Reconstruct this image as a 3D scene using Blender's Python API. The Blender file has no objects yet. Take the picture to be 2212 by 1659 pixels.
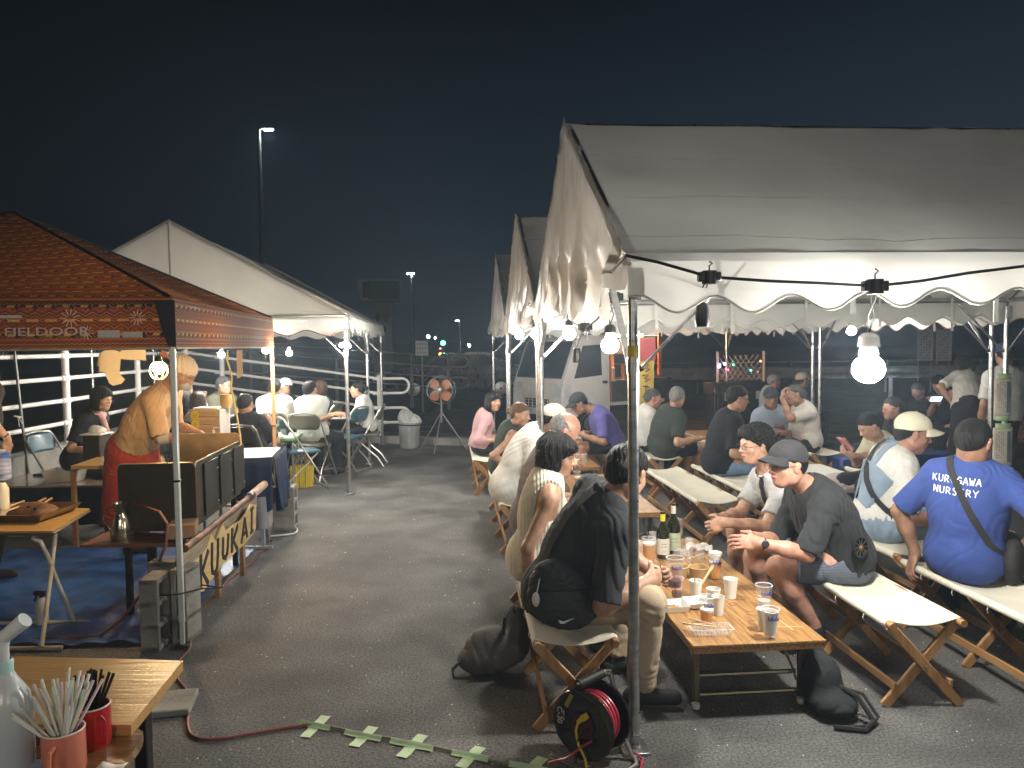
import bpy, bmesh, math, random
import numpy as np
from mathutils import Vector, Matrix, Euler
random.seed(7); np.random.seed(7)
PI = math.pi
S = bpy.context.scene
COL = S.collection
# ---------------------------------------------------------------- camera
CAM_H = 1.65
TILT = math.radians(2.905); ROLL = 0.0124
FPX = 1662.0; CX = 1106.0; CY = 829.5          # photo measured on a 2212 x 1659 frame
_f = Vector((0, math.cos(TILT), -math.sin(TILT)))
_u0 = Vector((0, math.sin(TILT), math.cos(TILT)))
_r0 = Vector((1, 0, 0))
_r = (_r0 - _u0*ROLL).normalized(); _u = (_u0 + _r0*ROLL).normalized()
cam = bpy.data.cameras.new('camera'); camo = bpy.data.objects.new('camera', cam); COL.objects.link(camo)
camo.matrix_world = Matrix(((_r.x, _u.x, -_f.x, 0), (_r.y, _u.y, -_f.y, 0), (_r.z, _u.z, -_f.z, CAM_H), (0, 0, 0, 1)))
cam.sensor_width = 36; cam.lens = 36*FPX/2212; cam.clip_start = 0.05; cam.clip_end = 2500
S.camera = camo
# ---------------------------------------------------------------- night sky
wd = bpy.data.worlds.new('World'); S.world = wd; wd.use_nodes = True
nt = wd.node_tree; bg = nt.nodes['Background']
sky = nt.nodes.new('ShaderNodeTexSky'); sky.sky_type = 'NISHITA'; sky.sun_disc = False
sky.sun_elevation = math.radians(-9); sky.sun_rotation = math.radians(60)
tc = nt.nodes.new('ShaderNodeTexCoord'); sx = nt.nodes.new('ShaderNodeSeparateXYZ')
nt.links.new(tc.outputs['Generated'], sx.inputs[0])
rmp = nt.nodes.new('ShaderNodeValToRGB'); nt.links.new(sx.outputs['Z'], rmp.inputs[0])
e = rmp.color_ramp.elements
e[0].position = 0.0; e[0].color = (0.0062, 0.0094, 0.0128, 1)
e[1].position = 0.62; e[1].color = (0.0003, 0.0005, 0.0009, 1)
m_ = rmp.color_ramp.elements.new(0.22); m_.color = (0.0034, 0.0054, 0.0080, 1)
m_ = rmp.color_ramp.elements.new(0.40); m_.color = (0.0010, 0.0017, 0.0027, 1)
# town glow: the sky is brighter over the road to the right (east) than to the left
az = nt.nodes.new('ShaderNodeMapRange'); nt.links.new(sx.outputs['X'], az.inputs[0])
az.inputs[1].default_value = -0.75; az.inputs[2].default_value = 0.45; az.inputs[3].default_value = 0.05; az.inputs[4].default_value = 2.2
vm = nt.nodes.new('ShaderNodeVectorMath'); vm.operation = 'SCALE'
nt.links.new(rmp.outputs[0], vm.inputs[0]); nt.links.new(az.outputs[0], vm.inputs[3])
ad = nt.nodes.new('ShaderNodeVectorMath'); ad.operation = 'ADD'
sc_ = nt.nodes.new('ShaderNodeVectorMath'); sc_.operation = 'SCALE'; sc_.inputs[3].default_value = 0.02
nt.links.new(sky.outputs[0], sc_.inputs[0]); nt.links.new(vm.outputs[0], ad.inputs[0]); nt.links.new(sc_.outputs[0], ad.inputs[1])
nt.links.new(ad.outputs[0], bg.inputs[0]); bg.inputs[1].default_value = 1.0
S.view_settings.view_transform = 'Standard'; S.view_settings.look = 'None'; S.view_settings.gamma = 1
S.view_settings.exposure = 1.3; S.view_settings.use_curve_mapping = False
cy = S.cycles
cy.use_denoising = True; cy.max_bounces = 7; cy.diffuse_bounces = 3; cy.glossy_bounces = 3; cy.transmission_bounces = 6
cy.transparent_max_bounces = 8; cy.volume_bounces = 0; cy.sample_clamp_indirect = 3.0; cy.sample_clamp_direct = 0; cy.caustics_reflective = False; cy.caustics_refractive = False
try: cy.denoiser = 'OPENIMAGEDENOISE'
except Exception: pass

# ---------------------------------------------------------------- pixel helpers (photo measurements to places)
def ray(x, y):
    d = _f + _r*((x-CX)/FPX) + _u*((CY-y)/FPX)
    return d
def W(x, y, d):
    v = ray(x, y); t = d/v.y
    return Vector((v.x*t, d, CAM_H + v.z*t))
def WZ(x, y, z=0.0):
    v = ray(x, y); t = (z-CAM_H)/v.z
    return Vector((v.x*t, v.y*t, z))
# ---------------------------------------------------------------- object helpers
def tag(o, label=None, cat=None, group=None, kind=None):
    if label: o['label'] = label
    if cat: o['category'] = cat
    if group: o['group'] = group
    if kind: o['kind'] = kind
    return o
def thing(name, label, cat, loc=(0, 0, 0), rz=0, group=None):
    o = bpy.data.objects.new(name, None); COL.objects.link(o)
    o.empty_display_size = .1
    o.location = Vector(loc); o.rotation_euler = (0, 0, rz)
    tag(o, label, cat, group); return o
def kids(o): return [c for c in bpy.data.objects if c.parent == o]
def copy_tree(o, loc=None, rz=None, label=None, group=None, parent=None, _map=None):
    if _map is None:
        _map = {}
        for c in bpy.data.objects:
            if c.parent: _map.setdefault(c.parent.name, []).append(c)
    c = o.copy(); COL.objects.link(c)
    if parent: c.parent = parent
    if loc is not None: c.location = Vector(loc)
    if rz is not None: c.rotation_euler = (0, 0, rz)
    if label: c['label'] = label
    if group: c['group'] = group
    for ch in _map.get(o.name, []): copy_tree(ch, parent=c, _map=_map)
    return c
def frame_of(d, up=Vector((0, 0, 1))):
    d = Vector(d).normalized()
    if abs(d.dot(up)) > .98: up = Vector((0, 1, 0)) if abs(d.y) < .9 else Vector((1, 0, 0))
    s = d.cross(up).normalized(); u = s.cross(d).normalized()
    return s, u
class MB:
    def __init__(s): s.v = []; s.f = []; s.m = []; s.cm = 0
    def add(s, vs, fs):
        n = len(s.v); s.v += [tuple(v) for v in vs]; s.f += [tuple(i+n for i in f) for f in fs]; s.m += [s.cm]*len(fs); return s
    def box(s, c, size, R=None, bev=0.0):
        hx, hy, hz = size[0]/2, size[1]/2, size[2]/2; c = Vector(c)
        if isinstance(R, (int, float)): R = Matrix.Rotation(R, 3, 'Z')
        if bev <= 0:
            vs = [Vector((x*hx, y*hy, z*hz)) for x in (-1, 1) for y in (-1, 1) for z in (-1, 1)]
            fs = [(0, 1, 3, 2), (4, 6, 7, 5), (0, 4, 5, 1), (2, 3, 7, 6), (0, 2, 6, 4), (1, 5, 7, 3)]
        else:
            b = min(bev, hx*.9, hy*.9, hz*.9); vs = []; idx = {}
            for x in (-1, 1):
                for y in (-1, 1):
                    for z in (-1, 1):
                        for a in range(3):
                            p = [x*(hx-b), y*(hy-b), z*(hz-b)]; p[a] = (x, y, z)[a]*(hx, hy, hz)[a]
                            idx[(x, y, z, a)] = len(vs); vs.append(Vector(p))
            fs = []
            def q(l, n):
                ps = [vs[i] for i in l]; nn = (ps[1]-ps[0]).cross(ps[2]-ps[0])
                fs.append(tuple(l) if nn.dot(Vector(n)) > 0 else tuple(reversed(l)))
            for a in range(3):
                b1, b2 = (a+1) % 3, (a+2) % 3
                for sgn in (-1, 1):
                    l = []
                    for (u, v) in ((-1, -1), (1, -1), (1, 1), (-1, 1)):
                        k = [0, 0, 0]; k[a] = sgn; k[b1] = u; k[b2] = v; l.append(idx[(*k, a)])
                    n = [0, 0, 0]; n[a] = sgn; q(l, n)
                for u in (-1, 1):
                    for v in (-1, 1):
                        k1 = [0, 0, 0]; k1[a] = -1; k1[b1] = u; k1[b2] = v; k2 = list(k1); k2[a] = 1
                        l = [idx[(*k1, b1)], idx[(*k2, b1)], idx[(*k2, b2)], idx[(*k1, b2)]]
                        n = [0, 0, 0]; n[b1] = u; n[b2] = v; q(l, n)
            for x in (-1, 1):
                for y in (-1, 1):
                    for z in (-1, 1): q([idx[(x, y, z, 0)], idx[(x, y, z, 1)], idx[(x, y, z, 2)]], (x, y, z))
        if R is not None: vs = [R @ v for v in vs]
        return s.add([v + c for v in vs], fs)
    def bar(s, p0, p1, w, h, up=(0, 0, 1), bev=0.0):
        p0 = Vector(p0); p1 = Vector(p1); d = p1-p0; L = d.length; d.normalize(); a, u = frame_of(d, Vector(up))
        R = Matrix((a, d, u)).transposed()
        return s.box((p0+p1)/2, (w, L, h), R, bev)
    def tube(s, pts, r, n=8, cap=True, closed=False):
        pts = [Vector(p) for p in pts]; N = len(pts)
        rr = r if isinstance(r, (list, tuple)) else [r]*N
        t0 = (pts[1]-pts[0]).normalized(); a, u = frame_of(t0); vs = []; prev = t0
        for i, p in enumerate(pts):
            if closed: t = (pts[(i+1) % N]-pts[i-1])
            else: t = pts[min(i+1, N-1)]-pts[max(i-1, 0)]
            t = t.normalized() if t.length > 1e-9 else prev
            ax = prev.cross(t)
            if ax.length > 1e-6:
                q = Matrix.Rotation(prev.angle(t), 3, ax.normalized()); a = q @ a; u = q @ u
            prev = t
            vs += [p + (a*math.cos(2*PI*k/n)+u*math.sin(2*PI*k/n))*rr[i] for k in range(n)]
        fs = []
        for i in range(N if closed else N-1):
            j = (i+1) % N
            fs += [(i*n+k, i*n+(k+1) % n, j*n+(k+1) % n, j*n+k) for k in range(n)]
        if cap and not closed: fs += [tuple(reversed(range(n))), tuple((N-1)*n+k for k in range(n))]
        return s.add(vs, fs)
    def lathe(s, prof, o=(0, 0, 0), n=20, axis=(0, 0, 1)):
        o = Vector(o); axis = Vector(axis).normalized(); a, u = frame_of(axis, Vector((0, 1, 0)) if abs(axis.z) > .9 else Vector((0, 0, 1)))
        vs = []; fs = []
        for (r, z) in prof: vs += [o+axis*z+(a*math.cos(2*PI*k/n)+u*math.sin(2*PI*k/n))*max(r, 1e-4) for k in range(n)]
        for i in range(len(prof)-1): fs += [(i*n+k, i*n+(k+1) % n, (i+1)*n+(k+1) % n, (i+1)*n+k) for k in range(n)]
        if prof[0][0] < 2e-4 or True: pass
        return s.add(vs, fs)
    def sph(s, c, r, nu=12, nv=8, R=None):
        c = Vector(c); r = (r, r, r) if isinstance(r, (int, float)) else r; vs = []; fs = []
        for j in range(nv+1):
            th = PI*j/nv
            for i in range(nu):
                p = Vector((math.sin(th)*math.cos(2*PI*i/nu)*r[0], math.sin(th)*math.sin(2*PI*i/nu)*r[1], -math.cos(th)*r[2]))
                vs.append(c + (R @ p if R is not None else p))
        for j in range(nv):
            fs += [(j*nu+i, j*nu+(i+1) % nu, (j+1)*nu+(i+1) % nu, (j+1)*nu+i) for i in range(nu)]
        return s.add(vs, fs)
    def grid(s, fn, nu, nv, back=None):
        vs = [fn(i/nu, j/nv) for j in range(nv+1) for i in range(nu+1)]; w = nu+1
        fs = [(j*w+i, j*w+i+1, (j+1)*w+i+1, (j+1)*w+i) for j in range(nv) for i in range(nu)]
        return s.add(vs, fs)
    def slab(s, poly, th, axis=(0, 0, 1)):
        """closed prism: poly = list of 3d points (planar), extruded by th along axis"""
        ax = Vector(axis)*th; n = len(poly); vs = [Vector(p) for p in poly]+[Vector(p)+ax for p in poly]
        fs = [tuple(reversed(range(n))), tuple(range(n, 2*n))]+[(i, (i+1) % n, n+(i+1) % n, n+i) for i in range(n)]
        return s.add(vs, fs)
    def ring(s, c, R, r, axis=(0, 0, 1), n=24, m=6, a0=0, a1=2*PI):
        a, u = frame_of(axis); c = Vector(c); full = abs(a1-a0) > 2*PI-1e-3
        k = n if full else n+1
        pts = [c+(a*math.cos(a0+(a1-a0)*i/n)+u*math.sin(a0+(a1-a0)*i/n))*R for i in range(k)]
        return s.tube(pts, r, m, closed=full)
def mesh_obj(name, mb, mats, parent=None, world=False, smooth=True, ang=38, solid=0):
    me = bpy.data.meshes.new(name); vs = mb.v
    if world and parent is not None:
        p = parent; off = Vector((0, 0, 0))
        while p is not None: off += p.location; p = p.parent
        vs = [(v[0]-off.x, v[1]-off.y, v[2]-off.z) for v in vs]
    me.from_pydata(vs, [], mb.f)
    mats = mats if isinstance(mats, (list, tuple)) else [mats]
    for m in mats: me.materials.append(m)
    if len(mats) > 1: me.polygons.foreach_set('material_index', mb.m)
    if smooth:
        me.polygons.foreach_set('use_smooth', [True]*len(me.polygons)); me.set_sharp_from_angle(angle=math.radians(ang))
    me.update()
    o = bpy.data.objects.new(name, me); COL.objects.link(o)
    if parent is not None: o.parent = parent
    if solid:
        md = o.modifiers.new('solid', 'SOLIDIFY'); md.thickness = solid; md.offset = 0
    return o
def part(name, mb, mats, parent, world=False, **k): return mesh_obj(name, mb, mats, parent, world, **k)
def ttag(name, mb, mats, label, cat, group=None, kind=None, loc=None, **k):
    """a thing that is one mesh, built in world coordinates around loc"""
    if loc is not None:
        L = Vector(loc); mb.v = [(v[0]-L.x, v[1]-L.y, v[2]-L.z) for v in mb.v]
    o = mesh_obj(name, mb, mats, **k)
    if loc is not None: o.location = L
    return tag(o, label, cat, group, kind)
# ---------------------------------------------------------------- materials
MC = {}
def mat(name, col=(.5, .5, .5), rough=.6, metal=0.0, var=0.12, vscale=6, bump=0.0, bscale=60, spec=.5, trans=0.0, ior=1.45, alpha=1.0,
        emit=None, estr=0, sheen=0, sss=0, translucent=0, wave=None, col2=None, coat=0, stretch=None, detail=4):
    if name in MC: return MC[name]
    m = bpy.data.materials.new(name); m.use_nodes = True; MC[name] = m
    t = m.node_tree; N = t.nodes; Lk = t.links; b = N['Principled BSDF']; out = N['Material Output']
    b.inputs['Roughness'].default_value = rough; b.inputs['Metallic'].default_value = metal
    b.inputs['Specular IOR Level'].default_value = spec; b.inputs['IOR'].default_value = ior
    c = (*col, 1)
    co = N.new('ShaderNodeTexCoord'); mp = N.new('ShaderNodeMapping'); Lk.new(co.outputs['Object'], mp.inputs[0])
    if stretch: mp.inputs['Scale'].default_value = stretch
    no = N.new('ShaderNodeTexNoise'); no.inputs['Scale'].default_value = vscale; no.inputs['Detail'].default_value = detail; Lk.new(mp.outputs[0], no.inputs['Vector'])
    mx = N.new('ShaderNodeMix'); mx.data_type = 'RGBA'
    if col2 is None:
        mx.inputs['A'].default_value = (*[x*(1-var) for x in col], 1); mx.inputs['B'].default_value = (*[min(1, x*(1+var)) for x in col], 1)
    else:
        mx.inputs['A'].default_value = c; mx.inputs['B'].default_value = (*col2, 1)
    rr = N.new('ShaderNodeMapRange'); rr.inputs[1].default_value = .35; rr.inputs[2].default_value = .65; Lk.new(no.outputs['Fac'], rr.inputs[0])
    Lk.new(rr.outputs[0], mx.inputs['Factor']); Lk.new(mx.outputs['Result'], b.inputs['Base Color'])
    r2 = N.new('ShaderNodeMapRange'); Lk.new(no.outputs['Fac'], r2.inputs[0]); r2.inputs[3].default_value = max(0, rough-.08); r2.inputs[4].default_value = min(1, rough+.08)
    Lk.new(r2.outputs[0], b.inputs['Roughness'])
    if bump:
        nb = N.new('ShaderNodeTexNoise'); nb.inputs['Scale'].default_value = bscale; nb.inputs['Detail'].default_value = 5; Lk.new(mp.outputs[0], nb.inputs['Vector'])
        bp = N.new('ShaderNodeBump'); bp.inputs['Strength'].default_value = bump; bp.inputs['Distance'].default_value = .01
        Lk.new(nb.outputs['Fac'], bp.inputs['Height']); Lk.new(bp.outputs[0], b.inputs['Normal'])
    if wave:   # (scale, strength, direction)
        wv = N.new('ShaderNodeTexWave'); wv.inputs['Scale'].default_value = wave[0]; wv.bands_direction = wave[2]; wv.inputs['Distortion'].default_value = wave[3] if len(wave) > 3 else 0
        Lk.new(co.outputs['Object'], wv.inputs[0]); bw = N.new('ShaderNodeBump'); bw.inputs['Strength'].default_value = wave[1]; bw.inputs['Distance'].default_value = .005
        Lk.new(wv.outputs['Fac'], bw.inputs['Height'])
        if bump: Lk.new(bp.outputs[0], bw.inputs['Normal'])
        Lk.new(bw.outputs[0], b.inputs['Normal'])
    if trans: b.inputs['Transmission Weight'].default_value = trans
    if alpha < 1: b.inputs['Alpha'].default_value = alpha
    if sheen: b.inputs['Sheen Weight'].default_value = sheen
    if coat: b.inputs['Coat Weight'].default_value = coat
    if sss:
        b.inputs['Subsurface Weight'].default_value = sss; b.inputs['Subsurface Radius'].default_value = (.012, .005, .003); b.inputs['Subsurface Scale'].default_value = 1
    if emit: b.inputs['Emission Color'].default_value = (*emit, 1); b.inputs['Emission Strength'].default_value = estr
    if translucent:
        tr = N.new('ShaderNodeBsdfTranslucent'); Lk.new(mx.outputs['Result'], tr.inputs[0]); ms = N.new('ShaderNodeMixShader'); ms.inputs[0].default_value = translucent
        Lk.new(b.outputs[0], ms.inputs[1]); Lk.new(tr.outputs[0], ms.inputs[2]); Lk.new(ms.outputs[0], out.inputs[0])
    m['pn'] = 1
    return m
def wood(name, c1, c2, rough=.5, axis='Y', scale=1.0, coat=0):
    if name in MC: return MC[name]
    st = {'Y': (14, 1.2, 14), 'X': (1.2, 14, 14), 'Z': (14, 14, 1.2)}[axis]
    return mat(name, c1, rough, col2=c2, vscale=2.2*scale, stretch=st, bump=.25, bscale=6, detail=8, coat=coat)
# ================================================================ large structure
def asphalt():
    m = bpy.data.materials.new('asphalt'); m.use_nodes = True; t = m.node_tree; N = t.nodes; L = t.links; b = N['Principled BSDF']
    co = N.new('ShaderNodeTexCoord')
    def noise(sc, det=4): n = N.new('ShaderNodeTexNoise'); n.inputs['Scale'].default_value = sc; n.inputs['Detail'].default_value = det; L.new(co.outputs['Object'], n.inputs[0]); return n
    n1 = noise(.55, 5); n2 = noise(88, 5); n3 = noise(2.2, 6)
    r1 = N.new('ShaderNodeValToRGB'); L.new(n1.outputs['Fac'], r1.inputs[0]); r1.color_ramp.elements[0].position = .35; r1.color_ramp.elements[1].position = .68
    r1.color_ramp.elements[0].color = (.080, .081, .083, 1); r1.color_ramp.elements[1].color = (.116, .112, .106, 1)
    r2 = N.new('ShaderNodeValToRGB'); L.new(n2.outputs['Fac'], r2.inputs[0]); r2.color_ramp.elements[0].position = .30; r2.color_ramp.elements[1].position = .72
    r2.color_ramp.elements[0].color = (.34, .34, .34, 1); r2.color_ramp.elements[1].color = (1.9, 1.89, 1.85, 1)
    r3 = N.new('ShaderNodeValToRGB'); L.new(n3.outputs['Fac'], r3.inputs[0]); r3.color_ramp.elements[0].position = .30; r3.color_ramp.elements[1].position = .70
    r3.color_ramp.elements[0].color = (.60, .59, .58, 1); r3.color_ramp.elements[1].color = (1.2, 1.2, 1.2, 1)
    m1 = N.new('ShaderNodeMix'); m1.data_type = 'RGBA'; m1.blend_type = 'MULTIPLY'; m1.inputs['Factor'].default_value = 1
    L.new(r1.outputs[0], m1.inputs['A']); L.new(r2.outputs[0], m1.inputs['B'])
    m2 = N.new('ShaderNodeMix'); m2.data_type = 'RGBA'; m2.blend_type = 'MULTIPLY'; m2.inputs['Factor'].default_value = 1
    L.new(m1.outputs['Result'], m2.inputs['A']); L.new(r3.outputs[0], m2.inputs['B'])
    vo = N.new('ShaderNodeTexVoronoi'); vo.inputs['Scale'].default_value = 34; L.new(co.outputs['Object'], vo.inputs[0])
    vs = N.new('ShaderNodeMath'); vs.operation = 'LESS_THAN'; vs.inputs[1].default_value = .085; L.new(vo.outputs['Distance'], vs.inputs[0])
    sp = N.new('ShaderNodeSeparateColor'); L.new(vo.outputs['Color'], sp.inputs[0]); gt = N.new('ShaderNodeMath'); gt.operation = 'GREATER_THAN'; gt.inputs[1].default_value = .86; L.new(sp.outputs[0], gt.inputs[0])
    mu = N.new('ShaderNodeMath'); mu.operation = 'MULTIPLY'; L.new(vs.outputs[0], mu.inputs[0]); L.new(gt.outputs[0], mu.inputs[1])
    m3 = N.new('ShaderNodeMix'); m3.data_type = 'RGBA'; L.new(mu.outputs[0], m3.inputs['Factor']); L.new(m2.outputs['Result'], m3.inputs['A']); m3.inputs['B'].default_value = (.30, .29, .26, 1)
    L.new(m3.outputs['Result'], b.inputs['Base Color']); b.inputs['Roughness'].default_value = .82
    ns = noise(.9, 7); rs_ = N.new('ShaderNodeValToRGB'); L.new(ns.outputs['Fac'], rs_.inputs[0]); rs_.color_ramp.elements[0].position = .60; rs_.color_ramp.elements[1].position = .66
    rs_.color_ramp.elements[0].color = (1, 1, 1, 1); rs_.color_ramp.elements[1].color = (.62, .60, .58, 1); m4 = N.new('ShaderNodeMix'); m4.data_type = 'RGBA'; m4.blend_type = 'MULTIPLY'; m4.inputs['Factor'].default_value = 1
    L.new(m3.outputs['Result'], m4.inputs['A']); L.new(rs_.outputs[0], m4.inputs['B']); L.new(m4.outputs['Result'], b.inputs['Base Color'])
    bp = N.new('ShaderNodeBump'); bp.inputs['Strength'].default_value = .7; bp.inputs['Distance'].default_value = .006; L.new(n2.outputs['Fac'], bp.inputs['Height']); L.new(bp.outputs[0], b.inputs['Normal'])
    return m
MB0 = MB(); MB0.grid(lambda u, v: (-220+440*u, -40+420*v, 0), 8, 8)
tag(mesh_obj('ground', MB0, asphalt()), 'grey asphalt of the car park', kind='structure')
mcon = mat('concrete', (.26, .25, .225), .9, var=.28, vscale=3.5, bump=.5, bscale=35)
msteel = mat('galvanised_steel', (.50, .51, .52), .30, metal=.95, var=.15, vscale=14, stretch=(1, 1, 3))
mwhite = mat('white_paint', (.78, .77, .74), .45, var=.06, vscale=5)
mgrey = mat('grey_rail_paint', (.30, .31, .31), .5, var=.15)
mblack = mat('black_plastic', (.015, .015, .016), .4, var=.1)
mrub = mat('black_rubber', (.012, .012, .012), .6)
mdark = mat('dark_metal', (.035, .033, .03), .5, metal=.6, var=.3, vscale=12)
# ---- retaining wall, kerbs
def wallseg(mb, a, b, z0a, z0b, w, base=0.0):
    a = Vector(a); b = Vector(b); d = (b-a).normalized(); n = Vector((-d.y, d.x))*w/2
    P = [(a.x+n.x, a.y+n.y), (a.x-n.x, a.y-n.y), (b.x-n.x, b.y-n.y), (b.x+n.x, b.y+n.y)]; Z = [z0a, z0a, z0b, z0b]
    vs = [(p[0], p[1], base) for p in P]+[(p[0], p[1], z) for p, z in zip(P, Z)]
    mb.add(vs, [(3, 2, 1, 0), (4, 5, 6, 7), (0, 1, 5, 4), (1, 2, 6, 5), (2, 3, 7, 6), (3, 0, 4, 7)])
L0 = Vector((-4.78, 2.0)); L1 = Vector((-5.05, 8.7)); L2 = Vector((-5.55, 12.95)); R1 = Vector((-2.28, 13.2)); R2 = Vector((-.35, 12.55)); R3 = Vector((0.9, 12.2))
rampw = thing('concrete_wall', 'weathered concrete retaining wall under the white railing behind the striped canopy', 'wall', (L1.x, L1.y, 0))
for (a, b, za, zb) in ((L0, (L0+L1)/2, .55, .58), ((L0+L1)/2+Vector((0, .012)), L1, .58, .61), (L1+Vector((0, .012)), L2, .61, .60), (L2+Vector((.1, .03)), (L2+R1)/2, .58, .34), ((L2+R1)/2+Vector((.012, 0)), R1, .34, .12)):
    mb = MB(); wallseg(mb, a, b, za, zb, .22); part('wall_section', mb, mcon, rampw, True, ang=20)
kb = thing('kerb', 'low grey concrete kerb running past the bin and the fan', 'kerb', (R1.x, R1.y, 0))
for i in range(4):
    a = R1.lerp(R2, i/4); b = R1.lerp(R2, (i+1)/4); mb = MB(); wallseg(mb, a+(b-a)*.02, b, .12, .12, .18); part('kerb_stone', mb, mcon, kb, True, ang=20)
mb = MB(); mb.grid(lambda u, v: (-60+58*u-2*0, 14.4+40*v, .05), 4, 4)
tag(mesh_obj('verge', mb, mat('verge_soil', (.025, .028, .02), .95, var=.4, bump=.6, bscale=8)), 'dark verge beyond the kerb', kind='structure')
# ---- railings
def railing(label, pts, zt, posts, rows, sp, rr, pr, mt, loop_end=False, zb=None, name='guard_rail', clamp=True, loopr=None):
    """pts: plan polyline, zt(p) top height"""
    t = thing(name, label, 'railing', (pts[0].x, pts[0].y, 0))
    for k in range(rows):
        ps = []
        for i in range(len(pts)-1):
            n = 6
            for j in range(n+(i == len(pts)-2)):
                p = pts[i].lerp(pts[i+1], j/n); ps.append(Vector((p.x, p.y, zt(p)-k*sp)))
        mb = MB(); mb.tube(ps, rr, 10); part('rail', mb, mt, t, True)
    for p in posts:
        mb = MB(); z0 = zb(p) if zb else 0
        mb.tube([(p.x, p.y, z0), (p.x, p.y, zt(p)+.05)], pr, 12); mb.sph((p.x, p.y, zt(p)+.05), (pr, pr, pr*.5), 12, 6)
        po = part('post', mb, mt, t, True)
        if clamp:
            for k in range(rows):
                z = zt(p)-k*sp; mb = MB(); mb.tube([(p.x, p.y, z-.032), (p.x, p.y, z+.032)], pr+.008, 12)
                q = pts[-1]-pts[0]; dv = Vector((q.x, q.y, 0)).normalized()
                near = min(range(len(pts)-1), key=lambda i: abs((pts[i].lerp(pts[i+1], .5)-p).length)); q = pts[near+1]-pts[near]; dv = Vector((q.x, q.y, 0)).normalized()
                mb.tube([Vector((p.x, p.y, z))-dv*(pr+.07), Vector((p.x, p.y, z))+dv*(pr+.07)], rr+.006, 10)
                part('clamp', mb, mt, po, True)
                mb = MB()
                for s in (-1, 1):
                    for dd in (.025, .055):
                        mb.sph(Vector((p.x, p.y, z))+dv*s*(pr+dd)+Vector((0, -1, 0))*(rr+.006), .005, 6, 4)
                part('bolt', mb, mdark, po, True)
    if loop_end:
        p = pts[-1]; q = (pts[-1]-pts[-2]).normalized(); dv = Vector((q.x, q.y, 0))
        for k in (0, 2):
            za = zt(p)-k*sp; zc = za-sp; P = Vector((p.x, p.y, 0)); r = sp/2; L_ = loopr or .38
            ps = [P+dv*.04+Vector((0, 0, za))]+[P+dv*(L_+r*math.cos(a))+Vector((0, 0, (za+zc)/2+r*math.sin(a))) for a in [PI/2-PI*i/10 for i in range(11)]]+[P+dv*.04+Vector((0, 0, zc))]
            mb = MB(); mb.tube(ps, rr, 10); part('end_loop', mb, mt, t, True)
    return t
F1p = [L0, L1, L2]
railing('white four-bar pipe railing on the retaining wall behind the cook', F1p, lambda p: 1.59, [L0.lerp(L1, .35), L1, L1.lerp(L2, .52)], 4, .252, .024, .040, mwhite, zb=lambda p: .6)
F2p = [L2+Vector((.12, .02)), R1]
zf2 = lambda p: 1.60-.50*max(0, min(1, (p.x-L2.x)/(R1.x-L2.x)))
railing('white pipe railing sloping down to rounded loop ends behind the seated diners', F2p, zf2, [L2.lerp(R1, .02), L2.lerp(R1, .20), R1], 4, .252, .024, .042, mwhite, True, zb=lambda p: zf2(p)-1.02)
A3 = [Vector((-9.5, 20.4)), Vector((-5.0, 20.2)), Vector((-1.65, 20.0))]
zf3 = lambda p: 1.36+.085*max(0, -1.65-p.x)
railing('grey pipe railing with loop ends far behind the fan', A3, zf3, [Vector((-9.4, 20.4)), Vector((-6.9, 20.3)), Vector((-4.6, 20.2)), Vector((-2.62, 20.08)), A3[-1]], 4, .27, .024, .045, mgrey, True, zb=lambda p: 0, clamp=False)
# W-beam guardrail along the road, right
def wbeam(label, a, b, z, step):
    t = thing('guardrail', label, 'guardrail', (a.x, a.y, 0)); d = (b-a).normalized(); nrm = Vector((d.y, -d.x))
    prof = [(0, .17), (.04, .14), (.07, .10), (.04, .05), (.0, 0), (.04, -.05), (.07, -.10), (.04, -.14), (0, -.17)]
    mb = MB(); vs = []
    for q in (a, b): vs += [(q.x+nrm.x*o, q.y+nrm.y*o, z+h) for o, h in prof]
    n = len(prof); mb.add(vs, [(i, i+1, n+i+1, n+i) for i in range(n-1)]); part('beam', mb, mgrey, t, True, solid=.004)
    L_ = (b-a).length
    for i in range(int(L_/step)+1):
        p = a+d*(i*step+.3)-nrm*.06; mb = MB(); mb.tube([(p.x, p.y, 0), (p.x, p.y, z+.10)], .057, 10); part('post', mb, mgrey, t, True)
wbeam('grey corrugated guardrail along the dark road beyond the tents', Vector((3.6, 21.0)), Vector((24, 20.5)), .80, 3.2)
railing('thin grey parapet rail behind the corrugated guardrail', [Vector((3.0, 25)), Vector((30, 24))], lambda p: 1.0, [Vector((3+3*i, 25-i*.11)) for i in range(9)], 2, .45, .03, .04, mgrey, clamp=False, name='parapet_rail')
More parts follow.
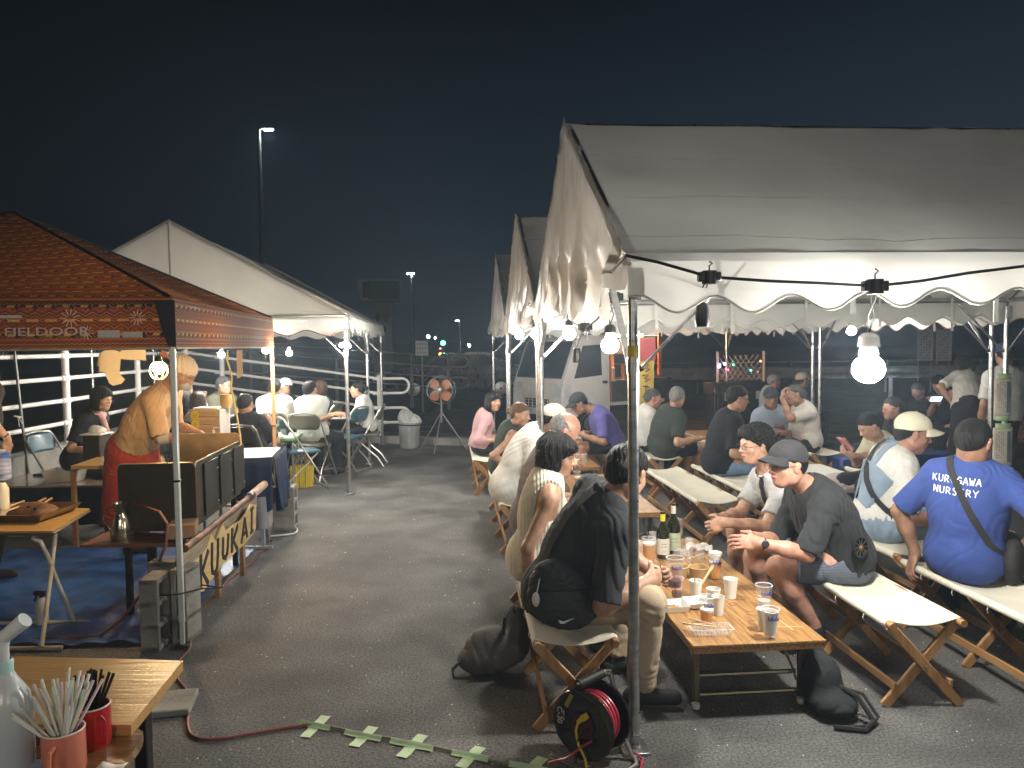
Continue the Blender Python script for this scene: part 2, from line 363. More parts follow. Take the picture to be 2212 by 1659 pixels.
# ---- far road lights, lamps
def lampmat(n, c, s):
    return mat(n, c, .5, emit=c, estr=s)
mled = lampmat('street_led', (.95, .98, 1.0), 60)
def street_lamp(label, x, y, h, arm, r=.07, lit=True, yaw=0, dbl=False):
    t = thing('street_lamp', label, 'street lamp', (x, y, 0), 0)
    mb = MB(); mb.tube([(0, 0, 0), (0, 0, h*.5), (0, 0, h)], [r, r*.8, r*.55], 10); part('pole', mb, mat('lamp_pole', (.42, .43, .43), .45, metal=.5), t)
    d = Vector((math.cos(yaw), math.sin(yaw), 0)); mb = MB(); mb.tube([Vector((0, 0, h-.05)), Vector((0, 0, h+.08))+d*arm*.5, Vector((0, 0, h+.05))+d*arm], r*.5, 8); part('arm', mb, mat('lamp_pole', ()), t)
    c = Vector((0, 0, h+.03))+d*(arm+.18); mb = MB(); mb.box(c, (.50, .22, .10), yaw, .03); hd = part('lamp_head', mb, mgrey, t)
    mb = MB(); mb.box(c-Vector((0, 0, .065)), (.40, .17, .03), yaw); part('lens', mb, mled, hd)
    l = bpy.data.lights.new('street_light', 'SPOT'); l.energy = 14; l.spot_size = 2.4; l.spot_blend = .8; l.shadow_soft_size = .15; l.color = (.9, .97, 1)
    o = bpy.data.objects.new('street_light', l); COL.objects.link(o); o.parent = hd; o.location = c-Vector((0, 0, .12))
    return t
street_lamp('tall street lamp rising behind the white marquee, lit at its top', -11.2, 35, 11.45, .25, .16)
street_lamp('middle-distance street lamp on a pale pole beside the pillar sign', -5.75, 45, 5.9, -.25, .10)
street_lamp('small far street lamp low over the road above the fan', -6.0, 90, 4.6, -.5, .12)
street_lamp('unlit slim pole right behind the middle street lamp', -5.4, 46, 5.4, .15, .05) if False else None
def light_dot(name, label, x, y, z, r, c, s, cat):
    t = thing(name, label, cat, (x, y, 0)); mb = MB(); mb.tube([(0, 0, 0), (0, 0, z-r)], .06, 8); part('pole', mb, mgrey, t)
    mb = MB(); mb.box((0, .12, z), (r*3.2, .16, r*3.2), None, .03); hs = part('housing', mb, mblack, t)
    mb = MB(); mb.sph((0, 0, z), r, 12, 8); part('lens', mb, lampmat('lens_'+cat.replace(' ', '_')+name[:3]+str(int(c[0]*10))+str(int(c[1]*10)), c, s), hs)
    return t
for (px, py, d, r, c, s, nm, lb, ct) in ((957, 741, 95, .28, (.05, 1, .55), 14, 'traffic_light', 'green traffic light far down the road', 'traffic light'),
        (951, 765, 80, .14, (1, .35, .04), 12, 'warning_lamp', 'orange lamp low at the roadside under the green light', 'lamp'),
        (951, 753, 85, .09, (1, .12, .05), 8, 'warning_lamp', 'small red lamp between the green and the orange ones', 'lamp'),
        (925, 727, 100, .22, (.9, .95, 1), 14, 'road_lamp', 'white lamp left of the green traffic light', 'lamp'),
        (940, 730, 110, .15, (.9, .95, 1), 10, 'road_lamp', 'fainter white lamp next to the green traffic light', 'lamp'),
        (1013, 746, 90, .20, (.95, .97, 1), 12, 'road_lamp', 'white lamp right of the distant triangular sign', 'lamp')):
    p = W(px, py, d); light_dot(nm, lb, p.x, p.y, p.z, r, c, s, ct)
# triangular road sign far away
p = W(1003, 742, 60); t = thing('road_sign', 'small triangular road sign on a thin post far away', 'road sign', (p.x, p.y, 0))
mb = MB(); mb.tube([(0, 0, 0), (0, 0, p.z+.3)], .04, 8); part('post', mb, mgrey, t)
mb = MB(); mb.slab([(-.35, -.06, p.z-.3), (.35, -.06, p.z-.3), (0, -.06, p.z+.35)], .03, (0, 1, 0)); part('sign_plate', mb, mat('pale_sign', (.4, .4, .38), .5), t)
# notice sign on the kerb side, white with dark writing
p = W(911, 752, 18.5); t = thing('notice_sign', 'white notice board with rows of black characters beyond the railing', 'sign', (p.x, p.y, 0))
mb = MB(); mb.tube([(0, 0.03, 0), (0, 0.03, p.z+.1)], .025, 8); part('post', mb, mgrey, t)
mb = MB(); mb.box((0, 0, p.z), (.30, .02, .36), None, .004); pl = part('sign_plate', mb, mat('sign_white', (.62, .62, .58), .5), t)
mb = MB()
for r_ in range(3):
    for c_ in range(4):
        x0 = -.10+c_*.065; z0 = p.z+.11-r_*.10
        for (dx, dz, w, h) in ((0, 0, .045, .008), (0, -.02, .008, .05), (.012, -.03, .03, .008), (-.014, -.012, .008, .03)): mb.box((x0+dx, -.013, z0+dz), (w, .004, h))
part('lettering', mb, mblack, pl)
# pillar sign
p = W(820, 628, 40)
t = thing('pillar_sign', 'dim roadside pylon sign, a wide box on a broad pillar', 'sign', (p.x, p.y, 0), math.radians(14))
msg = mat('sign_box', (.60, .64, .64), .5); mb = MB(); mb.box((0, 0, p.z), (2.15, .9, 1.15), None, .03); sb = part('sign_box', mb, msg, t)
mb = MB(); mb.box((.18, -.46, p.z), (1.62, .02, .95), None, .01); part('sign_face', mb, mat('sign_face_dark', (.24, .34, .33), .5), sb)
mb = MB(); mb.box((-.72, -.475, p.z+.02), (.34, .02, .78), None, .01); part('price_panel', mb, mat('sign_red_panel', (.30, .24, .22), .5), sb)
mb = MB()
for i, (dx, dz) in enumerate(((0, .2), (0, -.18))):
    for (a, b2, w, h) in ((-.04, .08, .16, .03), (0, 0, .03, .2), (.05, -.07, .12, .03), (-.07, -.03, .03, .12)): mb.box((-.72+dx+a, -.49, p.z+dz+b2), (w, .012, h))
part('lettering', mb, mat('sign_red', (.32, .05, .05), .5), sb)
mb = MB()
for i in range(5):
    for (a, b2, w, h) in ((-.02, .05, .12, .022), (0, 0, .022, .15), (.03, -.05, .09, .022)): mb.box((-.15+i*.19+a*(1 if i % 2 else -1), -.478, p.z+.22+b2), (w, .012, h))
for i in range(14): mb.box((-.28+i*.09, -.478, p.z-.17+.05*math.sin(i*1.9)), (.06, .012, .10+.05*math.cos(i*2.3)), None)
part('lettering', mb, mat('sign_text', (.32, .34, .34), .5), sb)
mb = MB(); mb.box((.12, 0.1, (p.z-.58)/2), (.98, .5, p.z-.58), None, .02); pil = part('pillar', mb, msg, t)
mp_ = mat('sign_portrait', (.16, .13, .12), .6); mb = MB()
for dx in (-.12, .26): mb.sph((dx, -.165, p.z-1.35), (.15, .012, .26), 14, 8)
mb.sph((.07, -.165, p.z-2.0), (.22, .012, .22), 14, 8); part('picture', mb, mp_, pil)
# low dark hills
mb = MB(); rr_ = random.Random(3)
hs_ = [1.5+1.3*math.sin(i*.35)+1.8*abs(math.sin(i*.13+1)) for i in range(80)]
mb.grid(lambda u, v: (-215+430*u, 330+18*math.sin(u*9)+20*v, hs_[int(u*79)]*v*1.4), 79, 2)
tag(mesh_obj('hills', mb, mat('far_woods', (.02, .024, .02), .95)), 'low wooded hills on the horizon', kind='structure')

# ================================================================ tents
def tentcloth(name, col, tl=.35, bump=.6):
    return mat(name, col, .62, var=.05, vscale=2.2, bump=bump, bscale=7, translucent=tl, spec=.35, detail=7)
mtent = tentcloth('tent_canvas', (.66, .66, .63), .07); mtent2 = tentcloth('tent_canvas_white', (.76, .76, .73), .36, .3)
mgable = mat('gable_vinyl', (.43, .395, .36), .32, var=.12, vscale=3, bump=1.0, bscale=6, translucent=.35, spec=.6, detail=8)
def nz(x, y, s=0): return math.sin(x*1.7+s)*math.cos(y*2.3+s*1.3)+.5*math.sin(x*4.1+y*2.2+s)+.35*math.sin(x*7.3-y*5.1+2*s)+.2*math.sin(x*13+y*11+s)
def wr(x, y, s=0):
    w = math.sin(x*1.3+y*.9+s)+.6*math.sin(x*2.9-y*2.1+1.7*s)
    return -abs(math.sin(x*3.1+y*1.9+1.6*w+s))**.6*.6-abs(math.sin(x*5.7-y*4.4+2.1*w+2*s))**.7*.35
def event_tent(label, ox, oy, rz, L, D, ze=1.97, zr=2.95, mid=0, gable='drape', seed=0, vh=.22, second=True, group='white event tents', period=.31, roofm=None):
    t = thing('event_tent', label, 'tent', (ox, oy, 0), rz, group); roofm = roofm or mtent
    xs = [0, L]+[L*(i+1)/(mid+1) for i in range(mid)]
    for x in xs:
        for y in (0, D):
            mb = MB(); mb.tube([(x, y, .02), (x, y, ze-.36)], .0215, 12); mb.tube([(x, y, ze-.40), (x, y, ze-.05)], .019, 12); po = part('pole', mb, msteel, t)
            mb = MB(); mb.box((x, y, .006), (.11, .11, .012), None, .003); mb.tube([(x, y, .01), (x, y, .07)], .026, 12); part('foot_plate', mb, msteel, po)
            mb = MB(); mb.tube([(x, y, ze-.44), (x, y, ze-.38)], .026, 12); part('joint_ring', mb, msteel, po); mb = MB(); mb.box((x+.010, y, ze-.10), (.048, .040, .10), None, .006); part('bracket', mb, mat('bracket_steel', (.48, .49, .50), .42, metal=.8), po)
            sy = 1 if y == 0 else -1
            for sx_ in ((1,) if x == 0 else (-1,) if x == L else (1, -1)):
                mb = MB(); mb.bar((x+sx_*.03, y, ze-.42), (x+sx_*.42, y, ze-.03), .008, .030, (0, 1, 0), .002); part('brace', mb, mwhite if False else msteel, po)
                mb = MB(); mb.tube([(x+sx_*.03, y-.012, ze-.42), (x+sx_*.03, y+.012, ze-.42)], .012, 8); part('bolt', mb, mdark, po)
            mb = MB(); mb.bar((x, y+sy*.03, ze-.42), (x, y+sy*.42, ze-.03), .008, .030, (1, 0, 0), .002); part('brace', mb, msteel, po)
    for y in (0, D):
        mb = MB(); mb.tube([(0, y, ze), (L, y, ze)], .019, 10); part('eave_pipe', mb, msteel, t)
    for x in xs:
        mb = MB(); mb.tube([(x, 0, ze), (x, D/2, zr-.03), (x, D, ze)], .017, 10); part('rafter', mb, msteel, t)
        mb = MB(); mb.tube([(x, 0, ze), (x, D, ze)], .017, 10); part('tie_pipe', mb, msteel, t)
    mb = MB(); mb.tube([(0, D/2, zr-.03), (L, D/2, zr-.03)], .019, 10); part('ridge_pipe', mb, msteel, t)
    ov = .035; nU, nV = 110, 44
    for side in (0, 1):
        def rf(u, v, side=side):
            x = -ov+(L+2*ov)*u; y = D/2*(1-v)-ov*v*1.0; z = zr+(ze+.035-zr)*v
            sag = -.040*math.sin(PI*v)*(.35+.65*math.sin(PI*((u*(mid+1)) % 1.0 if mid else u)))
            w = .013*wr(x*1.4+seed, v*2.6+side*3, seed)+.004*wr(x*3.7+seed, v*7+side, seed+2)+.020*wr(x*6+v*5+seed, v*9-x*2+side, seed+4)*max(0, nz(x*.75, v*1.6, seed+1))*min(1, 5*(1-v)+.4)*min(1, 6*v)*min(1, 5*(1-v)+.4)+.012*nz(x*.8, v*3, seed+side)*math.sin(PI*v)
            w += .022*math.exp(-((x-L*.72-(v-.5)*.9)/.28)**2)*math.sin(x*23+v*9+seed)*(.3+v)
            return (x, y if side == 0 else D-y, z+sag+w)
        mb = MB(); mb.grid(rf, nU, nV)
        if side == 0: mb.f = [f for f in mb.f]
        else: mb.f = [tuple(reversed(f)) for f in mb.f]
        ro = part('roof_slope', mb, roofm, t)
        for k in (.30, .62, .90):       # welded seams
            mb = MB(); mb.tube([Vector(rf(i/40, k))+Vector((0, 0, .002)) for i in range(41)], .0016, 4); part('seam', mb, roofm, ro)
        # valance
        def vf(u, v, side=side):
            x = -ov+(L+2*ov)*u; b = vh*(.72+.30*(.5-.5*math.cos(2*PI*x/period))); zt = ze+.030
            y0 = -ov-.012-.010*math.sin(x*9+seed)*v-.02*v*(1+.5*math.sin(x*4+seed)); z = zt-b*v-.012*math.sin(x*3.1+seed)*v
            return (x, y0 if side == 0 else D-y0, z)
        mb = MB(); mb.grid(vf, int(L/period*10), 5)
        if side == 1: mb.f = [tuple(reversed(f)) for f in mb.f]
        va = part('valance', mb, mtent2, t)
        mb = MB(); n_ = int(L/period*10); mb.tube([vf(i/n_, 1) for i in range(n_+1)], .005, 5); part('hem', mb, mtent2, va)
        for i in range(int(L/.62)):      # tie ribbons
            x = .3+i*.62; y = (.03 if side == 0 else D-.03); mb = MB(); mb.bar((x, y, ze+.03), (x+.01, y+.01, ze-.17-.04*((i*7) % 3)), .022, .002, (0, 1, 0)); part('tie_ribbon', mb, mtent2, t)
    for gx, sg in ((0, -1), (L, 1)):
        st = gable if gx == 0 else 'flat'
        mb = MB()
        if st == 'drape':
            def gf(u, v):
                y = -ov+(D+2*ov)*u; top = ze+.03+(zr-ze)*(1-abs(2*u-1))
                per = .20; bot = ze-.125-.06*(.5-.5*math.cos(2*PI*(y+.05*math.sin(y*5))/per))-.035*math.sin(y*2.1+seed)
                if u < .10: bot += (.10-u)*1.6
                z = top+(bot-top)*v; amp = (.2+v)*.036
                dx = sg*(ov+.012)+sg*amp*(.25*math.sin(y*6+seed)+.9*math.sin(y*13+3*math.sin(z*3)+seed)*min(1, v*1.4)+.45*math.sin(y*27+z*5+seed)*v)
                dx += sg*.016*wr(y*3.4, z*3.2, seed)
                return (gx+dx, y, z)
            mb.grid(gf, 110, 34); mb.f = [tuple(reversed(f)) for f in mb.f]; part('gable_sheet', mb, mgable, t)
        else:
            def gf(u, v):
                y = -ov+(D+2*ov)*u; top = ze+.03+(zr-ze)*(1-abs(2*u-1)); bot = ze-.02
                return (gx+sg*(ov+.004)+.006*nz(y, v*2, seed), y, top+(bot-top)*v)
            mb.grid(gf, 40, 14); mb.f = [tuple(reversed(f)) for f in mb.f] if sg < 0 else mb.f; gs = part('gable_sheet', mb, roofm, t)
            if gx == 0:
                mb = MB(); mb.tube([(-.045, D/2, ze), (-.045, D/2, zr)], .010, 6); mb.tube([(-.048, 0, ze+.02), (-.048, D, ze+.02)], .012, 6); part('seam', mb, mgrey, gs)
            def vf2(u, v):
                y = -ov+(D+2*ov)*u; b = vh*(.70+.30*(.5-.5*math.cos(2*PI*y/.42))); return (gx+sg*(ov+.010+.01*math.sin(y*8)*v), y, ze+.0-b*v)
            mb = MB(); mb.grid(vf2, int(D/.42*12), 4); va = part('valance', mb, mtent2, t)
            mb = MB(); n_ = int(D/.42*12); mb.tube([vf2(i/n_, 1) for i in range(n_+1)], .006, 5); part('hem', mb, mat('hem_red_brown', (.16, .07, .05), .8), va)
    return t
TH = math.radians(4.7); ca, sa = math.cos(TH), math.sin(TH)
def RT(a, b, z=0): return Vector((.48+ca*a-sa*b, 3.05+sa*a+ca*b, z))
for i, (b, lb) in enumerate(((0, 'nearest white tent with a draped gable end over the diners in the foreground'), (3.22, 'second white tent of the right row, just behind the nearest one'), (6.46, 'farthest white tent of the right row, next to the food truck'))):
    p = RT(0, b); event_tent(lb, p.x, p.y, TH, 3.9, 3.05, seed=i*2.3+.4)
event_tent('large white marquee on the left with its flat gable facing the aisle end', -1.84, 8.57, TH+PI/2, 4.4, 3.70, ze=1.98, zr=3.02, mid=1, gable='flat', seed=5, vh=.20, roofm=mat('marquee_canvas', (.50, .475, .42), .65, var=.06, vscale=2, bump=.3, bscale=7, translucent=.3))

# ---- striped pop-up canopy
def ethnic():
    m = bpy.data.materials.new('ethnic_print'); m.use_nodes = True; t = m.node_tree; N = t.nodes; L = t.links; b = N['Principled BSDF']; out = N['Material Output']
    uv = N.new('ShaderNodeUVMap'); sp = N.new('ShaderNodeSeparateXYZ'); L.new(uv.outputs[0], sp.inputs[0])
    def M(op, a, b_=None, c=None):
        n = N.new('ShaderNodeMath'); n.operation = op
        for i, x in enumerate((a, b_, c)):
            if x is None: continue
            if isinstance(x, (int, float)): n.inputs[i].default_value = x
            else: L.new(x, n.inputs[i])
        return n.outputs[0]
    u, v = sp.outputs[0], sp.outputs[1]
    z1 = M('PINGPONG', M('MULTIPLY', u, 1), .036); z2 = M('PINGPONG', M('MULTIPLY', u, 1), .013)
    sel = M('GREATER_THAN', M('PINGPONG', v, .11), .055)
    zz = M('ADD', M('MULTIPLY', z1, sel), M('MULTIPLY', z2, M('SUBTRACT', 1, sel)))
    w = M('FRACT', M('MULTIPLY', M('ADD', v, M('MULTIPLY', zz, .60)), 6.6))
    rp = N.new('ShaderNodeValToRGB'); rp.color_ramp.interpolation = 'CONSTANT'; L.new(w, rp.inputs[0])
    cols = [(0, (.40, .085, .02)), (.05, (.55, .22, .04)), (.09, (.06, .02, .03)), (.13, (.50, .10, .015)), (.20, (.55, .30, .08)), (.24, (.10, .02, .05)), (.33, (.42, .12, .03)), (.38, (.04, .035, .05)),
            (.42, (.50, .24, .06)), (.47, (.38, .05, .02)), (.55, (.16, .03, .09)), (.60, (.55, .33, .10)), (.64, (.05, .03, .03)), (.68, (.48, .13, .02)), (.76, (.30, .04, .03)), (.80, (.52, .26, .07)), (.84, (.07, .03, .05)), (.89, (.46, .10, .02)), (.95, (.20, .05, .04))]
    cols = [(p_, tuple(x*.62+.03*sum(c_) for x in c_)) for p_, c_ in cols]; el = rp.color_ramp.elements; el[0].position = 0; el[0].color = (*cols[0][1], 1); el[1].position = cols[1][0]; el[1].color = (*cols[1][1], 1)
    for p_, c_ in cols[2:]: q = el.new(p_); q.color = (*c_, 1)
    # dashes and diamonds
    d1 = M('LESS_THAN', M('ABSOLUTE', M('SUBTRACT', M('FRACT', M('MULTIPLY', v, 13)), .5)), .085); d2 = M('GREATER_THAN', M('FRACT', M('MULTIPLY', u, 11)), .35)
    dd = M('MULTIPLY', d1, d2)
    mx = N.new('ShaderNodeMix'); mx.data_type = 'RGBA'; L.new(dd, mx.inputs['Factor']); L.new(rp.outputs[0], mx.inputs['A']); mx.inputs['B'].default_value = (.56, .36, .13, 1)
    di = M('LESS_THAN', M('ADD', M('ABSOLUTE', M('SUBTRACT', M('FRACT', M('MULTIPLY', u, 11)), .5)), M('MULTIPLY', M('ABSOLUTE', M('SUBTRACT', M('FRACT', M('MULTIPLY', v, 6.6)), .3)), 1.4)), .16)
    m2 = N.new('ShaderNodeMix'); m2.data_type = 'RGBA'; L.new(di, m2.inputs['Factor']); L.new(mx.outputs['Result'], m2.inputs['A']); m2.inputs['B'].default_value = (.03, .02, .045, 1)
    no = N.new('ShaderNodeTexNoise'); no.inputs['Scale'].default_value = 160; L.new(uv.outputs[0], no.inputs[0])
    m3 = N.new('ShaderNodeMix'); m3.data_type = 'RGBA'; m3.blend_type = 'MULTIPLY'; m3.inputs['Factor'].default_value = .9; L.new(m2.outputs['Result'], m3.inputs['A']); L.new(no.outputs['Fac'], m3.inputs['B'])
    L.new(m3.outputs['Result'], b.inputs['Base Color']); b.inputs['Roughness'].default_value = .75
    tr = N.new('ShaderNodeBsdfTranslucent'); L.new(m3.outputs['Result'], tr.inputs[0]); ms = N.new('ShaderNodeMixShader'); ms.inputs[0].default_value = .30
    L.new(b.outputs[0], ms.inputs[1]); L.new(tr.outputs[0], ms.inputs[2]); L.new(ms.outputs[0], out.inputs[0])
    return m
meth = ethnic()
def set_uv(o, fn):
    me = o.data; uvl = me.uv_layers.new(name='UVMap'); vi = np.empty(len(me.loops), np.int32); me.loops.foreach_get('vertex_index', vi)
    co = np.array([fn(v.co) for v in me.vertices], np.float32); uvl.data.foreach_set('uv', co[vi].ravel())
KT = math.radians(7.2); KO = Vector((-1.84, 4.18)); kfd = Vector((-math.sin(KT), math.cos(KT))); klf = Vector((-math.cos(KT), -math.sin(KT)))
def KP(l, f, z=0): q = KO+klf*l+kfd*f; return Vector((q.x, q.y, z))     # l metres to the left, f metres away
# local frame: x = away, y = left, rotated 90+7.2
ct_ = thing('pop_up_canopy', 'orange patterned pop-up canopy over the grill stall', 'canopy', (KO.x, KO.y, 0), KT+PI/2)
KS = 2.95; zb_, zt_ = 1.655, 1.925; apex = (KS/2, KS/2, 2.62)
mleg = mat('canopy_leg_paint', (.62, .64, .60), .4, metal=.3, var=.06)
for (x, y) in ((0, 0), (KS, 0), (0, KS), (KS, KS)):
    mb = MB(); mb.box((x, y, .90), (.030, .030, 1.52), None, .004); lg = part('leg', mb, mleg if (x, y) != (KS, 0) else mat('canopy_leg_warm', (.45, .27, .13), .6), ct_)
    mb = MB(); mb.box((x, y, .40), (.024, .024, .76), None, .003); part('lower_tube', mb, mleg, lg)
    mb = MB(); mb.box((x, y, .015), (.07, .07, .012), None, .002); part('foot', mb, mdark, lg)
    mb = MB(); mb.box((x, y, .93), (.038, .038, .012), None, .002); part('collar', mb, mblack, lg)
def kroof(corner_a, corner_b):
    A = Vector((*corner_a, zt_)); B = Vector((*corner_b, zt_)); P = Vector(apex); mid_ = (A+B)/2
    def f(u, v):
        e_ = A.lerp(B, u); q = e_.lerp(P, v); k = 4*u*(1-u)
        q.z -= .06*math.sin(PI*v)*k*(1-.3*v); q.z += .006*nz(q.x*3, q.y*3, 1)*k; return q
    return f
cs = [(0, 0), (0, KS), (KS, KS), (KS, 0)]
for i in range(4):
    a_, b_ = cs[i], cs[(i+1) % 4]; f = kroof(a_, b_); mb = MB(); mb.grid(f, 40, 20); ro = part('roof_panel', mb, meth, ct_)
    A = Vector((*a_, 0)); B = Vector((*b_, 0)); dab = (B-A).normalized(); nn = Vector((-dab.y, dab.x, 0))
    set_uv(ro, lambda c, A=A, dab=dab, nn=nn: ((c-A).dot(dab), abs((c-A).dot(nn))*1.1+.3))
    mb = MB(); out_ = nn*(1 if (Vector(apex)-A).dot(nn) < 0 else -1)
    def vf(u, v, A=A, B=B, out_=out_):
        q = A.lerp(B, u); k = 4*u*(1-u); return Vector((q.x, q.y, zt_-(zt_-zb_)*v))+out_*(.012+.010*math.sin(u*19+1)*v+.012*k*v)
    mb.grid(vf, 60, 5); va = part('valance', mb, meth, ct_); set_uv(va, lambda c, A=A, dab=dab: ((c-A).dot(dab), (zt_-c.z)+2*(.0)))
    mb = MB(); mb.tube([vf(j/60, 1) for j in range(61)], .006, 5); part('hem', mb, mat('hem_beige', (.40, .36, .28), .8), va)
    mb = MB(); mb.tube([(*a_, zt_-.03), (*b_, zt_-.03)], .012, 6); part('truss_bar', mb, mleg, ct_)
    mb = MB(); mb.tube([f(0, k/12)+Vector((0, 0, .006)) for k in range(13)], .010, 5); part('ridge_tape', mb, mat('ridge_tape', (.02, .015, .02), .8), ro)
def text(name, s, size, mt, parent, loc, rot, ext=.0008, align='LEFT', font_bold=False, shear=0, sx=1):
    cu = bpy.data.curves.new(name, 'FONT'); cu.body = s; cu.size = size; cu.extrude = ext; cu.align_x = align; cu.shear = shear; cu.resolution_u = 3
    if font_bold: cu.offset = size*.02
    cu.materials.append(mt); tmp = bpy.data.objects.new('tmp', cu); COL.objects.link(tmp); me = bpy.data.meshes.new_from_object(tmp.evaluated_get(bpy.context.evaluated_depsgraph_get())); bpy.data.objects.remove(tmp); o = bpy.data.objects.new(name, me); COL.objects.link(o); o.parent = parent; o.location = loc; o.rotation_euler = rot; o.scale = (sx, 1, 1); return o
mprint = mat('faded_white_print', (.50, .46, .43), .7)
va0 = [c for c in ct_.children if c.name.startswith('valance')][0]
# lettering on the valance that faces the camera (local x = 0 side, runs along y)
text('lettering', 'FIELDOOR', .062, mprint, va0, (-.036, .83, zb_+.075), (PI/2, 0, -PI/2), .002, sx=1.45)
mb = MB(); mb.box((-.036, .84, zb_+.175), (.004, .20, .016)); part('print_stripe', mb, mprint, va0)
def starburst(mb, y, z, r, n=11):
    for k in range(n):
        a = 2*PI*k/n; mb.bar((-.036, y+.35*r*math.cos(a), z+.35*r*math.sin(a)), (-.036, y+r*math.cos(a), z+r*math.sin(a)), .002, .006, (1, 0, 0))
mb = MB(); starburst(mb, .50, zb_+.165, .05); starburst(mb, .42, zb_+.09, .035); starburst(mb, .165, zb_+.165, .04); mb.box((-.036, .31, zb_+.080), (.003, .11, .04), None, .001); mb.box((-.036, .19, zb_+.075), (.003, .10, .03), None, .001)
part('print_stars', mb, mprint, va0)
mb = MB(); mb.slab([(-.030, .075, zt_-.012), (-.030, -.030, zt_-.012), (-.030, -.030, zb_+.01), (-.030, .012, zb_+.01), (-.030, .045, zb_+.12)], .006, (-1, 0, 0)); part('corner_patch', mb, mat('ridge_tape', ()), va0)
# ================================================================ hanging lamps
BULBS = []
def bulb(label, p, r, warm, power, cable=None, cage=False, group=None, box=None, sock=True, coldir=None):
    t = thing('light_bulb', label, 'light bulb', (p.x, p.y, p.z), 0, group)
    c = (1.0, .70, .36) if warm == 2 else (1.0, .80, .55) if warm else (1.0, .955, .87)
    A = 4*PI*r*r; st = power/(PI*A)
    m = mat('bulb_glow_%d_%d' % (warm, int(st)), c, .4, emit=c, estr=st)
    mb = MB(); mb.sph((0, 0, 0), (r, r, r*.92), 16, 10); part('globe', mb, m, t)
    mb = MB(); mb.lathe([(r*.55, r*.78), (r*.62, r*1.0), (r*.50, r*1.5), (.0, r*1.52)], n=14); part('bulb_neck', mb, mat('bulb_neck', (.7, .7, .68), .4), t)
    if sock: mb = MB(); mb.lathe([(r*.70, r*1.45), (r*.62, r*2.1), (r*.35, r*2.35), (0, r*2.4)], n=14); mb.lathe([(0, r*1.45), (r*.70, r*1.45)], n=14); part('socket', mb, mat('bulb_neck', ()) if power > 40 else mblack, t)
    top = Vector((0, 0, r*2.3))
    if cable is not None:
        q = Vector(cable)-p
        for s in (-1, 1):
            mb = MB(); mb.tube([top, top.lerp(q, .4)+Vector((s*.012, 0, 0)), top.lerp(q, .75)+Vector((-s*.010, 0, 0)), q], .0028, 5); part('cable', mb, mblack, t)
    if cage:
        cg = mat('brass_wire', (.65, .42, .10), .35, metal=.8)
        for a in range(4):
            mb = MB(); mb.ring((0, 0, -.01), r*1.75, .0035, (math.cos(a*PI/4), math.sin(a*PI/4), 0), 24, 5); part('cage_hoop', mb, cg, t)
    BULBS.append(t); return t
def sbox(label, p, rz=0, s=.045, group='junction boxes on the light cable'):
    mb = MB(); mb.tube([(0, 0, -s*.6), (0, 0, s*.5)], s*.62, 14); mb.box((0, 0, 0), (s*1.9, s*.7, s*.8), rz, .004); mb.tube([(0, 0, s*.5), (0, 0, s*.9), (s*.25, 0, s*1.1), (.0, 0, s*1.3)], .003, 5)
    o = ttag('junction_box', mb, mblack, label, 'junction box', group); o.location = p; return o
B1c = W(1532, 598, 2.90); B2c = W(1890, 618, 3.00); G = 'bare bulbs strung under the right-hand tents'
P_main = W(1876, 797, 3.22)
bulb('big glaring bulb hanging in the middle of the nearest tent opening', P_main, .064, 0, 60, cable=B2c, group=G)
bulb('largest bulb of the left edge of the nearest tent, by the corner pole', W(1318, 746, 3.95), .045, 0, 26, cable=W(1325, 645, 3.95), group=G)
bulb('second bulb from the corner pole, near the white brace', W(1230, 722, 5.4), .043, 0, 20, cable=W(1222, 680, 5.4), group=G)
bulb('bulb hanging just left of the second tent pole', W(1158, 722, 6.25), .042, 0, 18, cable=W(1156, 690, 6.25), group=G)
bulb('farthest bulb in the right row, under the third tent', W(1122, 725, 8.0), .042, 0, 48, cable=W(1122, 700, 8.0), group=G)
bulb('lit bulb under the far side of the second tent, out to the right', RT(3.4, 4.6, 1.75), .045, 0, 20, cable=RT(3.4, 4.6, 1.96), group=G)
bulb('added fill bulb under the third tent, out of sight behind its valance', RT(2.0, 8.0, 1.88), .045, 0, 34, cable=RT(2.0, 8.0, 2.0), group=G)  # added unseen bulb, brightens the dim truck and back tables
# left side
GL = 'bulbs over the left-hand stalls'
bulb('warm caged bulb glowing next to the cook', W(343, 797, 4.95), .034, 2, 30, cable=W(343, 745, 4.95), cage=True, group=GL)
bulb('bulb at the far corner of the patterned canopy', W(574, 757, 6.95), .030, 1, 40, cable=W(574, 742, 6.95), group=GL)
bulb('bulb over the man in glasses behind the grill', W(478, 766, 9.2), .036, 0, 50, cable=W(478, 700, 9.2), group=GL)
bulb('bulb over the white-shirted diners in the marquee', W(625, 763, 9.7), .036, 0, 46, cable=W(625, 700, 9.7), group=GL)
bulb('small bulb clamped to the front pole of the marquee', W(738, 746, 8.5), .024, 0, 22, group='pair of small bulbs on the marquee pole', sock=False)
bulb('second small bulb on the front pole of the marquee', W(752, 747, 8.5), .026, 0, 22, group='pair of small bulbs on the marquee pole', sock=False)
sbox('black junction box on the cable nearest the corner pole', B1c, TH); sbox('black junction box above the big bulb', B2c, TH, .052)
pts = [W(1300, 610, 3.35), W(1352, 552, 2.9), W(1420, 566, 2.88), W(1480, 583, 2.88), B1c, W(1660, 607, 2.92), W(1780, 612, 2.96), B2c, W(1990, 607, 3.02), W(2090, 590, 3.04), W(2212, 575, 3.08), W(2500, 545, 3.2)]
mb = MB(); mb.tube(pts, .0062, 7); ttag('light_cable', mb, mblack, 'thick black cable slung along the front eave of the nearest tent', 'cable', loc=B1c)
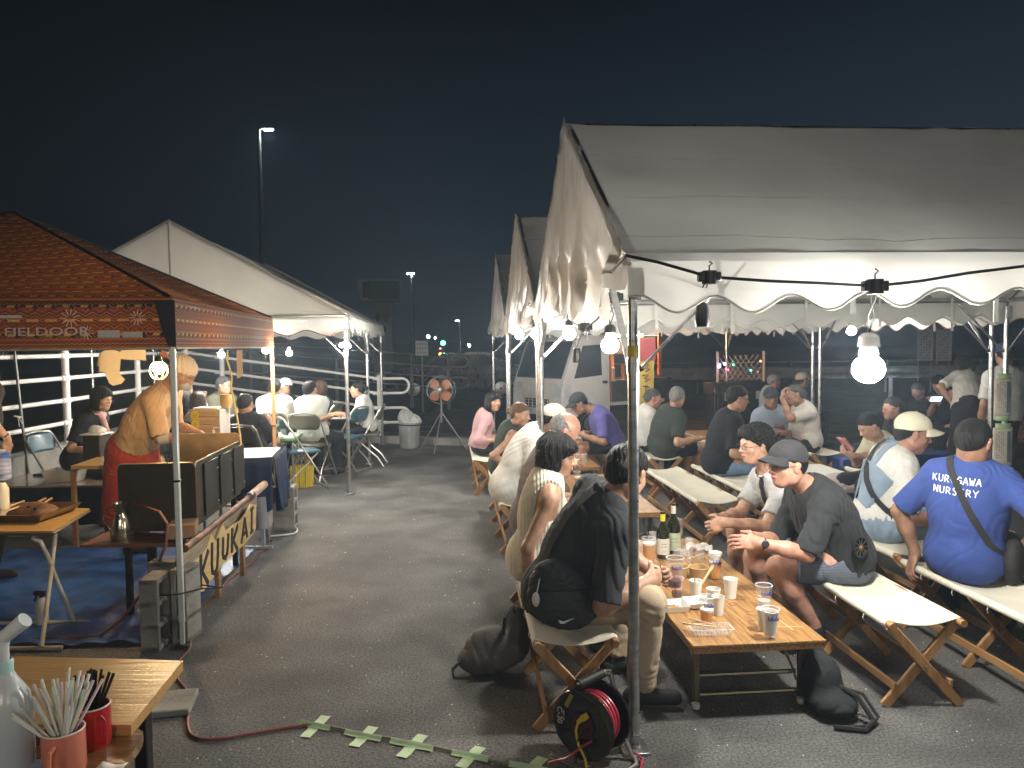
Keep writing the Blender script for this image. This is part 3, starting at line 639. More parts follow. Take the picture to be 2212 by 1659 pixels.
pts = [W(1325, 640, 3.95), W(1290, 690, 4.5), W(1262, 712, 4.9), W(1240, 700, 5.2), W(1222, 676, 5.4), W(1190, 690, 5.8), W(1156, 690, 6.25), W(1135, 706, 7.2), W(1122, 700, 8.0)]
mb = MB(); mb.tube(pts, .006, 7); ttag('light_cable', mb, mblack, 'black cable linking the bulbs along the left edge of the tents', 'cable', loc=pts[0])
sbox('black junction box by the corner pole above the brightest left bulb', W(1326, 642, 3.95), 0, .05); sbox('cross-shaped connector between two bulbs', W(1264, 706, 4.9), .5, .05)
def empty_socket(label, p, up):
    t = thing('lamp_socket', label, 'lamp socket', p); mb = MB(); mb.lathe([(.0, .05), (.020, .048), (.026, .02), (.030, -.02), (.026, -.045), (.0, -.046)], n=14); part('shell', mb, mblack, t)
    for s in (-1, 1): mb = MB(); mb.tube([(0, 0, .045), Vector((s*.012, 0, .09)), Vector(up)-Vector(p)], .0026, 5); part('cable', mb, mblack, t)
empty_socket('empty lamp socket dangling below the first junction box', W(1517, 681, 3.05), B1c)
empty_socket('unlit black socket hanging in front of the food truck', W(1246, 768, 4.9), W(1262, 712, 4.9))
# stall lamps where the photographer stands (behind the camera)
for (x, y, z, w, pw) in ((-1.9, -.5, 1.98, 1, 15), (.8, -4.5, 3.3, 0, 125), (4.8, -4.0, 3.3, 0, 80)):
    bulb(['left', 'middle', 'right'][int(x > 0)+int(x > 2)]+' bulb of the stall behind the viewer', Vector((x, y, z)), .05, w, pw, cable=Vector((x, y, z+.3)), group='bulbs of the stall behind the viewer')
# ================================================================ people: signed distance bodies meshed by surface nets
CORN = [(0,0,0),(1,0,0),(0,1,0),(1,1,0),(0,0,1),(1,0,1),(0,1,1),(1,1,1)]
EDG = [(0,1),(2,3),(4,5),(6,7),(0,2),(1,3),(4,6),(5,7),(0,4),(1,5),(2,6),(3,7)]
class Field:
    def __init__(s, lo, hi, h):
        s.h = h; s.lo = np.array(lo, np.float32); s.n = np.maximum(((np.array(hi)-np.array(lo))/h).astype(int)+2, 4)
        s.F = np.full(tuple(s.n), 1.0, np.float32)
        s.ax = [s.lo[i]+h*np.arange(s.n[i], dtype=np.float32) for i in range(3)]
    def block(s, lo, hi):
        a = np.clip(np.floor((np.array(lo)-s.lo)/s.h).astype(int), 0, s.n); b = np.clip(np.ceil((np.array(hi)-s.lo)/s.h).astype(int)+1, 0, s.n)
        if np.any(b-a < 1): return None
        sl = tuple(slice(a[i], b[i]) for i in range(3))
        return sl, s.ax[0][sl[0]][:, None, None], s.ax[1][sl[1]][None, :, None], s.ax[2][sl[2]][None, None, :]
    def put(s, sl, d, k, sub=False):
        A = s.F[sl]
        if sub:
            d = -d; h = np.maximum(k-np.abs(A-d), 0)/k; s.F[sl] = np.maximum(A, d)+h*h*k*.25
        else:
            h = np.maximum(k-np.abs(A-d), 0)/k; s.F[sl] = np.minimum(A, d)-h*h*k*.25
    def prim(s, p, inf=0.0, kadd=0.0):
        typ = p[0]
        if typ == 'c':
            _, a, b, ra, rb, k = p[:6]; opt = p[6] if len(p) > 6 else {}
            a = np.array(a, np.float32); b = np.array(b, np.float32); ra += inf; rb += inf; k = k+kadd
            fl = opt.get('flat'); m = max(ra, rb)*(max(fl[1], 1) if fl else 1)+k+2*s.h
            B = s.block(np.minimum(a, b)-m, np.maximum(a, b)+m)
            if B is None: return
            sl, X, Y, Z = B; ab = b-a; L2 = max(float(ab@ab), 1e-9)
            px, py, pz = X-a[0], Y-a[1], Z-a[2]
            t = np.clip((px*ab[0]+py*ab[1]+pz*ab[2])/L2, 0, 1)
            qx, qy, qz = px-t*ab[0], py-t*ab[1], pz-t*ab[2]
            if fl:   # (axis, factor): squash the section along a world axis
                ax, fc = np.array(fl[0], np.float32), fl[1]; c = (qx*ax[0]+qy*ax[1]+qz*ax[2])*(1/fc-1)
                qx = qx+c*ax[0]; qy = qy+c*ax[1]; qz = qz+c*ax[2]
            d = np.sqrt(qx*qx+qy*qy+qz*qz)-(ra+(rb-ra)*t)
            if fl and fl[1] < 1: d = d*fl[1]
            for (c0, n0) in opt.get('clip', []):
                d = np.maximum(d, (X-c0[0])*n0[0]+(Y-c0[1])*n0[1]+(Z-c0[2])*n0[2])
        else:
            _, c, r, R, k = p[:5]; opt = p[5] if len(p) > 5 else {}
            c = np.array(c, np.float32); r = np.array(r, np.float32)+inf; k = k+kadd; m = float(r.max())+k+2*s.h
            B = s.block(c-m, c+m)
            if B is None: return
            sl, X, Y, Z = B; x, y, z = X-c[0], Y-c[1], Z-c[2]
            if R is not None:
                x, y, z = (R[0][0]*x+R[1][0]*y+R[2][0]*z, R[0][1]*x+R[1][1]*y+R[2][1]*z, R[0][2]*x+R[1][2]*y+R[2][2]*z)
            k0 = np.sqrt((x/r[0])**2+(y/r[1])**2+(z/r[2])**2); k1 = np.sqrt((x/r[0]**2)**2+(y/r[1]**2)**2+(z/r[2]**2)**2)+1e-9
            d = k0*(k0-1)/k1
            for (c0, n0) in opt.get('clip', []):
                d = np.maximum(d, (X-c0[0])*n0[0]+(Y-c0[1])*n0[1]+(Z-c0[2])*n0[2])
        s.put(sl, d, max(k, 1e-4), opt.get('sub', False))
    def clip(s, c0, n0):
        d = (s.ax[0][:, None, None]-c0[0])*n0[0]+(s.ax[1][None, :, None]-c0[1])*n0[1]+(s.ax[2][None, None, :]-c0[2])*n0[2]
        s.F = np.maximum(s.F, d.astype(np.float32))
    def clipf(s, fn): s.F = np.maximum(s.F, fn(s.ax[0][:, None, None], s.ax[1][None, :, None], s.ax[2][None, None, :]).astype(np.float32))
    def mesh(s, disp=None):
        F = s.F; n = s.n
        F[0], F[-1], F[:, 0], F[:, -1], F[:, :, 0], F[:, :, -1] = 1, 1, 1, 1, 1, 1
        near = np.argwhere(np.abs(F) < 3*s.h)
        if len(near) == 0: return np.zeros((0, 3)), np.zeros((0, 4), int)
        if disp is not None:
            P = near*s.h+s.lo; F[near[:, 0], near[:, 1], near[:, 2]] += disp(P).astype(np.float32)
        I = F < 0
        c = I[:-1, :-1, :-1].astype(np.int8)
        for (i, j, k) in CORN[1:]: c = c+I[i:n[0]-1+i, j:n[1]-1+j, k:n[2]-1+k]
        cells = np.argwhere((c > 0) & (c < 8)); M = len(cells)
        if M == 0: return np.zeros((0, 3)), np.zeros((0, 4), int)
        vals = np.stack([F[cells[:, 0]+i, cells[:, 1]+j, cells[:, 2]+k] for (i, j, k) in CORN], 1)
        acc = np.zeros((M, 3)); cnt = np.zeros(M); CN = np.array(CORN, float)
        for (a, b) in EDG:
            va, vb = vals[:, a], vals[:, b]; mk = (va < 0) != (vb < 0); t = np.where(mk, va/(va-vb+1e-12*(va == vb)), 0)
            acc += np.where(mk[:, None], CN[a]+(CN[b]-CN[a])*t[:, None], 0); cnt += mk
        V = (cells+acc/cnt[:, None])*s.h+s.lo
        idx = np.full((n[0]-1, n[1]-1, n[2]-1), -1, np.int32); idx[cells[:, 0], cells[:, 1], cells[:, 2]] = np.arange(M)
        Q = []
        for ax in range(3):
            A = I[:-1] if ax == 0 else I[:, :-1] if ax == 1 else I[:, :, :-1]
            Bm = I[1:] if ax == 0 else I[:, 1:] if ax == 1 else I[:, :, 1:]
            e = np.argwhere(A != Bm); o1, o2 = (ax+1) % 3, (ax+2) % 3
            e = e[(e[:, o1] > 0) & (e[:, o2] > 0) & (e[:, o1] < n[o1]-1) & (e[:, o2] < n[o2]-1)]
            ins = I[e[:, 0], e[:, 1], e[:, 2]]
            def g(d1, d2):
                q = e.copy(); q[:, o1] -= d1; q[:, o2] -= d2; return idx[q[:, 0], q[:, 1], q[:, 2]]
            q = np.stack([g(1, 1), g(0, 1), g(0, 0), g(1, 0)], 1)
            q[~ins] = q[~ins][:, ::-1]; Q.append(q)
        Q = np.concatenate(Q); Q = Q[(Q >= 0).all(1)]
        return V, Q
def np_obj(name, V, Q, mats, parent, fm=None):
    me = bpy.data.meshes.new(name)
    p = parent; off = np.zeros(3)
    while p is not None: off += np.array(p.location); p = p.parent
    V = V-off; nv = len(V); nq = len(Q)
    me.vertices.add(nv); me.vertices.foreach_set('co', V.astype(np.float32).ravel())
    me.loops.add(nq*4); me.loops.foreach_set('vertex_index', Q.astype(np.int32).ravel())
    me.polygons.add(nq); me.polygons.foreach_set('loop_start', np.arange(0, nq*4, 4, dtype=np.int32)); me.polygons.foreach_set('loop_total', np.full(nq, 4, np.int32))
    for m in (mats if isinstance(mats, (list, tuple)) else [mats]): me.materials.append(m)
    if fm is not None: me.polygons.foreach_set('material_index', fm.astype(np.int32))
    me.polygons.foreach_set('use_smooth', np.ones(nq, bool)); me.update(calc_edges=True)
    o = bpy.data.objects.new(name, me); COL.objects.link(o); o.parent = parent
    return o
def compact(V, Q, keep):
    Q = Q[keep]; used = np.unique(Q); mp = np.full(len(V), -1); mp[used] = np.arange(len(used)); return V[used], mp[Q]
def bbox(prims, m=.03):
    lo = np.full(3, 1e9); hi = -lo
    for p in prims:
        if p[0] == 'c':
            r = max(p[3], p[4])
            for q in (p[1], p[2]): lo = np.minimum(lo, np.array(q)-r-m); hi = np.maximum(hi, np.array(q)+r+m)
        elif not (len(p) > 5 and p[5].get('sub')):
            r = max(p[2]); lo = np.minimum(lo, np.array(p[1])-r-m); hi = np.maximum(hi, np.array(p[1])+r+m)
    return lo, hi
def run(prims, h, inf=0, kadd=0, lo=None, hi=None, clips=(), fns=(), disp=None):
    if lo is None: lo, hi = bbox(prims, .03+inf)
    F = Field(lo, hi, h)
    for p in prims: F.prim(p, inf, kadd)
    for c in clips: F.clip(*c)
    for f in fns: F.clipf(f)
    return F.mesh(disp)
def folds(seed, amp, freq=26, dirv=None):
    rs = np.random.RandomState(seed); K = rs.randn(5, 3); K /= np.linalg.norm(K, axis=1)[:, None]; ph = rs.rand(5)*6
    if dirv is not None: K = K*.5+np.array(dirv)[None]*np.sign(rs.randn(5))[:, None]
    def f(P):
        w = np.sin(P@K[0]*freq*.5+ph[0])+.7*np.sin(P@K[1]*freq*.8+ph[1])
        a = np.sin(P@K[2]*freq+2.6*w+ph[2]); b = np.sin(P@K[3]*freq*1.6+2.0*w+ph[3]); c = np.sin(P@K[4]*freq*.75-1.9*w+ph[1])
        m1 = .5+.5*np.sin(P@K[1]*freq*.32+ph[4]+w*.6); m2 = .5+.5*np.sin(P@K[0]*freq*.36+ph[0]-w*.5)
        return amp*(m1*(.5-np.abs(a)**.7)+.5*m2*(.5-np.abs(b))+.7*(1-m1)*(.5-np.abs(c)**.6))
    return f
def ik(a, t, l1, l2, hint):
    a = Vector(a); t = Vector(t); d = t-a; D = d.length
    if D > (l1+l2)*.998: t = a+d.normalized()*(l1+l2)*.998; d = t-a; D = d.length
    D = max(D, abs(l1-l2)+.02); x = (l1*l1-l2*l2+D*D)/(2*D); y = math.sqrt(max(l1*l1-x*x, 0)); dn = d.normalized()
    h = Vector(hint); h = h-dn*h.dot(dn)
    if h.length < 1e-4: h = Vector((0, 0, 1))
    return a+dn*x+h.normalized()*y, t
def skinmat(k):
    C = {'fair': (.49, .29, .20), 'mid': (.41, .235, .155), 'tan': (.31, .17, .11), 'red': (.42, .225, .16)}[k]
    return mat('skin_'+k, C, .43, var=.18, vscale=26, bump=.18, bscale=160, sss=.10)
def lipmat(k): 
    C = {'fair': (.46, .17, .14), 'mid': (.36, .15, .12), 'tan': (.27, .12, .09), 'red': (.33, .11, .09)}[k]
    return mat('lips_'+k, C, .4, var=.05)
def hairmat(k):
    C = {'black': (.006, .0055, .0055), 'brown': (.045, .022, .013), 'grey': (.20, .19, .18), 'saltpepper': (.075, .072, .07), 'lightbrown': (.14, .075, .04), 'white': (.45, .44, .42)}[k]
    return mat('hair_'+k, C, .42, var=.35, vscale=10, stretch=(14, 14, 2.0), bump=1.0, bscale=22, spec=.35)
def clothm(k, c, rough=.85, sheen=.04, **kw):
    return mat('cloth_'+k, c, rough, var=kw.pop('var', .07), vscale=9, bump=kw.pop('bump', .25), bscale=kw.pop('bscale', 240), sheen=sheen, spec=.25, **kw)
UPV = Vector((0, 0, 1))
def fwd(az): a = math.radians(az); return Vector((math.cos(a), math.sin(a), 0))
PEOPLE = {}
def person(label, pelvis, neck, az, head=None, haz=None, hpitch=0, hroll=0, sex='m', skin='mid', q=1, scale=1.0, saz=None,
           wl=None, wr=None, al=None, ar=None, fl=None, fr=None, knee_l=None, knee_r=None, curl=(.5, .5), hd_l=None, hd_r=None, pn_l=None, pn_r=None, eh_l=None, eh_r=None,
           hair='short', hairc='black', cap=None, top=None, sleeve=.75, topw=.012, bottom=None, legs='long', shoe=(.02, .02, .022), glasses=None, collar=None,
           group=None, stand=False, skirt=None, folda=.005, seed=0, cat='person', belly=0.0, nolegs=False, mask=None, neckw=1.0, top_loose=False, hem=.10, fat=1.0, waist=.07, binf=.008, beard=None, clav=0):
    sc = scale*(.95 if sex == 'f' else 1.0)
    H1, HB, HH = {3: (.0075, .0042, .0040), 2: (.010, .0055, .005), 1: (.014, .0075, .0065)}[q]
    pelvis = Vector(pelvis); neck = Vector(neck); F = fwd(az); SF = fwd(saz if saz is not None else az)
    root = thing('person', label, cat, (pelvis.x, pelvis.y, 0), 0, group)
    ax = (neck-pelvis).normalized(); tl = (neck-pelvis).length
    sd = ax.cross(SF).normalized()*-1            # person's right is F x up
    rt = SF.cross(UPV).normalized(); rt = (rt-ax*rt.dot(ax)).normalized(); fr_ = ax.cross(rt).normalized()*-1
    if fr_.dot(SF) < 0: fr_ = -fr_
    prt = F.cross(UPV).normalized()
    sw = (.164 if sex == 'm' else .143)*sc; hw = .088*sc
    SH = {s: neck-ax*.078*sc+rt*s*sw+fr_*clav for s in (-1, 1)}      # -1 = left, +1 = right
    HP = {s: pelvis+prt*s*hw-UPV*.01 for s in (-1, 1)}
    Rb = Matrix((rt, fr_, ax)).transposed(); Rb3 = [[Rb[i][j] for j in range(3)] for i in range(3)]
    cw = (1.0 if sex == 'm' else .88)*fat
    lean = neck-pelvis
    mid = pelvis+lean*.42-fr_*.018*max(0, 1-ax.z)*3; ch = pelvis+lean*.70-fr_*.012
    torso = [('e', pelvis, (.165*sc, .118*sc, .115*sc), Rb3, .05), ('e', mid, (.142*sc*cw, (.105+belly)*sc*cw, .15*sc), Rb3, .07),
             ('e', ch, (.158*sc*cw, .108*sc*cw, .165*sc), Rb3, .07), ('c', SH[-1]*.85+neck*.15, SH[1]*.85+neck*.15, .052*sc*cw, .052*sc*cw, .06),
             ('c', SH[-1]*.80+neck*.20+ax*.012, neck-ax*.012, .034*sc, .050*sc, .05), ('c', SH[1]*.80+neck*.20+ax*.012, neck-ax*.012, .034*sc, .050*sc, .05)]
    if sex == 'f':
        for s in (-1, 1): torso.append(('e', ch+fr_*.080*sc+rt*s*.065*sc-ax*.015, (.052*sc, .045*sc, .05*sc), Rb3, .04))
    # head frame
    hz = haz if haz is not None else az
    hf = fwd(hz); hf = (hf*math.cos(math.radians(hpitch))+UPV*math.sin(math.radians(hpitch))); hr = fwd(hz).cross(UPV).normalized()
    if hroll: hr = (hr*math.cos(math.radians(hroll))+UPV*math.sin(math.radians(hroll))).normalized(); hf = (hf-hr*hf.dot(hr)).normalized()
    hu = hr.cross(hf).normalized(); hs = sc*(1.0 if sex == 'm' else 1.0)*1.0
    if head is None: head = neck+ax*.05*sc+(UPV*.6+hu*.4).normalized()*.125*sc+hf*.03*sc
    hc = Vector(head)
    Rh = Matrix((hr, hf, hu)).transposed(); Rh3 = [[Rh[i][j] for j in range(3)] for i in range(3)]
    def hp(x, y, z): return hc+(hr*x+hf*y+hu*z)*hs
    def he(x, y, z, r, k, **o): return ('e', hp(x, y, z), tuple(a*hs for a in r), Rh3, k, o) if o else ('e', hp(x, y, z), tuple(a*hs for a in r), Rh3, k)
    jw = 1.0 if sex == 'm' else .9
    hprims = [('c', neck-ax*.02, hp(0, -.022, -.045), .058*sc*(1 if sex == 'm' else .86), .052*sc*(1 if sex == 'm' else .88), .02),
              he(0, -.012, .030, (.075, .094, .088), .03), he(0, .018, -.028, (.060*jw+.002, .073, .084), .03), he(0, .046, -.088, (.032*jw, .030, .024), .03),
              he(-.048*jw, .0, -.06, (.020, .03, .03), .03), he(.048*jw, .0, -.06, (.020, .03, .03), .03),
              he(-.038, .048, -.022, (.024, .026, .024), .02), he(.038, .048, -.022, (.024, .026, .024), .02),
              ('c', hp(-.03, .074, .020), hp(.03, .074, .020), .011*hs, .011*hs, .018),
              he(-.031, .096, .003, (.017, .018, .0105), .010, sub=True), he(.031, .096, .003, (.017, .018, .0105), .010, sub=True),
              ('c', hp(0, .083, .010), hp(0, .1025, -.022), .0075*hs, .0115*hs, .012), he(-.012, .091, -.027, (.009, .010, .008), .008), he(.012, .091, -.027, (.009, .010, .008), .008),
              he(-.031, .0705, .0075, (.0165, .0150, .0070), .003), he(.031, .0705, .0075, (.0165, .0150, .0070), .003),
              he(-.031, .0705, -.0075, (.0150, .0140, .0045), .004), he(.031, .0705, -.0075, (.0150, .0140, .0045), .004),
              he(0, .085, -.0500, (.021, .010, .0048), .005), he(0, .084, -.0585, (.018, .010, .0055), .005),
              he(-.077, -.006, -.004, (.008, .019, .031), .008), he(.077, -.006, -.004, (.008, .019, .031), .008),
              he(-.084, -.010, .008, (.006, .016, .018), .006), he(.084, -.010, .008, (.006, .016, .018), .006)]
    # arms
    l1, l2 = .275*sc, .245*sc
    WR = {}; EL = {}
    dw = {-1: wl, 1: wr}; eh = {-1: eh_l, 1: eh_r}
    for s in (-1, 1):
        t = dw[s]
        if t is None: t = (HP[s]+F*.30*sc+UPV*.12+prt*s*-.02) if not stand else SH[s]-UPV*.50*sc+F*.05+rt*s*.06
        hint = eh[s] if eh[s] is not None else (-UPV*1.0+rt*s*.5-F*.5)
        EL[s], WR[s] = ik(SH[s], t, l1, l2, hint)
    arms = {}; hands = {}
    HG = {}
    for s in (-1, 1):
        e_, w_ = EL[s], WR[s]; u = (e_-SH[s]).normalized(); v = (w_-e_).normalized(); th = 1.0 if sex == 'm' else .84
        arms[s] = [('c', SH[s], e_, .050*sc*th, .040*sc*th, .03), ('e', SH[s]+u*.02, (.051*sc*th,)*3, None, .03), ('c', e_, e_+v*l2*.45, .041*sc*th, .039*sc*th, .02), ('c', e_+v*l2*.4, w_, .039*sc*th, .027*sc*th, .02)]
        d = {-1: hd_l, 1: hd_r}[s]; d = Vector(d).normalized() if d is not None else v
        pn = {-1: pn_l, 1: pn_r}[s]; pn = Vector(pn) if pn is not None else -UPV
        pn = (pn-d*pn.dot(d))
        if pn.length < .05: pn = F-d*F.dot(d)
        pn.normalize(); side = d.cross(pn).normalized()*s     # towards the little finger or the thumb
        thumb = side*-1 if False else side
        # for a right hand palm down, fingers forward: the thumb is on the left = up x d ; d x pn with pn down = right -> flip
        thumb = (pn.cross(d)*s).normalized()*-1
        thumb = (UPV.cross(d)).normalized()*0+ (d.cross(-pn)*(-s)).normalized()
        c_ = curl[0 if s < 0 else 1]; hh = []
        Rp = Matrix((thumb, d, pn)).transposed(); Rp3 = [[Rp[i][j] for j in range(3)] for i in range(3)]
        hsz = sc*(1 if sex == 'm' else .9)
        hh.append(('c', w_-v*.03, w_+d*.02*hsz, .027*sc*th, .024*sc*th, .012)); hh.append(('e', w_+d*.052*hsz, (.040*hsz, .046*hsz, .0155*hsz), Rp3, .012))
        hh.append(('e', w_+d*.030*hsz+thumb*.026*hsz+pn*.006, (.016*hsz, .026*hsz, .014*hsz), Rp3, .01))
        for i, (off, ln, r) in enumerate(((.029, .92, .0086), (.0095, 1.0, .0088), (-.0105, .95, .0085), (-.029, .78, .0076))):
            b0 = w_+d*(.088-.004*abs(i-1))*hsz+thumb*off*hsz; dirf = (d+thumb*(off*3.2)).normalized(); an = c_*.75; p = b0
            for j, sl in enumerate((.040, .026, .021)):
                an2 = an*(1+j*.55); dd = dirf*math.cos(an2)+pn*math.sin(an2); p2 = p+dd*sl*ln*hsz; rj = (r-.0006*j)*hsz; hh.append(('c', p, p2, rj, rj*.94, .004)); p = p2; an += c_*.35
        tb = w_+d*.028*hsz+thumb*.030*hsz+pn*.005; td = (d*.62+thumb*.72+pn*(.15+c_*.35)).normalized(); tp = tb+td*.040*hsz; td2 = (d*.9+thumb*.15+pn*(.2+c_*.5)).normalized()
        hh += [('c', tb, tp, .0125*hsz, .0105*hsz, .008), ('c', tp, tp+td2*.032*hsz, .0105*hsz, .0085*hsz, .005)]
        hands[s] = (hh, w_, v); HG[s] = (w_, d, pn, thumb)
    # legs
    t1, t2 = .415*sc, .40*sc
    if stand:
        k_ = (pelvis.z-.075)/(t1+t2)*1.005; t1 *= k_; t2 *= k_
    KN = {}; AN = {}; FD = {}
    for s in (-1, 1):
        f = {-1: fl, 1: fr}[s]; kh = {-1: knee_l, 1: knee_r}[s]
        if stand: f = Vector(f) if f is not None else Vector((HP[s].x, HP[s].y, .085))+F*.02+prt*s*.03
        else: f = Vector(f) if f is not None else Vector((HP[s].x, HP[s].y, .085))+F*.36*sc+prt*s*.04
        KN[s], AN[s] = ik(HP[s], f, t1, t2, kh if kh is not None else (F*1.0+UPV*(.9 if not stand else 0)+prt*s*.15))
        FD[s] = (F+prt*s*.22).normalized()
    thk = (1.0 if sex == 'm' else .95)*(.5+.5*fat)
    legp = {}
    for s in (-1, 1):
        u = (AN[s]-KN[s]).normalized()
        legp[s] = [('c', HP[s], KN[s], .083*sc*thk, .054*sc*thk, .04), ('c', KN[s], KN[s]+u*t2*.35, .054*sc*thk, .055*sc*thk, .02), ('c', KN[s]+u*t2*.35, AN[s], .055*sc*thk, .036*sc*thk, .03)]
    foot = {s: [('c', AN[s]-UPV*.045-FD[s]*.035, AN[s]-UPV*.052+FD[s]*.13, .034, .028, .02), ('c', AN[s], AN[s]-UPV*.04+FD[s]*.02, .034, .036, .02)] for s in (-1, 1)}
    # ---- skin, meshed finer at the head and the hands, one mesh
    body = list(torso)
    for s in (-1, 1): body += arms[s]+legp[s]+foot[s]
    body += hprims[:4]
    body += hands[-1][0][:3]+hands[1][0][:3]
    necku = (hc-neck).normalized(); nc = neck+necku*.035
    def keep_body(C):
        m = (C-np.array(nc))@np.array(necku) < 0
        far = np.linalg.norm(C-np.array(nc), axis=1) > .26
        m = m | far
        for s in (-1, 1):
            hh, w_, v = hands[s]; D = C-np.array(w_); a_ = D@np.array(v); m &= ~((a_ > -.01) & (a_ < .2) & (np.linalg.norm(D-a_[:, None]*np.array(v)[None], axis=1) < .05))
        return m
    body2 = [p for p in body if not (nolegs and False)]
    V0, Q0 = run(body2, H1*1.15)
    C = V0[Q0].mean(1); V0, Q0 = compact(V0, Q0, keep_body(C))
    # drop what the clothes cover deep inside
    lo, hi = bbox(hprims[:3], .035); dsp = None
    Vh, Qh = run(hprims+torso[3:], HB, lo=lo, hi=hi)
    C = Vh[Qh].mean(1); Vh, Qh = compact(Vh, Qh, ((C-np.array(nc))@np.array(necku) > -.006) & (np.linalg.norm(C-np.array(hc), axis=1) < .19))
    C = Vh[Qh].mean(1)-np.array(hc); L = np.stack([C@np.array(hr), C@np.array(hf), C@np.array(hu)], 1)/hs
    fmh = np.zeros(len(Qh), int)
    lip = ((L[:, 0]/.0215)**2+((L[:, 2]+.0545)/.0105)**2 < 1) & (L[:, 1] > .07)
    fmh[lip] = 1
    Vs, Qs, Ms = [V0, Vh], [Q0, Qh+len(V0)], [np.zeros(len(Q0), int), fmh]; off = len(V0)+len(Vh)
    for s in (-1, 1):
        hh, w_, v = hands[s]; Vx, Qx = run(hh+[arms[s][3]], HH)
        C = Vx[Qx].mean(1); Vx, Qx = compact(Vx, Qx, (C-np.array(w_))@np.array(v) > -.014)
        Vs.append(Vx); Qs.append(Qx+off); Ms.append(np.zeros(len(Qx), int)); off += len(Vx)
    np_obj('body', np.concatenate(Vs), np.concatenate(Qs), [skinmat(skin), lipmat(skin)], root, np.concatenate(Ms))
    # ---- face pieces
    wm = mat('eye_white', (.46, .43, .40), .25, var=.02); im = mat('eye_iris', (.012, .008, .006), .15, var=.05)
    for s in (-1, 1):
        mb = MB(); mb.sph(hp(s*.031, .0708, .002), .0125*hs, 12, 8, Rh)
        mb.cm = 1; mb.sph(hp(s*.031, .0708+.0070, .002), (.0062*hs,)*3, 10, 6, Rh); part('eye', mb, [wm, im], root, True)
        if q >= 2:
            mb = MB(); mb.tube([hp(s*.016, .0885, .0205), hp(s*.030, .0875, .0255), hp(s*.046, .0755, .0225)], [.0022*hs, .0030*hs, .0015*hs], 6)
            part('eyebrow', mb, hairmat('black' if hairc in ('black', 'brown') else hairc if hairc != 'white' else 'grey'), root, True)
    # ---- hair
    hm = hairmat(hairc); rs = seed*1.7+1
    def loc(X, Y, Z):
        x, y, z = X-hc.x, Y-hc.y, Z-hc.z
        return ((x*hr.x+y*hr.y+z*hr.z)/hs, (x*hf.x+y*hf.y+z*hf.z)/hs, (x*hu.x+y*hu.y+z*hu.z)/hs)
    def strands(a, fr2=38):
        def f(P):
            D = P-np.array(hc); x, y, z = D@np.array(hr), D@np.array(hf), D@np.array(hu); an = np.arctan2(x, -y+.02)
            return a*(np.sin(an*fr2+3*np.sin(z*55+rs)+rs)+.8*np.sin(an*17+2.5*np.sin(z*38+2*x*30)+2*rs)+.5*np.sin(z*130+9*np.sin(an*7)))
        return f
    hp_ = None; fns = []; dsp = strands(.0022, 46)
    if hair == 'short':
        hp_ = [he(0, -.014, .040, (.084, .101, .090), .02), he(0, -.05, .0, (.070, .060, .075), .03)]
        fns = [lambda X, Y, Z: (lambda x, y, z: np.minimum((.010+.66*y)-z-.003*np.sin(x*210), (.012+.95*y)-z)*hs)(*loc(X, Y, Z))]
    elif hair == 'crop':
        hp_ = [he(0, -.013, .034, (.0795, .0975, .088), .02), he(0, -.05, .0, (.066, .056, .072), .03)]; dsp = strands(.0006)
        fns = [lambda X, Y, Z: (lambda x, y, z: np.minimum((.014+.66*y)-z, (.016+.95*y)-z)*hs)(*loc(X, Y, Z))]
    elif hair == 'mop':
        hp_ = [he(0, -.012, .050, (.096, .112, .094), .02), he(0, -.05, .01, (.082, .070, .085), .03), he(0, .05, .085, (.06, .05, .035), .03)]
        dsp0 = strands(.002, 20)
        dsp = lambda P: dsp0(P)+.0045*np.sin(P[:, 0]*150+2*np.sin(P[:, 2]*90))*np.sin(P[:, 2]*140+2*np.sin(P[:, 1]*100))
        fns = [lambda X, Y, Z: (lambda x, y, z: np.minimum((.000+.66*y)-z-.004*np.sin(x*150), (.0+.95*y)-z)*hs)(*loc(X, Y, Z))]
    elif hair in ('bob', 'long', 'kid'):
        hp_ = [he(0, -.016, .040, (.088, .104, .092), .02), he(0, -.034, -.045, (.090, .078, .085), .04), he(-.070, -.008, -.045, (.025, .040, .072), .03), he(.070, -.008, -.045, (.025, .040, .072), .03),
               he(0, .062, .055, (.062, .038, .040), .02), he(0, .115, -.045, (.080, .090, .084), .012, sub=True)]
        fns = [lambda X, Y, Z: (lambda x, y, z: ((-.110 if hair != 'kid' else -.07)+.006*np.sin(x*160+y*90)-z)*hs)(*loc(X, Y, Z))]
        if hair == 'long':
            fns = []; hp_.append(('c', hp(0, -.075, -.05), hp(0, -.085, -.05)-UPV*.26, .068*hs, .045*hs, .03, {'flat': ((hf.x, hf.y, hf.z), .55)}))
            hp_[-1], hp_[-2] = hp_[-2], hp_[-1]
    elif hair == 'tied':
        hp_ = [he(0, -.014, .038, (.080, .099, .089), .02), he(0, -.05, .0, (.068, .058, .07), .03), he(0, -.125, .02, (.032, .035, .035), .02)]; dsp = strands(.0012)
        fns = [lambda X, Y, Z: (lambda x, y, z: np.minimum((.012+.66*y)-z, (.012+.9*y)-z)*hs)(*loc(X, Y, Z))]
    elif hair == 'fringe':   # bald on top
        hp_ = [he(0, -.014, .028, (.0795, .098, .085), .02), he(0, -.05, .0, (.068, .058, .07), .03)]; dsp = strands(.0008)
        fns = [lambda X, Y, Z: (lambda x, y, z: np.maximum(np.minimum((.014+.66*y)-z, (.014+.95*y)-z), z-.055+.25*(y+.05))*hs)(*loc(X, Y, Z))]
    if cap and hp_: fns = fns+[lambda X, Y, Z: (lambda x, y, z: (z-.040-.25*y)*hs)(*loc(X, Y, Z))]
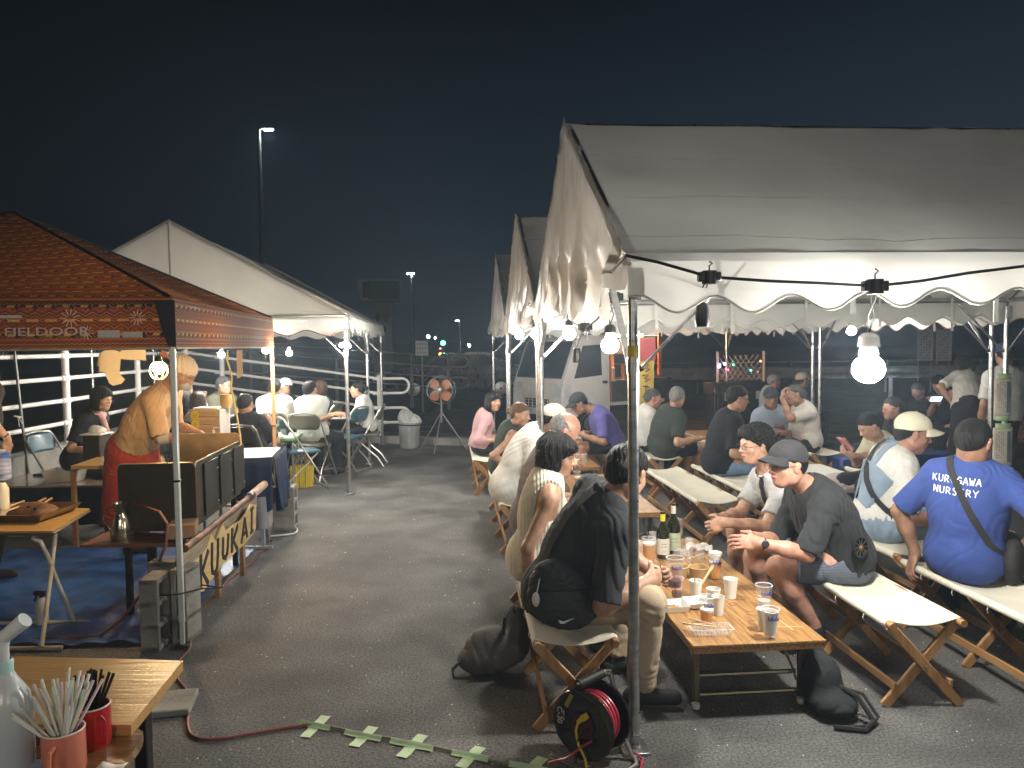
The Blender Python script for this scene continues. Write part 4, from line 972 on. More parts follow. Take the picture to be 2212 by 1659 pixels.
    if hp_:
        Vx, Qx = run(hp_, HB, fns=fns, disp=dsp)
        if len(Qx): np_obj('hair', Vx, Qx, hm, root)
    if beard:
        Vx, Qx = run([he(0, .040, -.080, (.045, .045, .035), .02)], HB, disp=strands(.002)); np_obj('beard', Vx, Qx, hairmat(beard), root)
    if cap:
        cc, back = cap[0], (cap[1] if len(cap) > 1 else 0)
        cmt = clothm('cap_%d' % int(sum(cc)*1000), cc)
        sg = -1 if back else 1
        cp = [he(0, -.010, .048, (.087, .106, .088), .01)]
        fn = [lambda X, Y, Z: (lambda x, y, z: (.030+.22*y*sg*1.0-z)*hs)(*loc(X, Y, Z))]
        Vx, Qx = run(cp, HB, fns=fn, disp=folds(seed+5, .0012, 60)); np_obj('cap', Vx, Qx, cmt, root)
        br = [he(0, sg*.118, .052, (.070, .074, .040), .004), he(0, sg*.118, .046, (.085, .090, .040), .004, sub=True)]
        fn = [lambda X, Y, Z: (lambda x, y, z: np.maximum(.062-y*sg, .045-z)*hs)(*loc(X, Y, Z))]
        mb = MB()
        def bfn(u, v, up=1):
            a = (u-.5)*PI*.98; R1 = .082+(.076)*v; x = math.sin(a)*(.080+.004*v); y = .045+math.cos(a)*(.040+.080*v)
            return hp(x, sg*y, .040+.010*math.cos(a*1.0)*1.0-.030*(x/.08)**2*v-.012*v+.22*.04)
        mb.grid(bfn, 16, 6); b_ = part('brim', mb, cmt, root, True, solid=.004)
        mb = MB(); mb.sph(hp(0, -.010, .136), .006*hs, 8, 5); part('cap_button', mb, cmt, root, True)
    # ---- clothes
    ax3 = np.array(ax)
    if top:
        tm = top; sh = []
        for p in torso: sh.append(p)
        if sex == 'm' or top_loose: sh.append(('e', mid+ax*.02, (.150*sc*fat, (.112+belly)*sc*fat, .24*sc), Rb3, .05))
        if stand or top_loose: sh.append(('c', mid, pelvis-ax*.10*sc, .150*sc*fat, .160*sc*fat, .05, {'flat': ((fr_.x, fr_.y, fr_.z), .80)}))
        else: sh.append(('e', pelvis+ax*.03, (.170*sc*fat, .126*sc*fat, .12*sc), Rb3, .05))
        for s in (-1, 1):
            if sleeve <= 0:
                continue
            u = (EL[s]-SH[s]).normalized(); v = (WR[s]-EL[s]).normalized(); th = 1.0 if sex == 'm' else .84
            if sleeve <= 1:
                e_ = SH[s]+u*l1*sleeve
                sh.append(('c', SH[s]-u*.01, e_+u*.05, .052*sc*th, (.054 if sleeve > .5 else .05)*sc*th, .035, {'clip': [(tuple(e_), tuple(u))]}))
            else:
                e_ = EL[s]+v*l2*(sleeve-1)
                sh.append(('c', SH[s], EL[s], .052*sc*th, .047*sc*th, .035)); sh.append(('c', EL[s], e_+v*.04, .046*sc*th, .036*sc*th, .02, {'clip': [(tuple(e_), tuple(v))]}))
        hemp = pelvis-ax*hem*sc
        clips = [(tuple(neck+necku*.012), tuple(necku))]
        # the neck plane only near the neck
        nb_, nr_ = neck+necku*.010, .058*sc*(1 if sex == 'm' else .9)*neckw
        def fneck(X, Y, Z):
            px, py, pz = X-nb_.x, Y-nb_.y, Z-nb_.z; t = px*necku.x+py*necku.y+pz*necku.z
            px, py, pz = px-fr_.x*.012, py-fr_.y*.012, pz-fr_.z*.012; t2 = px*necku.x+py*necku.y+pz*necku.z
            r = np.sqrt(np.maximum(px*px+py*py+pz*pz-t2*t2, 0)); return np.where(t > -.06, np.minimum(nr_+.25*np.maximum(t, 0)-r, .05+t)+.0*t, -1)
        def fhem(X, Y, Z):
            d = -((X-hemp.x)*ax.x+(Y-hemp.y)*ax.y+(Z-hemp.z)*ax.z)
            r = np.sqrt((X-hemp.x)**2+(Y-hemp.y)**2+(Z-hemp.z)**2); return np.where(r < .34, d, -1)
        fns = [fneck, fhem]
        if sleeve <= 0:     # armholes
            for s in (-1, 1):
                c0 = SH[s]-rt*s*.022
                def farm(X, Y, Z, c0=c0, s=s):
                    d = ((X-c0.x)*rt.x+(Y-c0.y)*rt.y+(Z-c0.z)*rt.z)*s
                    w = (X-SH[s].x)*ax.x+(Y-SH[s].y)*ax.y+(Z-SH[s].z)*ax.z
                    return np.where(w > -.12, d, (-.12-w)*1.0*0+np.minimum(d, d+(w+.12)*3.0))
                fns.append(farm)
        lo, hi = bbox(sh, .05)
        Vx, Qx = run(sh, H1*.95, inf=topw, kadd=.01, lo=lo, hi=hi, fns=fns, disp=folds(seed*3+11, folda*1.25, 50))
        tobj = np_obj('shirt', Vx, Qx, tm, root)
        if q >= 2 and 0 < sleeve <= 1:
            for s in (-1, 1):
                u = (EL[s]-SH[s]).normalized(); th = 1.0 if sex == 'm' else .84; mb = MB(); mb.ring(SH[s]+u*(l1*sleeve-.012), .0535*sc*th+topw+.0015, .0022, u, 26, 5); part('sleeve_hem', mb, tm, root, True)
        if collar:
            mb = MB(); nn = 18
            def cfn(u, v):
                a = u*2*PI+PI/2; r = .064*sc*(1 if sex == 'm' else .86)+.006*v+.016*v*v; w = .020-.034*v+.012
                o = rt*math.cos(a)*r*1.05+fr_*math.sin(a)*r; gap = .012*math.exp(-((abs(u-.5)-.5)/.06)**2)
                return neck+necku*(w+.006)+o+fr_*.012-necku*.014*(math.sin(a) > 0)*math.sin(a)
            mb.grid(cfn, nn*2, 3); part('collar', mb, collar, root, True, solid=.003)
    if bottom and not nolegs:
        lp = [torso[0]]
        for s in (-1, 1):
            u = (KN[s]-HP[s]).normalized(); v = (AN[s]-KN[s]).normalized()
            if legs == 'long':
                lp += [('c', HP[s], KN[s], .086*sc*thk, .064*sc*thk, .04), ('c', KN[s], AN[s]+v*.0, .065*sc*thk, .052*sc, .03, {'clip': [(tuple(AN[s]-v*.01), tuple(v))]})]
            elif legs == 'short':
                e_ = HP[s]+u*t1*.80; lp.append(('c', HP[s], e_+u*.05, .090*sc*thk, .072*sc*thk, .04, {'clip': [(tuple(e_), tuple(u))]}))
        wst = pelvis+ax*(.12 if stand else waist)*sc
        if waist > .2: lp += [torso[1]]
        def fw(X, Y, Z):
            r = np.sqrt((X-wst.x)**2+(Y-wst.y)**2+(Z-wst.z)**2); return np.where(r < max(.24, waist+.1), (X-wst.x)*ax.x+(Y-wst.y)*ax.y+(Z-wst.z)*ax.z, -1)
        if skirt:
            k = Vector((pelvis.x, pelvis.y, pelvis.z)); lp = [torso[0], ('c', k, Vector((k.x, k.y, skirt-.05)), .165*sc, .215*sc, .05, {'clip': [((0, 0, skirt), (0, 0, -1))]})]
        Vx, Qx = run(lp, H1, inf=binf, fns=[fw], disp=folds(seed*5+3, folda*1.1, 46))
        np_obj('skirt' if skirt else 'shorts' if legs == 'short' else 'trousers', Vx, Qx, bottom, root)
    if shoe and not nolegs:
        sm = mat('shoe_%d' % int(sum(shoe)*1000), shoe, .6, bump=.2); so = mat('shoe_sole', (.35, .34, .32), .7) if sum(shoe) > .2 else mat('shoe_sole_dark', (.02, .02, .02), .7)
        for s in (-1, 1):
            A = AN[s]; D = FD[s]
            Vx, Qx = run([('c', A-UPV*.045-D*.045, A-UPV*.050+D*.15, .040, .034, .02), ('c', A-UPV*.01, A-UPV*.04+D*.04, .043, .042, .02)], .009 if q > 1 else .013,
                         fns=[lambda X, Y, Z: (A.z-.078)-Z+0*X+0*Y, lambda X, Y, Z: Z-(A.z+.02)+0*X+0*Y])
            np_obj('shoe', Vx, Qx, sm, root)
    if glasses:
        gm = mat('spectacle_frame_'+('dark' if glasses < 2 else 'wire'), (.02, .02, .02) if glasses < 2 else (.10, .095, .09), .3, metal=0 if glasses < 2 else .8)
        mb = MB(); r_ = .0019 if glasses < 2 else .0015
        for s in (-1, 1):
            mb.tube([hp(s*.033+.021*math.cos(t), .103-.004*abs(math.cos(t)), .000+.0165*math.sin(t)) for t in [2*PI*i/16 for i in range(16)]], r_*hs, 5, closed=True)
            mb.tube([hp(s*.054, .100, .005), hp(s*.076, .085, .006), hp(s*.083, .0, .010), hp(s*.082, -.018, -.004)], r_*hs, 5)
        mb.tube([hp(-.012, .104, .003), hp(0, .107, .005), hp(.012, .104, .003)], r_*hs, 5)
        g = part('glasses', mb, gm, root, True)
    if mask:
        Vx, Qx = run([he(0, .072, -.055, (.047, .042, .042), .01)], HB, disp=folds(seed, .001, 60)); np_obj('face_mask', Vx, Qx, mask, root)
    J = dict(root=root, SH=SH, EL=EL, WR=WR, HG=HG, HP=HP, KN=KN, AN=AN, ax=ax, rt=rt, fr=fr_, hc=hc, neck=neck, pelvis=pelvis, hp=hp, ch=ch, mid=mid, sc=sc, tl=tl)
    return J
# ================================================================ the people
c_blk = clothm('black', (.032, .036, .040)); c_wht = clothm('white', (.62, .61, .58)); c_navyblk = clothm('ink', (.013, .015, .020))
c_khaki = clothm('khaki', (.42, .33, .23)); c_jean = clothm('jeans', (.17, .26, .40), var=.25); c_dk = clothm('dark_trousers', (.018, .020, .026))
c_knit = mat('cloth_knit', (.68, .64, .52), .95, var=.06, vscale=9, bump=.4, bscale=150, sheen=.1, wave=(17, .6, 'X'))
GT = 'people on the canvas benches of the right-hand tents'; GL_ = 'people at the left-hand stalls and marquee'
SEAT = .39; PZ = .49
def PV(px, d, z=PZ): 
    v = ray(px, 800); x = v.x*d/v.y; return Vector((x, d, z))
A = {}
# -- right tent, near table
A['black'] = person('man in a black polo and khaki trousers, seen from behind, holding a plastic cup', W(1195, 1292, 3.62), W(1320, 1080, 3.44), 8, head=W(1354, 1024, 3.46), haz=48, hpitch=-22, saz=24,
    sex='m', skin='mid', q=3, hair='short', hairc='black', top=c_blk, collar=c_blk, sleeve=.92, bottom=c_khaki, wr=W(1402, 1254, 3.36), wl=W(1420, 1240, 3.62), eh_r=Vector((-.1, -.2, -1)), eh_l=Vector((.2, .3, -1)),
    hd_r=W(1436, 1244, 3.46)-W(1402, 1254, 3.36), pn_r=Vector((0, 1, -.1)), hd_l=Vector((.3, -.55, .1)), pn_l=Vector((.1, -1, .1)), curl=(1.0, .9), knee_r=Vector((.2, -.3, 1)), fr=Vector((.57, 3.42, .095)), fl=Vector((.50, 3.78, .095)), shoe=(.02, .02, .022),
    seed=1, fat=1.04, scale=1.06, hem=.12, group=GT, folda=.007, belly=.01)
A['knit'] = person('woman with a black bob in a cream ribbed sleeveless knit behind the man in black', W(1150, 1212, 4.12, ), W(1184, 1028, 4.06), 8, head=W(1204, 985, 4.08), haz=-14, hpitch=-10, sex='f', skin='mid', q=3, hair='bob', hairc='black',
    top=c_knit, sleeve=0, bottom=c_jean, wr=W(1146, 1284, 3.92), eh_r=Vector((-.9, -.3, .1)), hd_r=Vector((-.1, -.1, -1)), pn_r=Vector((.4, .2, 0)), wl=W(1255, 1150, 4.25), seed=2, group=GT, curl=(.5, .35), hem=.06, folda=.003, scale=1.06)
A['bald'] = person('bald man in a grey-brown shirt bent over behind the woman in the ribbed knit', PV(1142, 5.0), W(1188, 972, 5.0), 6, head=W(1219, 932, 4.9), haz=0, hpitch=-48, sex='m', skin='red', q=2, hair='fringe', hairc='grey', top=clothm('taupe', (.19, .155, .135)),
    collar=clothm('taupe', ()), sleeve=1.25, bottom=c_dk, wr=W(1232, 1086, 4.75), wl=W(1240, 1075, 5.1), seed=3, group=GT, scale=1.0, fat=.95)
A['whiteback'] = person('man in a white long-backed shirt and cream cap hunched forward on the second left bench', PV(1092, 6.2), W(1160, 932, 6.2), 5, head=W(1196, 908, 6.15), haz=8, hpitch=-20, sex='m', skin='tan', q=2, hair='short', hairc='black', cap=((.60, .55, .43),),
    top=c_wht, sleeve=.9, bottom=clothm('olive_trousers', (.16, .14, .08)), wr=W(1215, 1010, 6.0), wl=W(1222, 1000, 6.4), seed=4, group=GT, fat=1.0, hem=.15, topw=.022, waist=.03)
A['green'] = person('woman in a dark green sleeveless top with light brown tied hair, turned towards her table', PV(1083, 7.3), W(1104, 921, 7.25), 15, head=W(1124, 896, 7.2), haz=-25, hpitch=-8, sex='f', skin='fair', q=2, hair='tied', hairc='lightbrown',
    top=clothm('dark_green', (.045, .065, .055)), sleeve=0, bottom=c_dk, wr=W(1105, 1012, 7.1), eh_r=Vector((-.8, -.5, -.4)), seed=5, group=GT)
A['pink'] = person('long-haired young woman in a dusty pink top looking back at the camera', PV(1036, 8.9), W(1048, 893, 8.9), 10, head=W(1066, 868, 8.85), haz=-52, hpitch=0, sex='f', skin='mid', q=2, hair='long', hairc='black', top=clothm('dusty_pink', (.42, .26, .27)), sleeve=1.4,
    bottom=c_dk, wr=W(1075, 950, 8.7), seed=6, group=GT, hem=.02)
A['purple'] = person('man in a purple polo shirt and black cap leaning over the far low table', PV(1322, 8.9), W(1287, 888, 8.85), 188, head=W(1250, 872, 8.8), haz=192, hpitch=-30, sex='m', skin='tan', q=2, hair='short', hairc='black', cap=((.03, .035, .045),),
    top=clothm('purple', (.085, .075, .24)), sleeve=.85, bottom=c_dk, legs='short', wl=W(1258, 940, 8.6), wr=W(1262, 935, 9.0), seed=7, group=GT, fat=1.1, mask=None)
A['whiteshirt'] = person('man in a white short-sleeved shirt behind the corner pole, facing right', PV(1386, 9.1), W(1399, 884, 9.1), 5, head=W(1411, 861, 9.05), haz=-5, hpitch=-6, skin='red', q=1, hair='crop', hairc='saltpepper', top=c_wht, collar=c_wht, sleeve=.75, bottom=c_dk, seed=8, group=GT)
A['darkgreen'] = person('grey-haired man in a dark green T-shirt and shorts with his back turned', PV(1431, 8.55), W(1455, 884, 8.5), 20, head=W(1463, 858, 8.45), haz=55, hpitch=-10, skin='mid', q=2, hair='crop', hairc='grey', top=clothm('moss_black', (.035, .045, .038)),
    sleeve=.8, bottom=c_dk, legs='short', wr=W(1510, 947, 8.25), eh_r=Vector((-.1, -.6, -1)), fat=1.2, seed=9, group=GT, belly=.02)
A['jeans'] = person('man with glasses in a black T-shirt and pale ripped jeans on the canvas bench', PV(1548, 7.35), W(1580, 892, 7.3), 4, head=W(1594, 861, 7.25), haz=0, hpitch=-8, skin='mid', q=2, hair='short', hairc='black', glasses=1, beard=None,
    top=c_navyblk, sleeve=.85, bottom=c_jean, wr=W(1640, 985, 7.1), eh_r=Vector((-.2, -.3, -1)), seed=10, group=GT, fat=1.12)
A['lightblue'] = person('man in a pale blue shirt and dark cap facing the camera at the back tables', PV(1666, 9.4), W(1665, 886, 9.35), -95, head=W(1665, 860, 9.25), haz=-92, hpitch=-6, skin='tan', q=2, hair='short', hairc='black', cap=((.04, .045, .06),), top=clothm('pale_blue', (.30, .36, .45)),
    collar=clothm('pale_blue', ()), sleeve=.9, bottom=c_dk, wl=W(1690, 925, 9.1), wr=W(1645, 928, 9.1), seed=11, group=GT, fat=1.1)
A['beige'] = person('man in a loose beige shirt drinking with one hand raised to his face', PV(1747, 8.8), W(1733, 876, 8.8), 183, head=W(1716, 852, 8.75), haz=180, hpitch=-4, skin='tan', q=2, hair='crop', hairc='saltpepper', top=clothm('beige', (.47, .45, .40)), sleeve=.85, bottom=c_dk,
    wl=W(1690, 860, 8.6), eh_l=Vector((-.2, -.4, -1)), hd_l=Vector((.1, 0, 1)), curl=(.9, .5), seed=12, group=GT, fat=1.08)
A['backgrey'] = person('man in a grey-blue shirt far behind the man in the dark cap, looking right', PV(1660, 12.0, .52), W(1662, 842, 12.0), -20, head=W(1673, 824, 12.0), haz=-5, skin='tan', q=1, hair='crop', hairc='grey', top=clothm('grey_blue', (.25, .28, .32)), sleeve=.9, bottom=c_dk, seed=13, group=GT)
A['hatfar'] = person('far diner in a pale sun hat behind the man in beige', PV(1722, 12.0, .52), W(1724, 842, 12.0), 10, head=W(1734, 822, 12.0), haz=10, skin='tan', q=1, hair='short', hairc='brown', cap=((.50, .42, .28),), top=clothm('grey_top', (.12, .12, .12)), sleeve=.9, bottom=c_dk, seed=14, group=GT)
mw_ = clothm('polo_grey', (.50, .51, .52)); cdk = clothm('collar_navy', (.03, .035, .05))
A['curly'] = person('young man with curly black hair and wire glasses in a pale grey polo', PV(1738, 4.82), W(1660, 1022, 4.78), 186, head=W(1632, 962, 4.72), haz=193, hpitch=-4, skin='fair', q=3, hair='mop', hairc='black', glasses=2, top=mw_, collar=cdk, sleeve=.72,
    bottom=c_dk, legs='short', wl=W(1568, 1128, 4.50), wr=W(1562, 1117, 4.66), eh_l=Vector((.3, -.5, -1)), eh_r=Vector((.1, .5, -1)), hd_l=Vector((-.8, .25, -.35)), hd_r=Vector((-.75, -.35, -.45)), pn_l=Vector((0, .9, -.2)), pn_r=Vector((0, -.9, -.2)), curl=(.9, .7),
    fl=W(1618, 1300, 4.50), fr=W(1600, 1285, 4.8), seed=15, group=GT, clav=.02)
A['cap'] = person('man in a dark grey cap and charcoal T-shirt, hands together over his knees', W(1822, 1206, 4.10), W(1748, 1052, 4.10), 186, head=W(1700, 1005, 4.02), haz=196, hpitch=-3, skin='red', q=3, hair='crop', hairc='black', cap=((.028, .028, .031),), glasses=2,
    top=clothm('charcoal', (.022, .024, .027)), sleeve=1.0, bottom=mat('cloth_plaid', (.10, .12, .16), .9, var=.1, bump=.2, bscale=200, wave=(22, .3, 'Z')), legs='short', wl=W(1640, 1173, 3.86), wr=W(1628, 1160, 4.14), eh_l=Vector((.4, -.35, -1)), eh_r=Vector((.2, .5, -1)),
    hd_l=Vector((-.9, .18, .03)), hd_r=Vector((-.85, -.30, -.05)), pn_l=Vector((.1, .8, -.5)), pn_r=Vector((0, -.8, -.4)), curl=(.45, .35), knee_l=Vector((-.2, -.12, 1)), fl=W(1757, 1352, 4.02), fr=W(1648, 1300, 4.45), shoe=(.02, .025, .04), seed=16, group=GT, fat=1.12, clav=.02, hem=.12, folda=.007)
A['overall'] = person('man in a cream cap and pale blue overalls over a white T-shirt', PV(1902, 4.95), W(1938, 974, 4.9), -4, head=W(1972, 938, 4.84), haz=-12, hpitch=-12, skin='red', q=3, hair='crop', hairc='black', cap=((.66, .62, .47),), top=c_wht, sleeve=.92,
    bottom=clothm('washed_denim', (.22, .29, .37), var=.15), wr=W(2035, 1128, 4.72), wl=W(2040, 1120, 5.1), eh_r=Vector((-.2, -.3, -1)), seed=17, group=GT, fat=1.08, hem=.02, folda=.006, scale=1.05, waist=.24, binf=.030)
A['blue'] = person('man in a blue T-shirt with white lettering across the back', PV(2092, 4.02), W(2098, 1004, 4.0), 52, head=W(2104, 955, 3.98), haz=35, hpitch=-14, skin='tan', q=3, hair='crop', hairc='black', top=clothm('royal_blue', (.038, .068, .24)), sleeve=.88,
    bottom=c_dk, wl=W(1978, 1194, 4.22), eh_l=Vector((-.6, .4, .1)), hd_l=Vector((-.25, -.1, -.5)), pn_l=Vector((.3, -.2, -1)), wr=W(2222, 1172, 3.86), eh_r=Vector((.2, -.6, -.6)), seed=18, group=GT, fat=1.05, hem=.13, folda=.005, scale=1.02)
A['cream'] = person('woman in a cream blouse looking down at a pink phone in her hands', PV(1935, 6.5), W(1902, 948, 6.35), 190, head=W(1878, 921, 6.25), haz=186, hpitch=-32, sex='f', skin='fair', q=2, hair='tied', hairc='black', top=clothm('cream', (.56, .54, .40)), sleeve=.8,
    bottom=c_dk, wl=W(1842, 985, 6.05), wr=W(1838, 968, 6.3), hd_l=Vector((-.9, .1, .4)), hd_r=Vector((-.9, -.1, .4)), pn_l=Vector((0, .5, .8)), pn_r=Vector((0, -.5, .8)), curl=(.7, .7), seed=19, group=GT, scale=.97)
A['specs'] = person('man with dark hair and glasses facing left behind the cream cap', PV(1952, 8.2), W(1944, 905, 8.2), 190, head=W(1927, 883, 8.1), haz=190, skin='red', q=2, hair='short', hairc='black', glasses=1, top=c_navyblk, sleeve=.8, bottom=c_dk, seed=20, group=GT)
A['phone'] = person('diner in black lit by a phone, far back on the right', PV(2040, 10.6), W(2038, 850, 10.6), 215, head=W(2028, 830, 10.5), haz=215, hpitch=-35, skin='mid', q=1, hair='short', hairc='black', top=c_navyblk, sleeve=.8, bottom=c_dk, wl=W(2024, 868, 10.3), wr=W(2018, 868, 10.4), seed=21, group=GT)
A['far2'] = person('diner in a dark shirt far back between the bulb and the standing woman', PV(1992, 10.9), W(1990, 864, 10.9), 200, head=W(1984, 845, 10.8), haz=200, hpitch=-20, skin='tan', q=1, hair='short', hairc='brown', top=c_navyblk, sleeve=.8, bottom=c_dk, seed=22, group=GT)
A['far3'] = person('seated diner in black with arms folded at the far right back', PV(2075, 9.7), W(2072, 872, 9.7), 240, head=W(2066, 848, 9.6), haz=230, hpitch=-10, skin='mid', q=1, hair='short', hairc='black', top=c_navyblk, sleeve=1.5, bottom=c_dk, seed=23, group=GT)
A['standf'] = person('standing woman in a white top and long black skirt bending away behind the tent pole', W(2092, 884, 8.5), W(2090, 812, 8.85), 95, haz=95, hpitch=-55, sex='f', skin='mid', q=2, hair='bob', hairc='black', top=clothm('off_white', (.52, .50, .45)), sleeve=.8, bottom=c_dk, skirt=.25, stand=True, wr=W(2128, 880, 8.7), wl=W(2058, 872, 8.7), seed=24, group='people standing at the back right', scale=1.0, hem=.02)
A['standm'] = person('standing man in a white T-shirt seen from behind the twin tent poles', PV(2168, 7.9, .92), W(2172, 803, 7.9), 92, haz=80, hpitch=-15, skin='tan', q=2, hair='short', hairc='black', cap=((.03, .05, .16),), top=clothm('white_tee', (.56, .56, .54)), top_loose=True, sleeve=.8, bottom=c_dk, stand=True, seed=25, group='people standing at the back right', fat=1.05)
# -- left side
A['cook'] = person('cook in an orange shirt, long red apron and tan head cloth, bent over the grill', W(286, 975, 6.25), W(362, 838, 6.15), 8, head=W(394, 806, 6.05), haz=-8, hpitch=-38, skin='tan', q=3, hair='crop', hairc='black', top=clothm('orange', (.42, .26, .13)), collar=clothm('orange', ()), sleeve=.95,
    bottom=clothm('red_apron', (.30, .035, .02), var=.12), skirt=.26, stand=True, top_loose=True, wr=W(424, 945, 5.95), wl=W(432, 938, 6.35), eh_r=Vector((-.2, -.3, -1)), hd_r=Vector((.9, .2, -.4)), seed=26, group=GL_, fat=1.12, mask=clothm('grey_mask', (.35, .35, .33)), folda=.007, scale=1.08, hem=-.07, binf=.022)
A['specsw'] = person('woman in black with bobbed hair and glasses behind the small wooden table', W(172, 994, 7.35), W(202, 892, 7.3), -4, head=W(220, 862, 7.22), haz=-16, hpitch=-6, sex='f', skin='fair', q=2, hair='bob', hairc='black', glasses=2, top=c_navyblk, sleeve=.75, bottom=c_dk,
    wr=W(205, 975, 7.05), seed=27, group=GL_, fat=1.1, topw=.02)
A['edge'] = person('person in black with a wristwatch, cut off by the left edge of the view', Vector((-3.80, 5.35, .93)), Vector((-3.72, 5.35, 1.43)), 0, haz=0, skin='mid', q=2, hair='short', hairc='black', top=clothm('black_sweat', (.022, .020, .018)), sleeve=.98, bottom=c_dk, stand=True, top_loose=True,
    wr=W(14, 948, 5.15), eh_r=Vector((.3, -.2, -.1)), hd_r=Vector((-.05, 0, -1)), pn_r=Vector((-1, .2, 0)), wl=Vector((-4.0, 5.6, .90)), seed=28, group=GL_, fat=1.1)
A['backA'] = person('diner in a white T-shirt seen from behind, left of the canopy leg', PV(592, 9.8, .57), W(593, 858, 9.8), 97, head=W(594, 838, 9.78), haz=92, skin='mid', q=2, hair='crop', hairc='black', top=c_wht, sleeve=.85, bottom=c_dk, seed=29, group=GL_, fat=1.1)
A['backB'] = person('diner in a white T-shirt seen from behind on the olive folding chair', PV(673, 9.6, .57), W(672, 860, 9.65), 78, head=W(670, 842, 9.65), haz=70, skin='mid', q=2, hair='crop', hairc='black', top=clothm('white_mint', (.55, .58, .54)), sleeve=.9, bottom=c_dk, wr=W(712, 900, 9.5), seed=30, group=GL_, fat=1.1)
A['capL'] = person('diner in a white cap and black shirt facing the marquee table', PV(620, 11.0, .57), W(618, 858, 10.95), -120, head=W(615, 836, 10.9), haz=-135, skin='mid', q=1, hair='short', hairc='black', cap=((.65, .65, .63),), top=c_navyblk, sleeve=.8, bottom=c_dk, seed=31, group=GL_)
A['brownhair'] = person('brown-haired diner in a grey shirt behind the second white-shirted back', PV(702, 10.8, .57), W(698, 862, 10.8), 170, head=W(690, 838, 10.75), haz=178, sex='f', skin='fair', q=1, hair='bob', hairc='brown', top=clothm('slate', (.06, .065, .08)), sleeve=.8, bottom=c_dk, seed=32, group=GL_)
A['teeR'] = person('young woman in a white T-shirt in profile at the right end of the marquee table', PV(792, 10.6, .57), W(782, 860, 10.6), 182, head=W(772, 842, 10.55), haz=182, sex='f', skin='fair', q=2, hair='tied', hairc='black', top=c_wht, sleeve=.8, bottom=c_dk, wl=W(742, 896, 10.4), wr=W(742, 893, 10.7), seed=33, group=GL_)
A['kid'] = person('crop-haired youth in black seen from behind on a black chair beyond the grill', PV(536, 8.3, .54), W(533, 901, 8.3), 82, head=W(530, 874, 8.28), haz=80, hpitch=-12, skin='tan', q=2, hair='crop', hairc='black', top=c_navyblk, sleeve=.8, bottom=c_dk, wr=W(583, 912, 8.5), seed=34, group=GL_, scale=1.0)
A['vest'] = person('grey-haired man with glasses in an olive vest facing right under the back bulb', PV(482, 10.4, .57), W(477, 853, 10.4), -30, head=W(484, 833, 10.3), haz=-12, skin='fair', q=2, hair='short', hairc='saltpepper', glasses=1, top=clothm('olive_vest', (.13, .13, .09)), collar=c_wht, sleeve=.4, bottom=c_dk, seed=35, group=GL_, fat=1.1)
A['pinkman'] = person('white-haired man in a pale shirt holding his hand to his face behind the cook', PV(402, 10.2, .57), W(402, 862, 10.2), -25, head=W(402, 840, 10.1), haz=-40, skin='red', q=1, hair='crop', hairc='white', top=clothm('pale_lilac', (.42, .42, .48)), sleeve=1.5, bottom=c_dk, wr=W(394, 848, 9.95), wl=W(440, 858, 10.0), seed=36, group=GL_)
A['headA'] = person('black-haired diner in dark clothes just beyond the cook', PV(398, 9.0, .56), W(398, 888, 9.0), 60, head=W(396, 864, 8.95), haz=60, skin='mid', q=1, hair='bob', hairc='black', top=c_navyblk, sleeve=.8, bottom=c_dk, seed=37, group=GL_)
A['headB'] = person('brown-haired diner in a beige top half hidden by the wooden box', PV(432, 8.8, .56), W(432, 892, 8.8), 75, head=W(430, 868, 8.78), haz=70, sex='f', skin='mid', q=1, hair='bob', hairc='brown', top=clothm('sand', (.42, .34, .24)), sleeve=.8, bottom=c_dk, seed=38, group=GL_)

# ---- extras worn on the body (children) and carried bags (things of their own)
def onring(J, poly, r, name, m, wd=None, parent=None, flat=None):
    mb = MB(); mb.tube(poly, r, 8); return part(name, mb, m, parent or J['root'], True)
def strap(poly, width, th, normal_c, mb=None, up=None):
    """flat band through poly, its face turned away from point normal_c"""
    mb = mb or MB(); vs = []; n = len(poly); poly = [Vector(p) for p in poly]; sm = []
    for i in range(n-1):
        for j in range(6):
            t = j/6; p0, p1, p2, p3 = poly[max(i-1, 0)], poly[i], poly[i+1], poly[min(i+2, n-1)]
            sm.append(.5*((2*p1)+(p2-p0)*t+(2*p0-5*p1+4*p2-p3)*t*t+(3*p1-p0-3*p2+p3)*t**3))
    sm.append(poly[-1]); N = len(sm)
    for i, p in enumerate(sm):
        tg = (sm[min(i+1, N-1)]-sm[max(i-1, 0)]).normalized(); nrm = (p-Vector(normal_c)); nrm = (nrm-tg*nrm.dot(tg)).normalized(); s = tg.cross(nrm).normalized()*width/2
        vs += [p-s, p+s, p+s+nrm*th, p-s+nrm*th]
    fs = []
    for i in range(N-1):
        for k in range(4): fs.append((i*4+k, i*4+(k+1) % 4, i*4+4+(k+1) % 4, i*4+4+k))
    fs += [(3, 2, 1, 0), ((N-1)*4, (N-1)*4+1, (N-1)*4+2, (N-1)*4+3)]
    mb.add(vs, fs); return mb
def surf(J, u, v, w, off=0):    # torso coordinates: right, forward, up along the spine from the pelvis (fraction)
    return J['pelvis']+(J['neck']-J['pelvis'])*w+J['rt']*u+J['fr']*(v)
J = A['curly']; t = thing('shoulder_bag', 'black bag strap running down the chest of the curly-haired man', 'bag', (J['pelvis'].x, J['pelvis'].y, 0)); wrapstrap_later = (J, t)
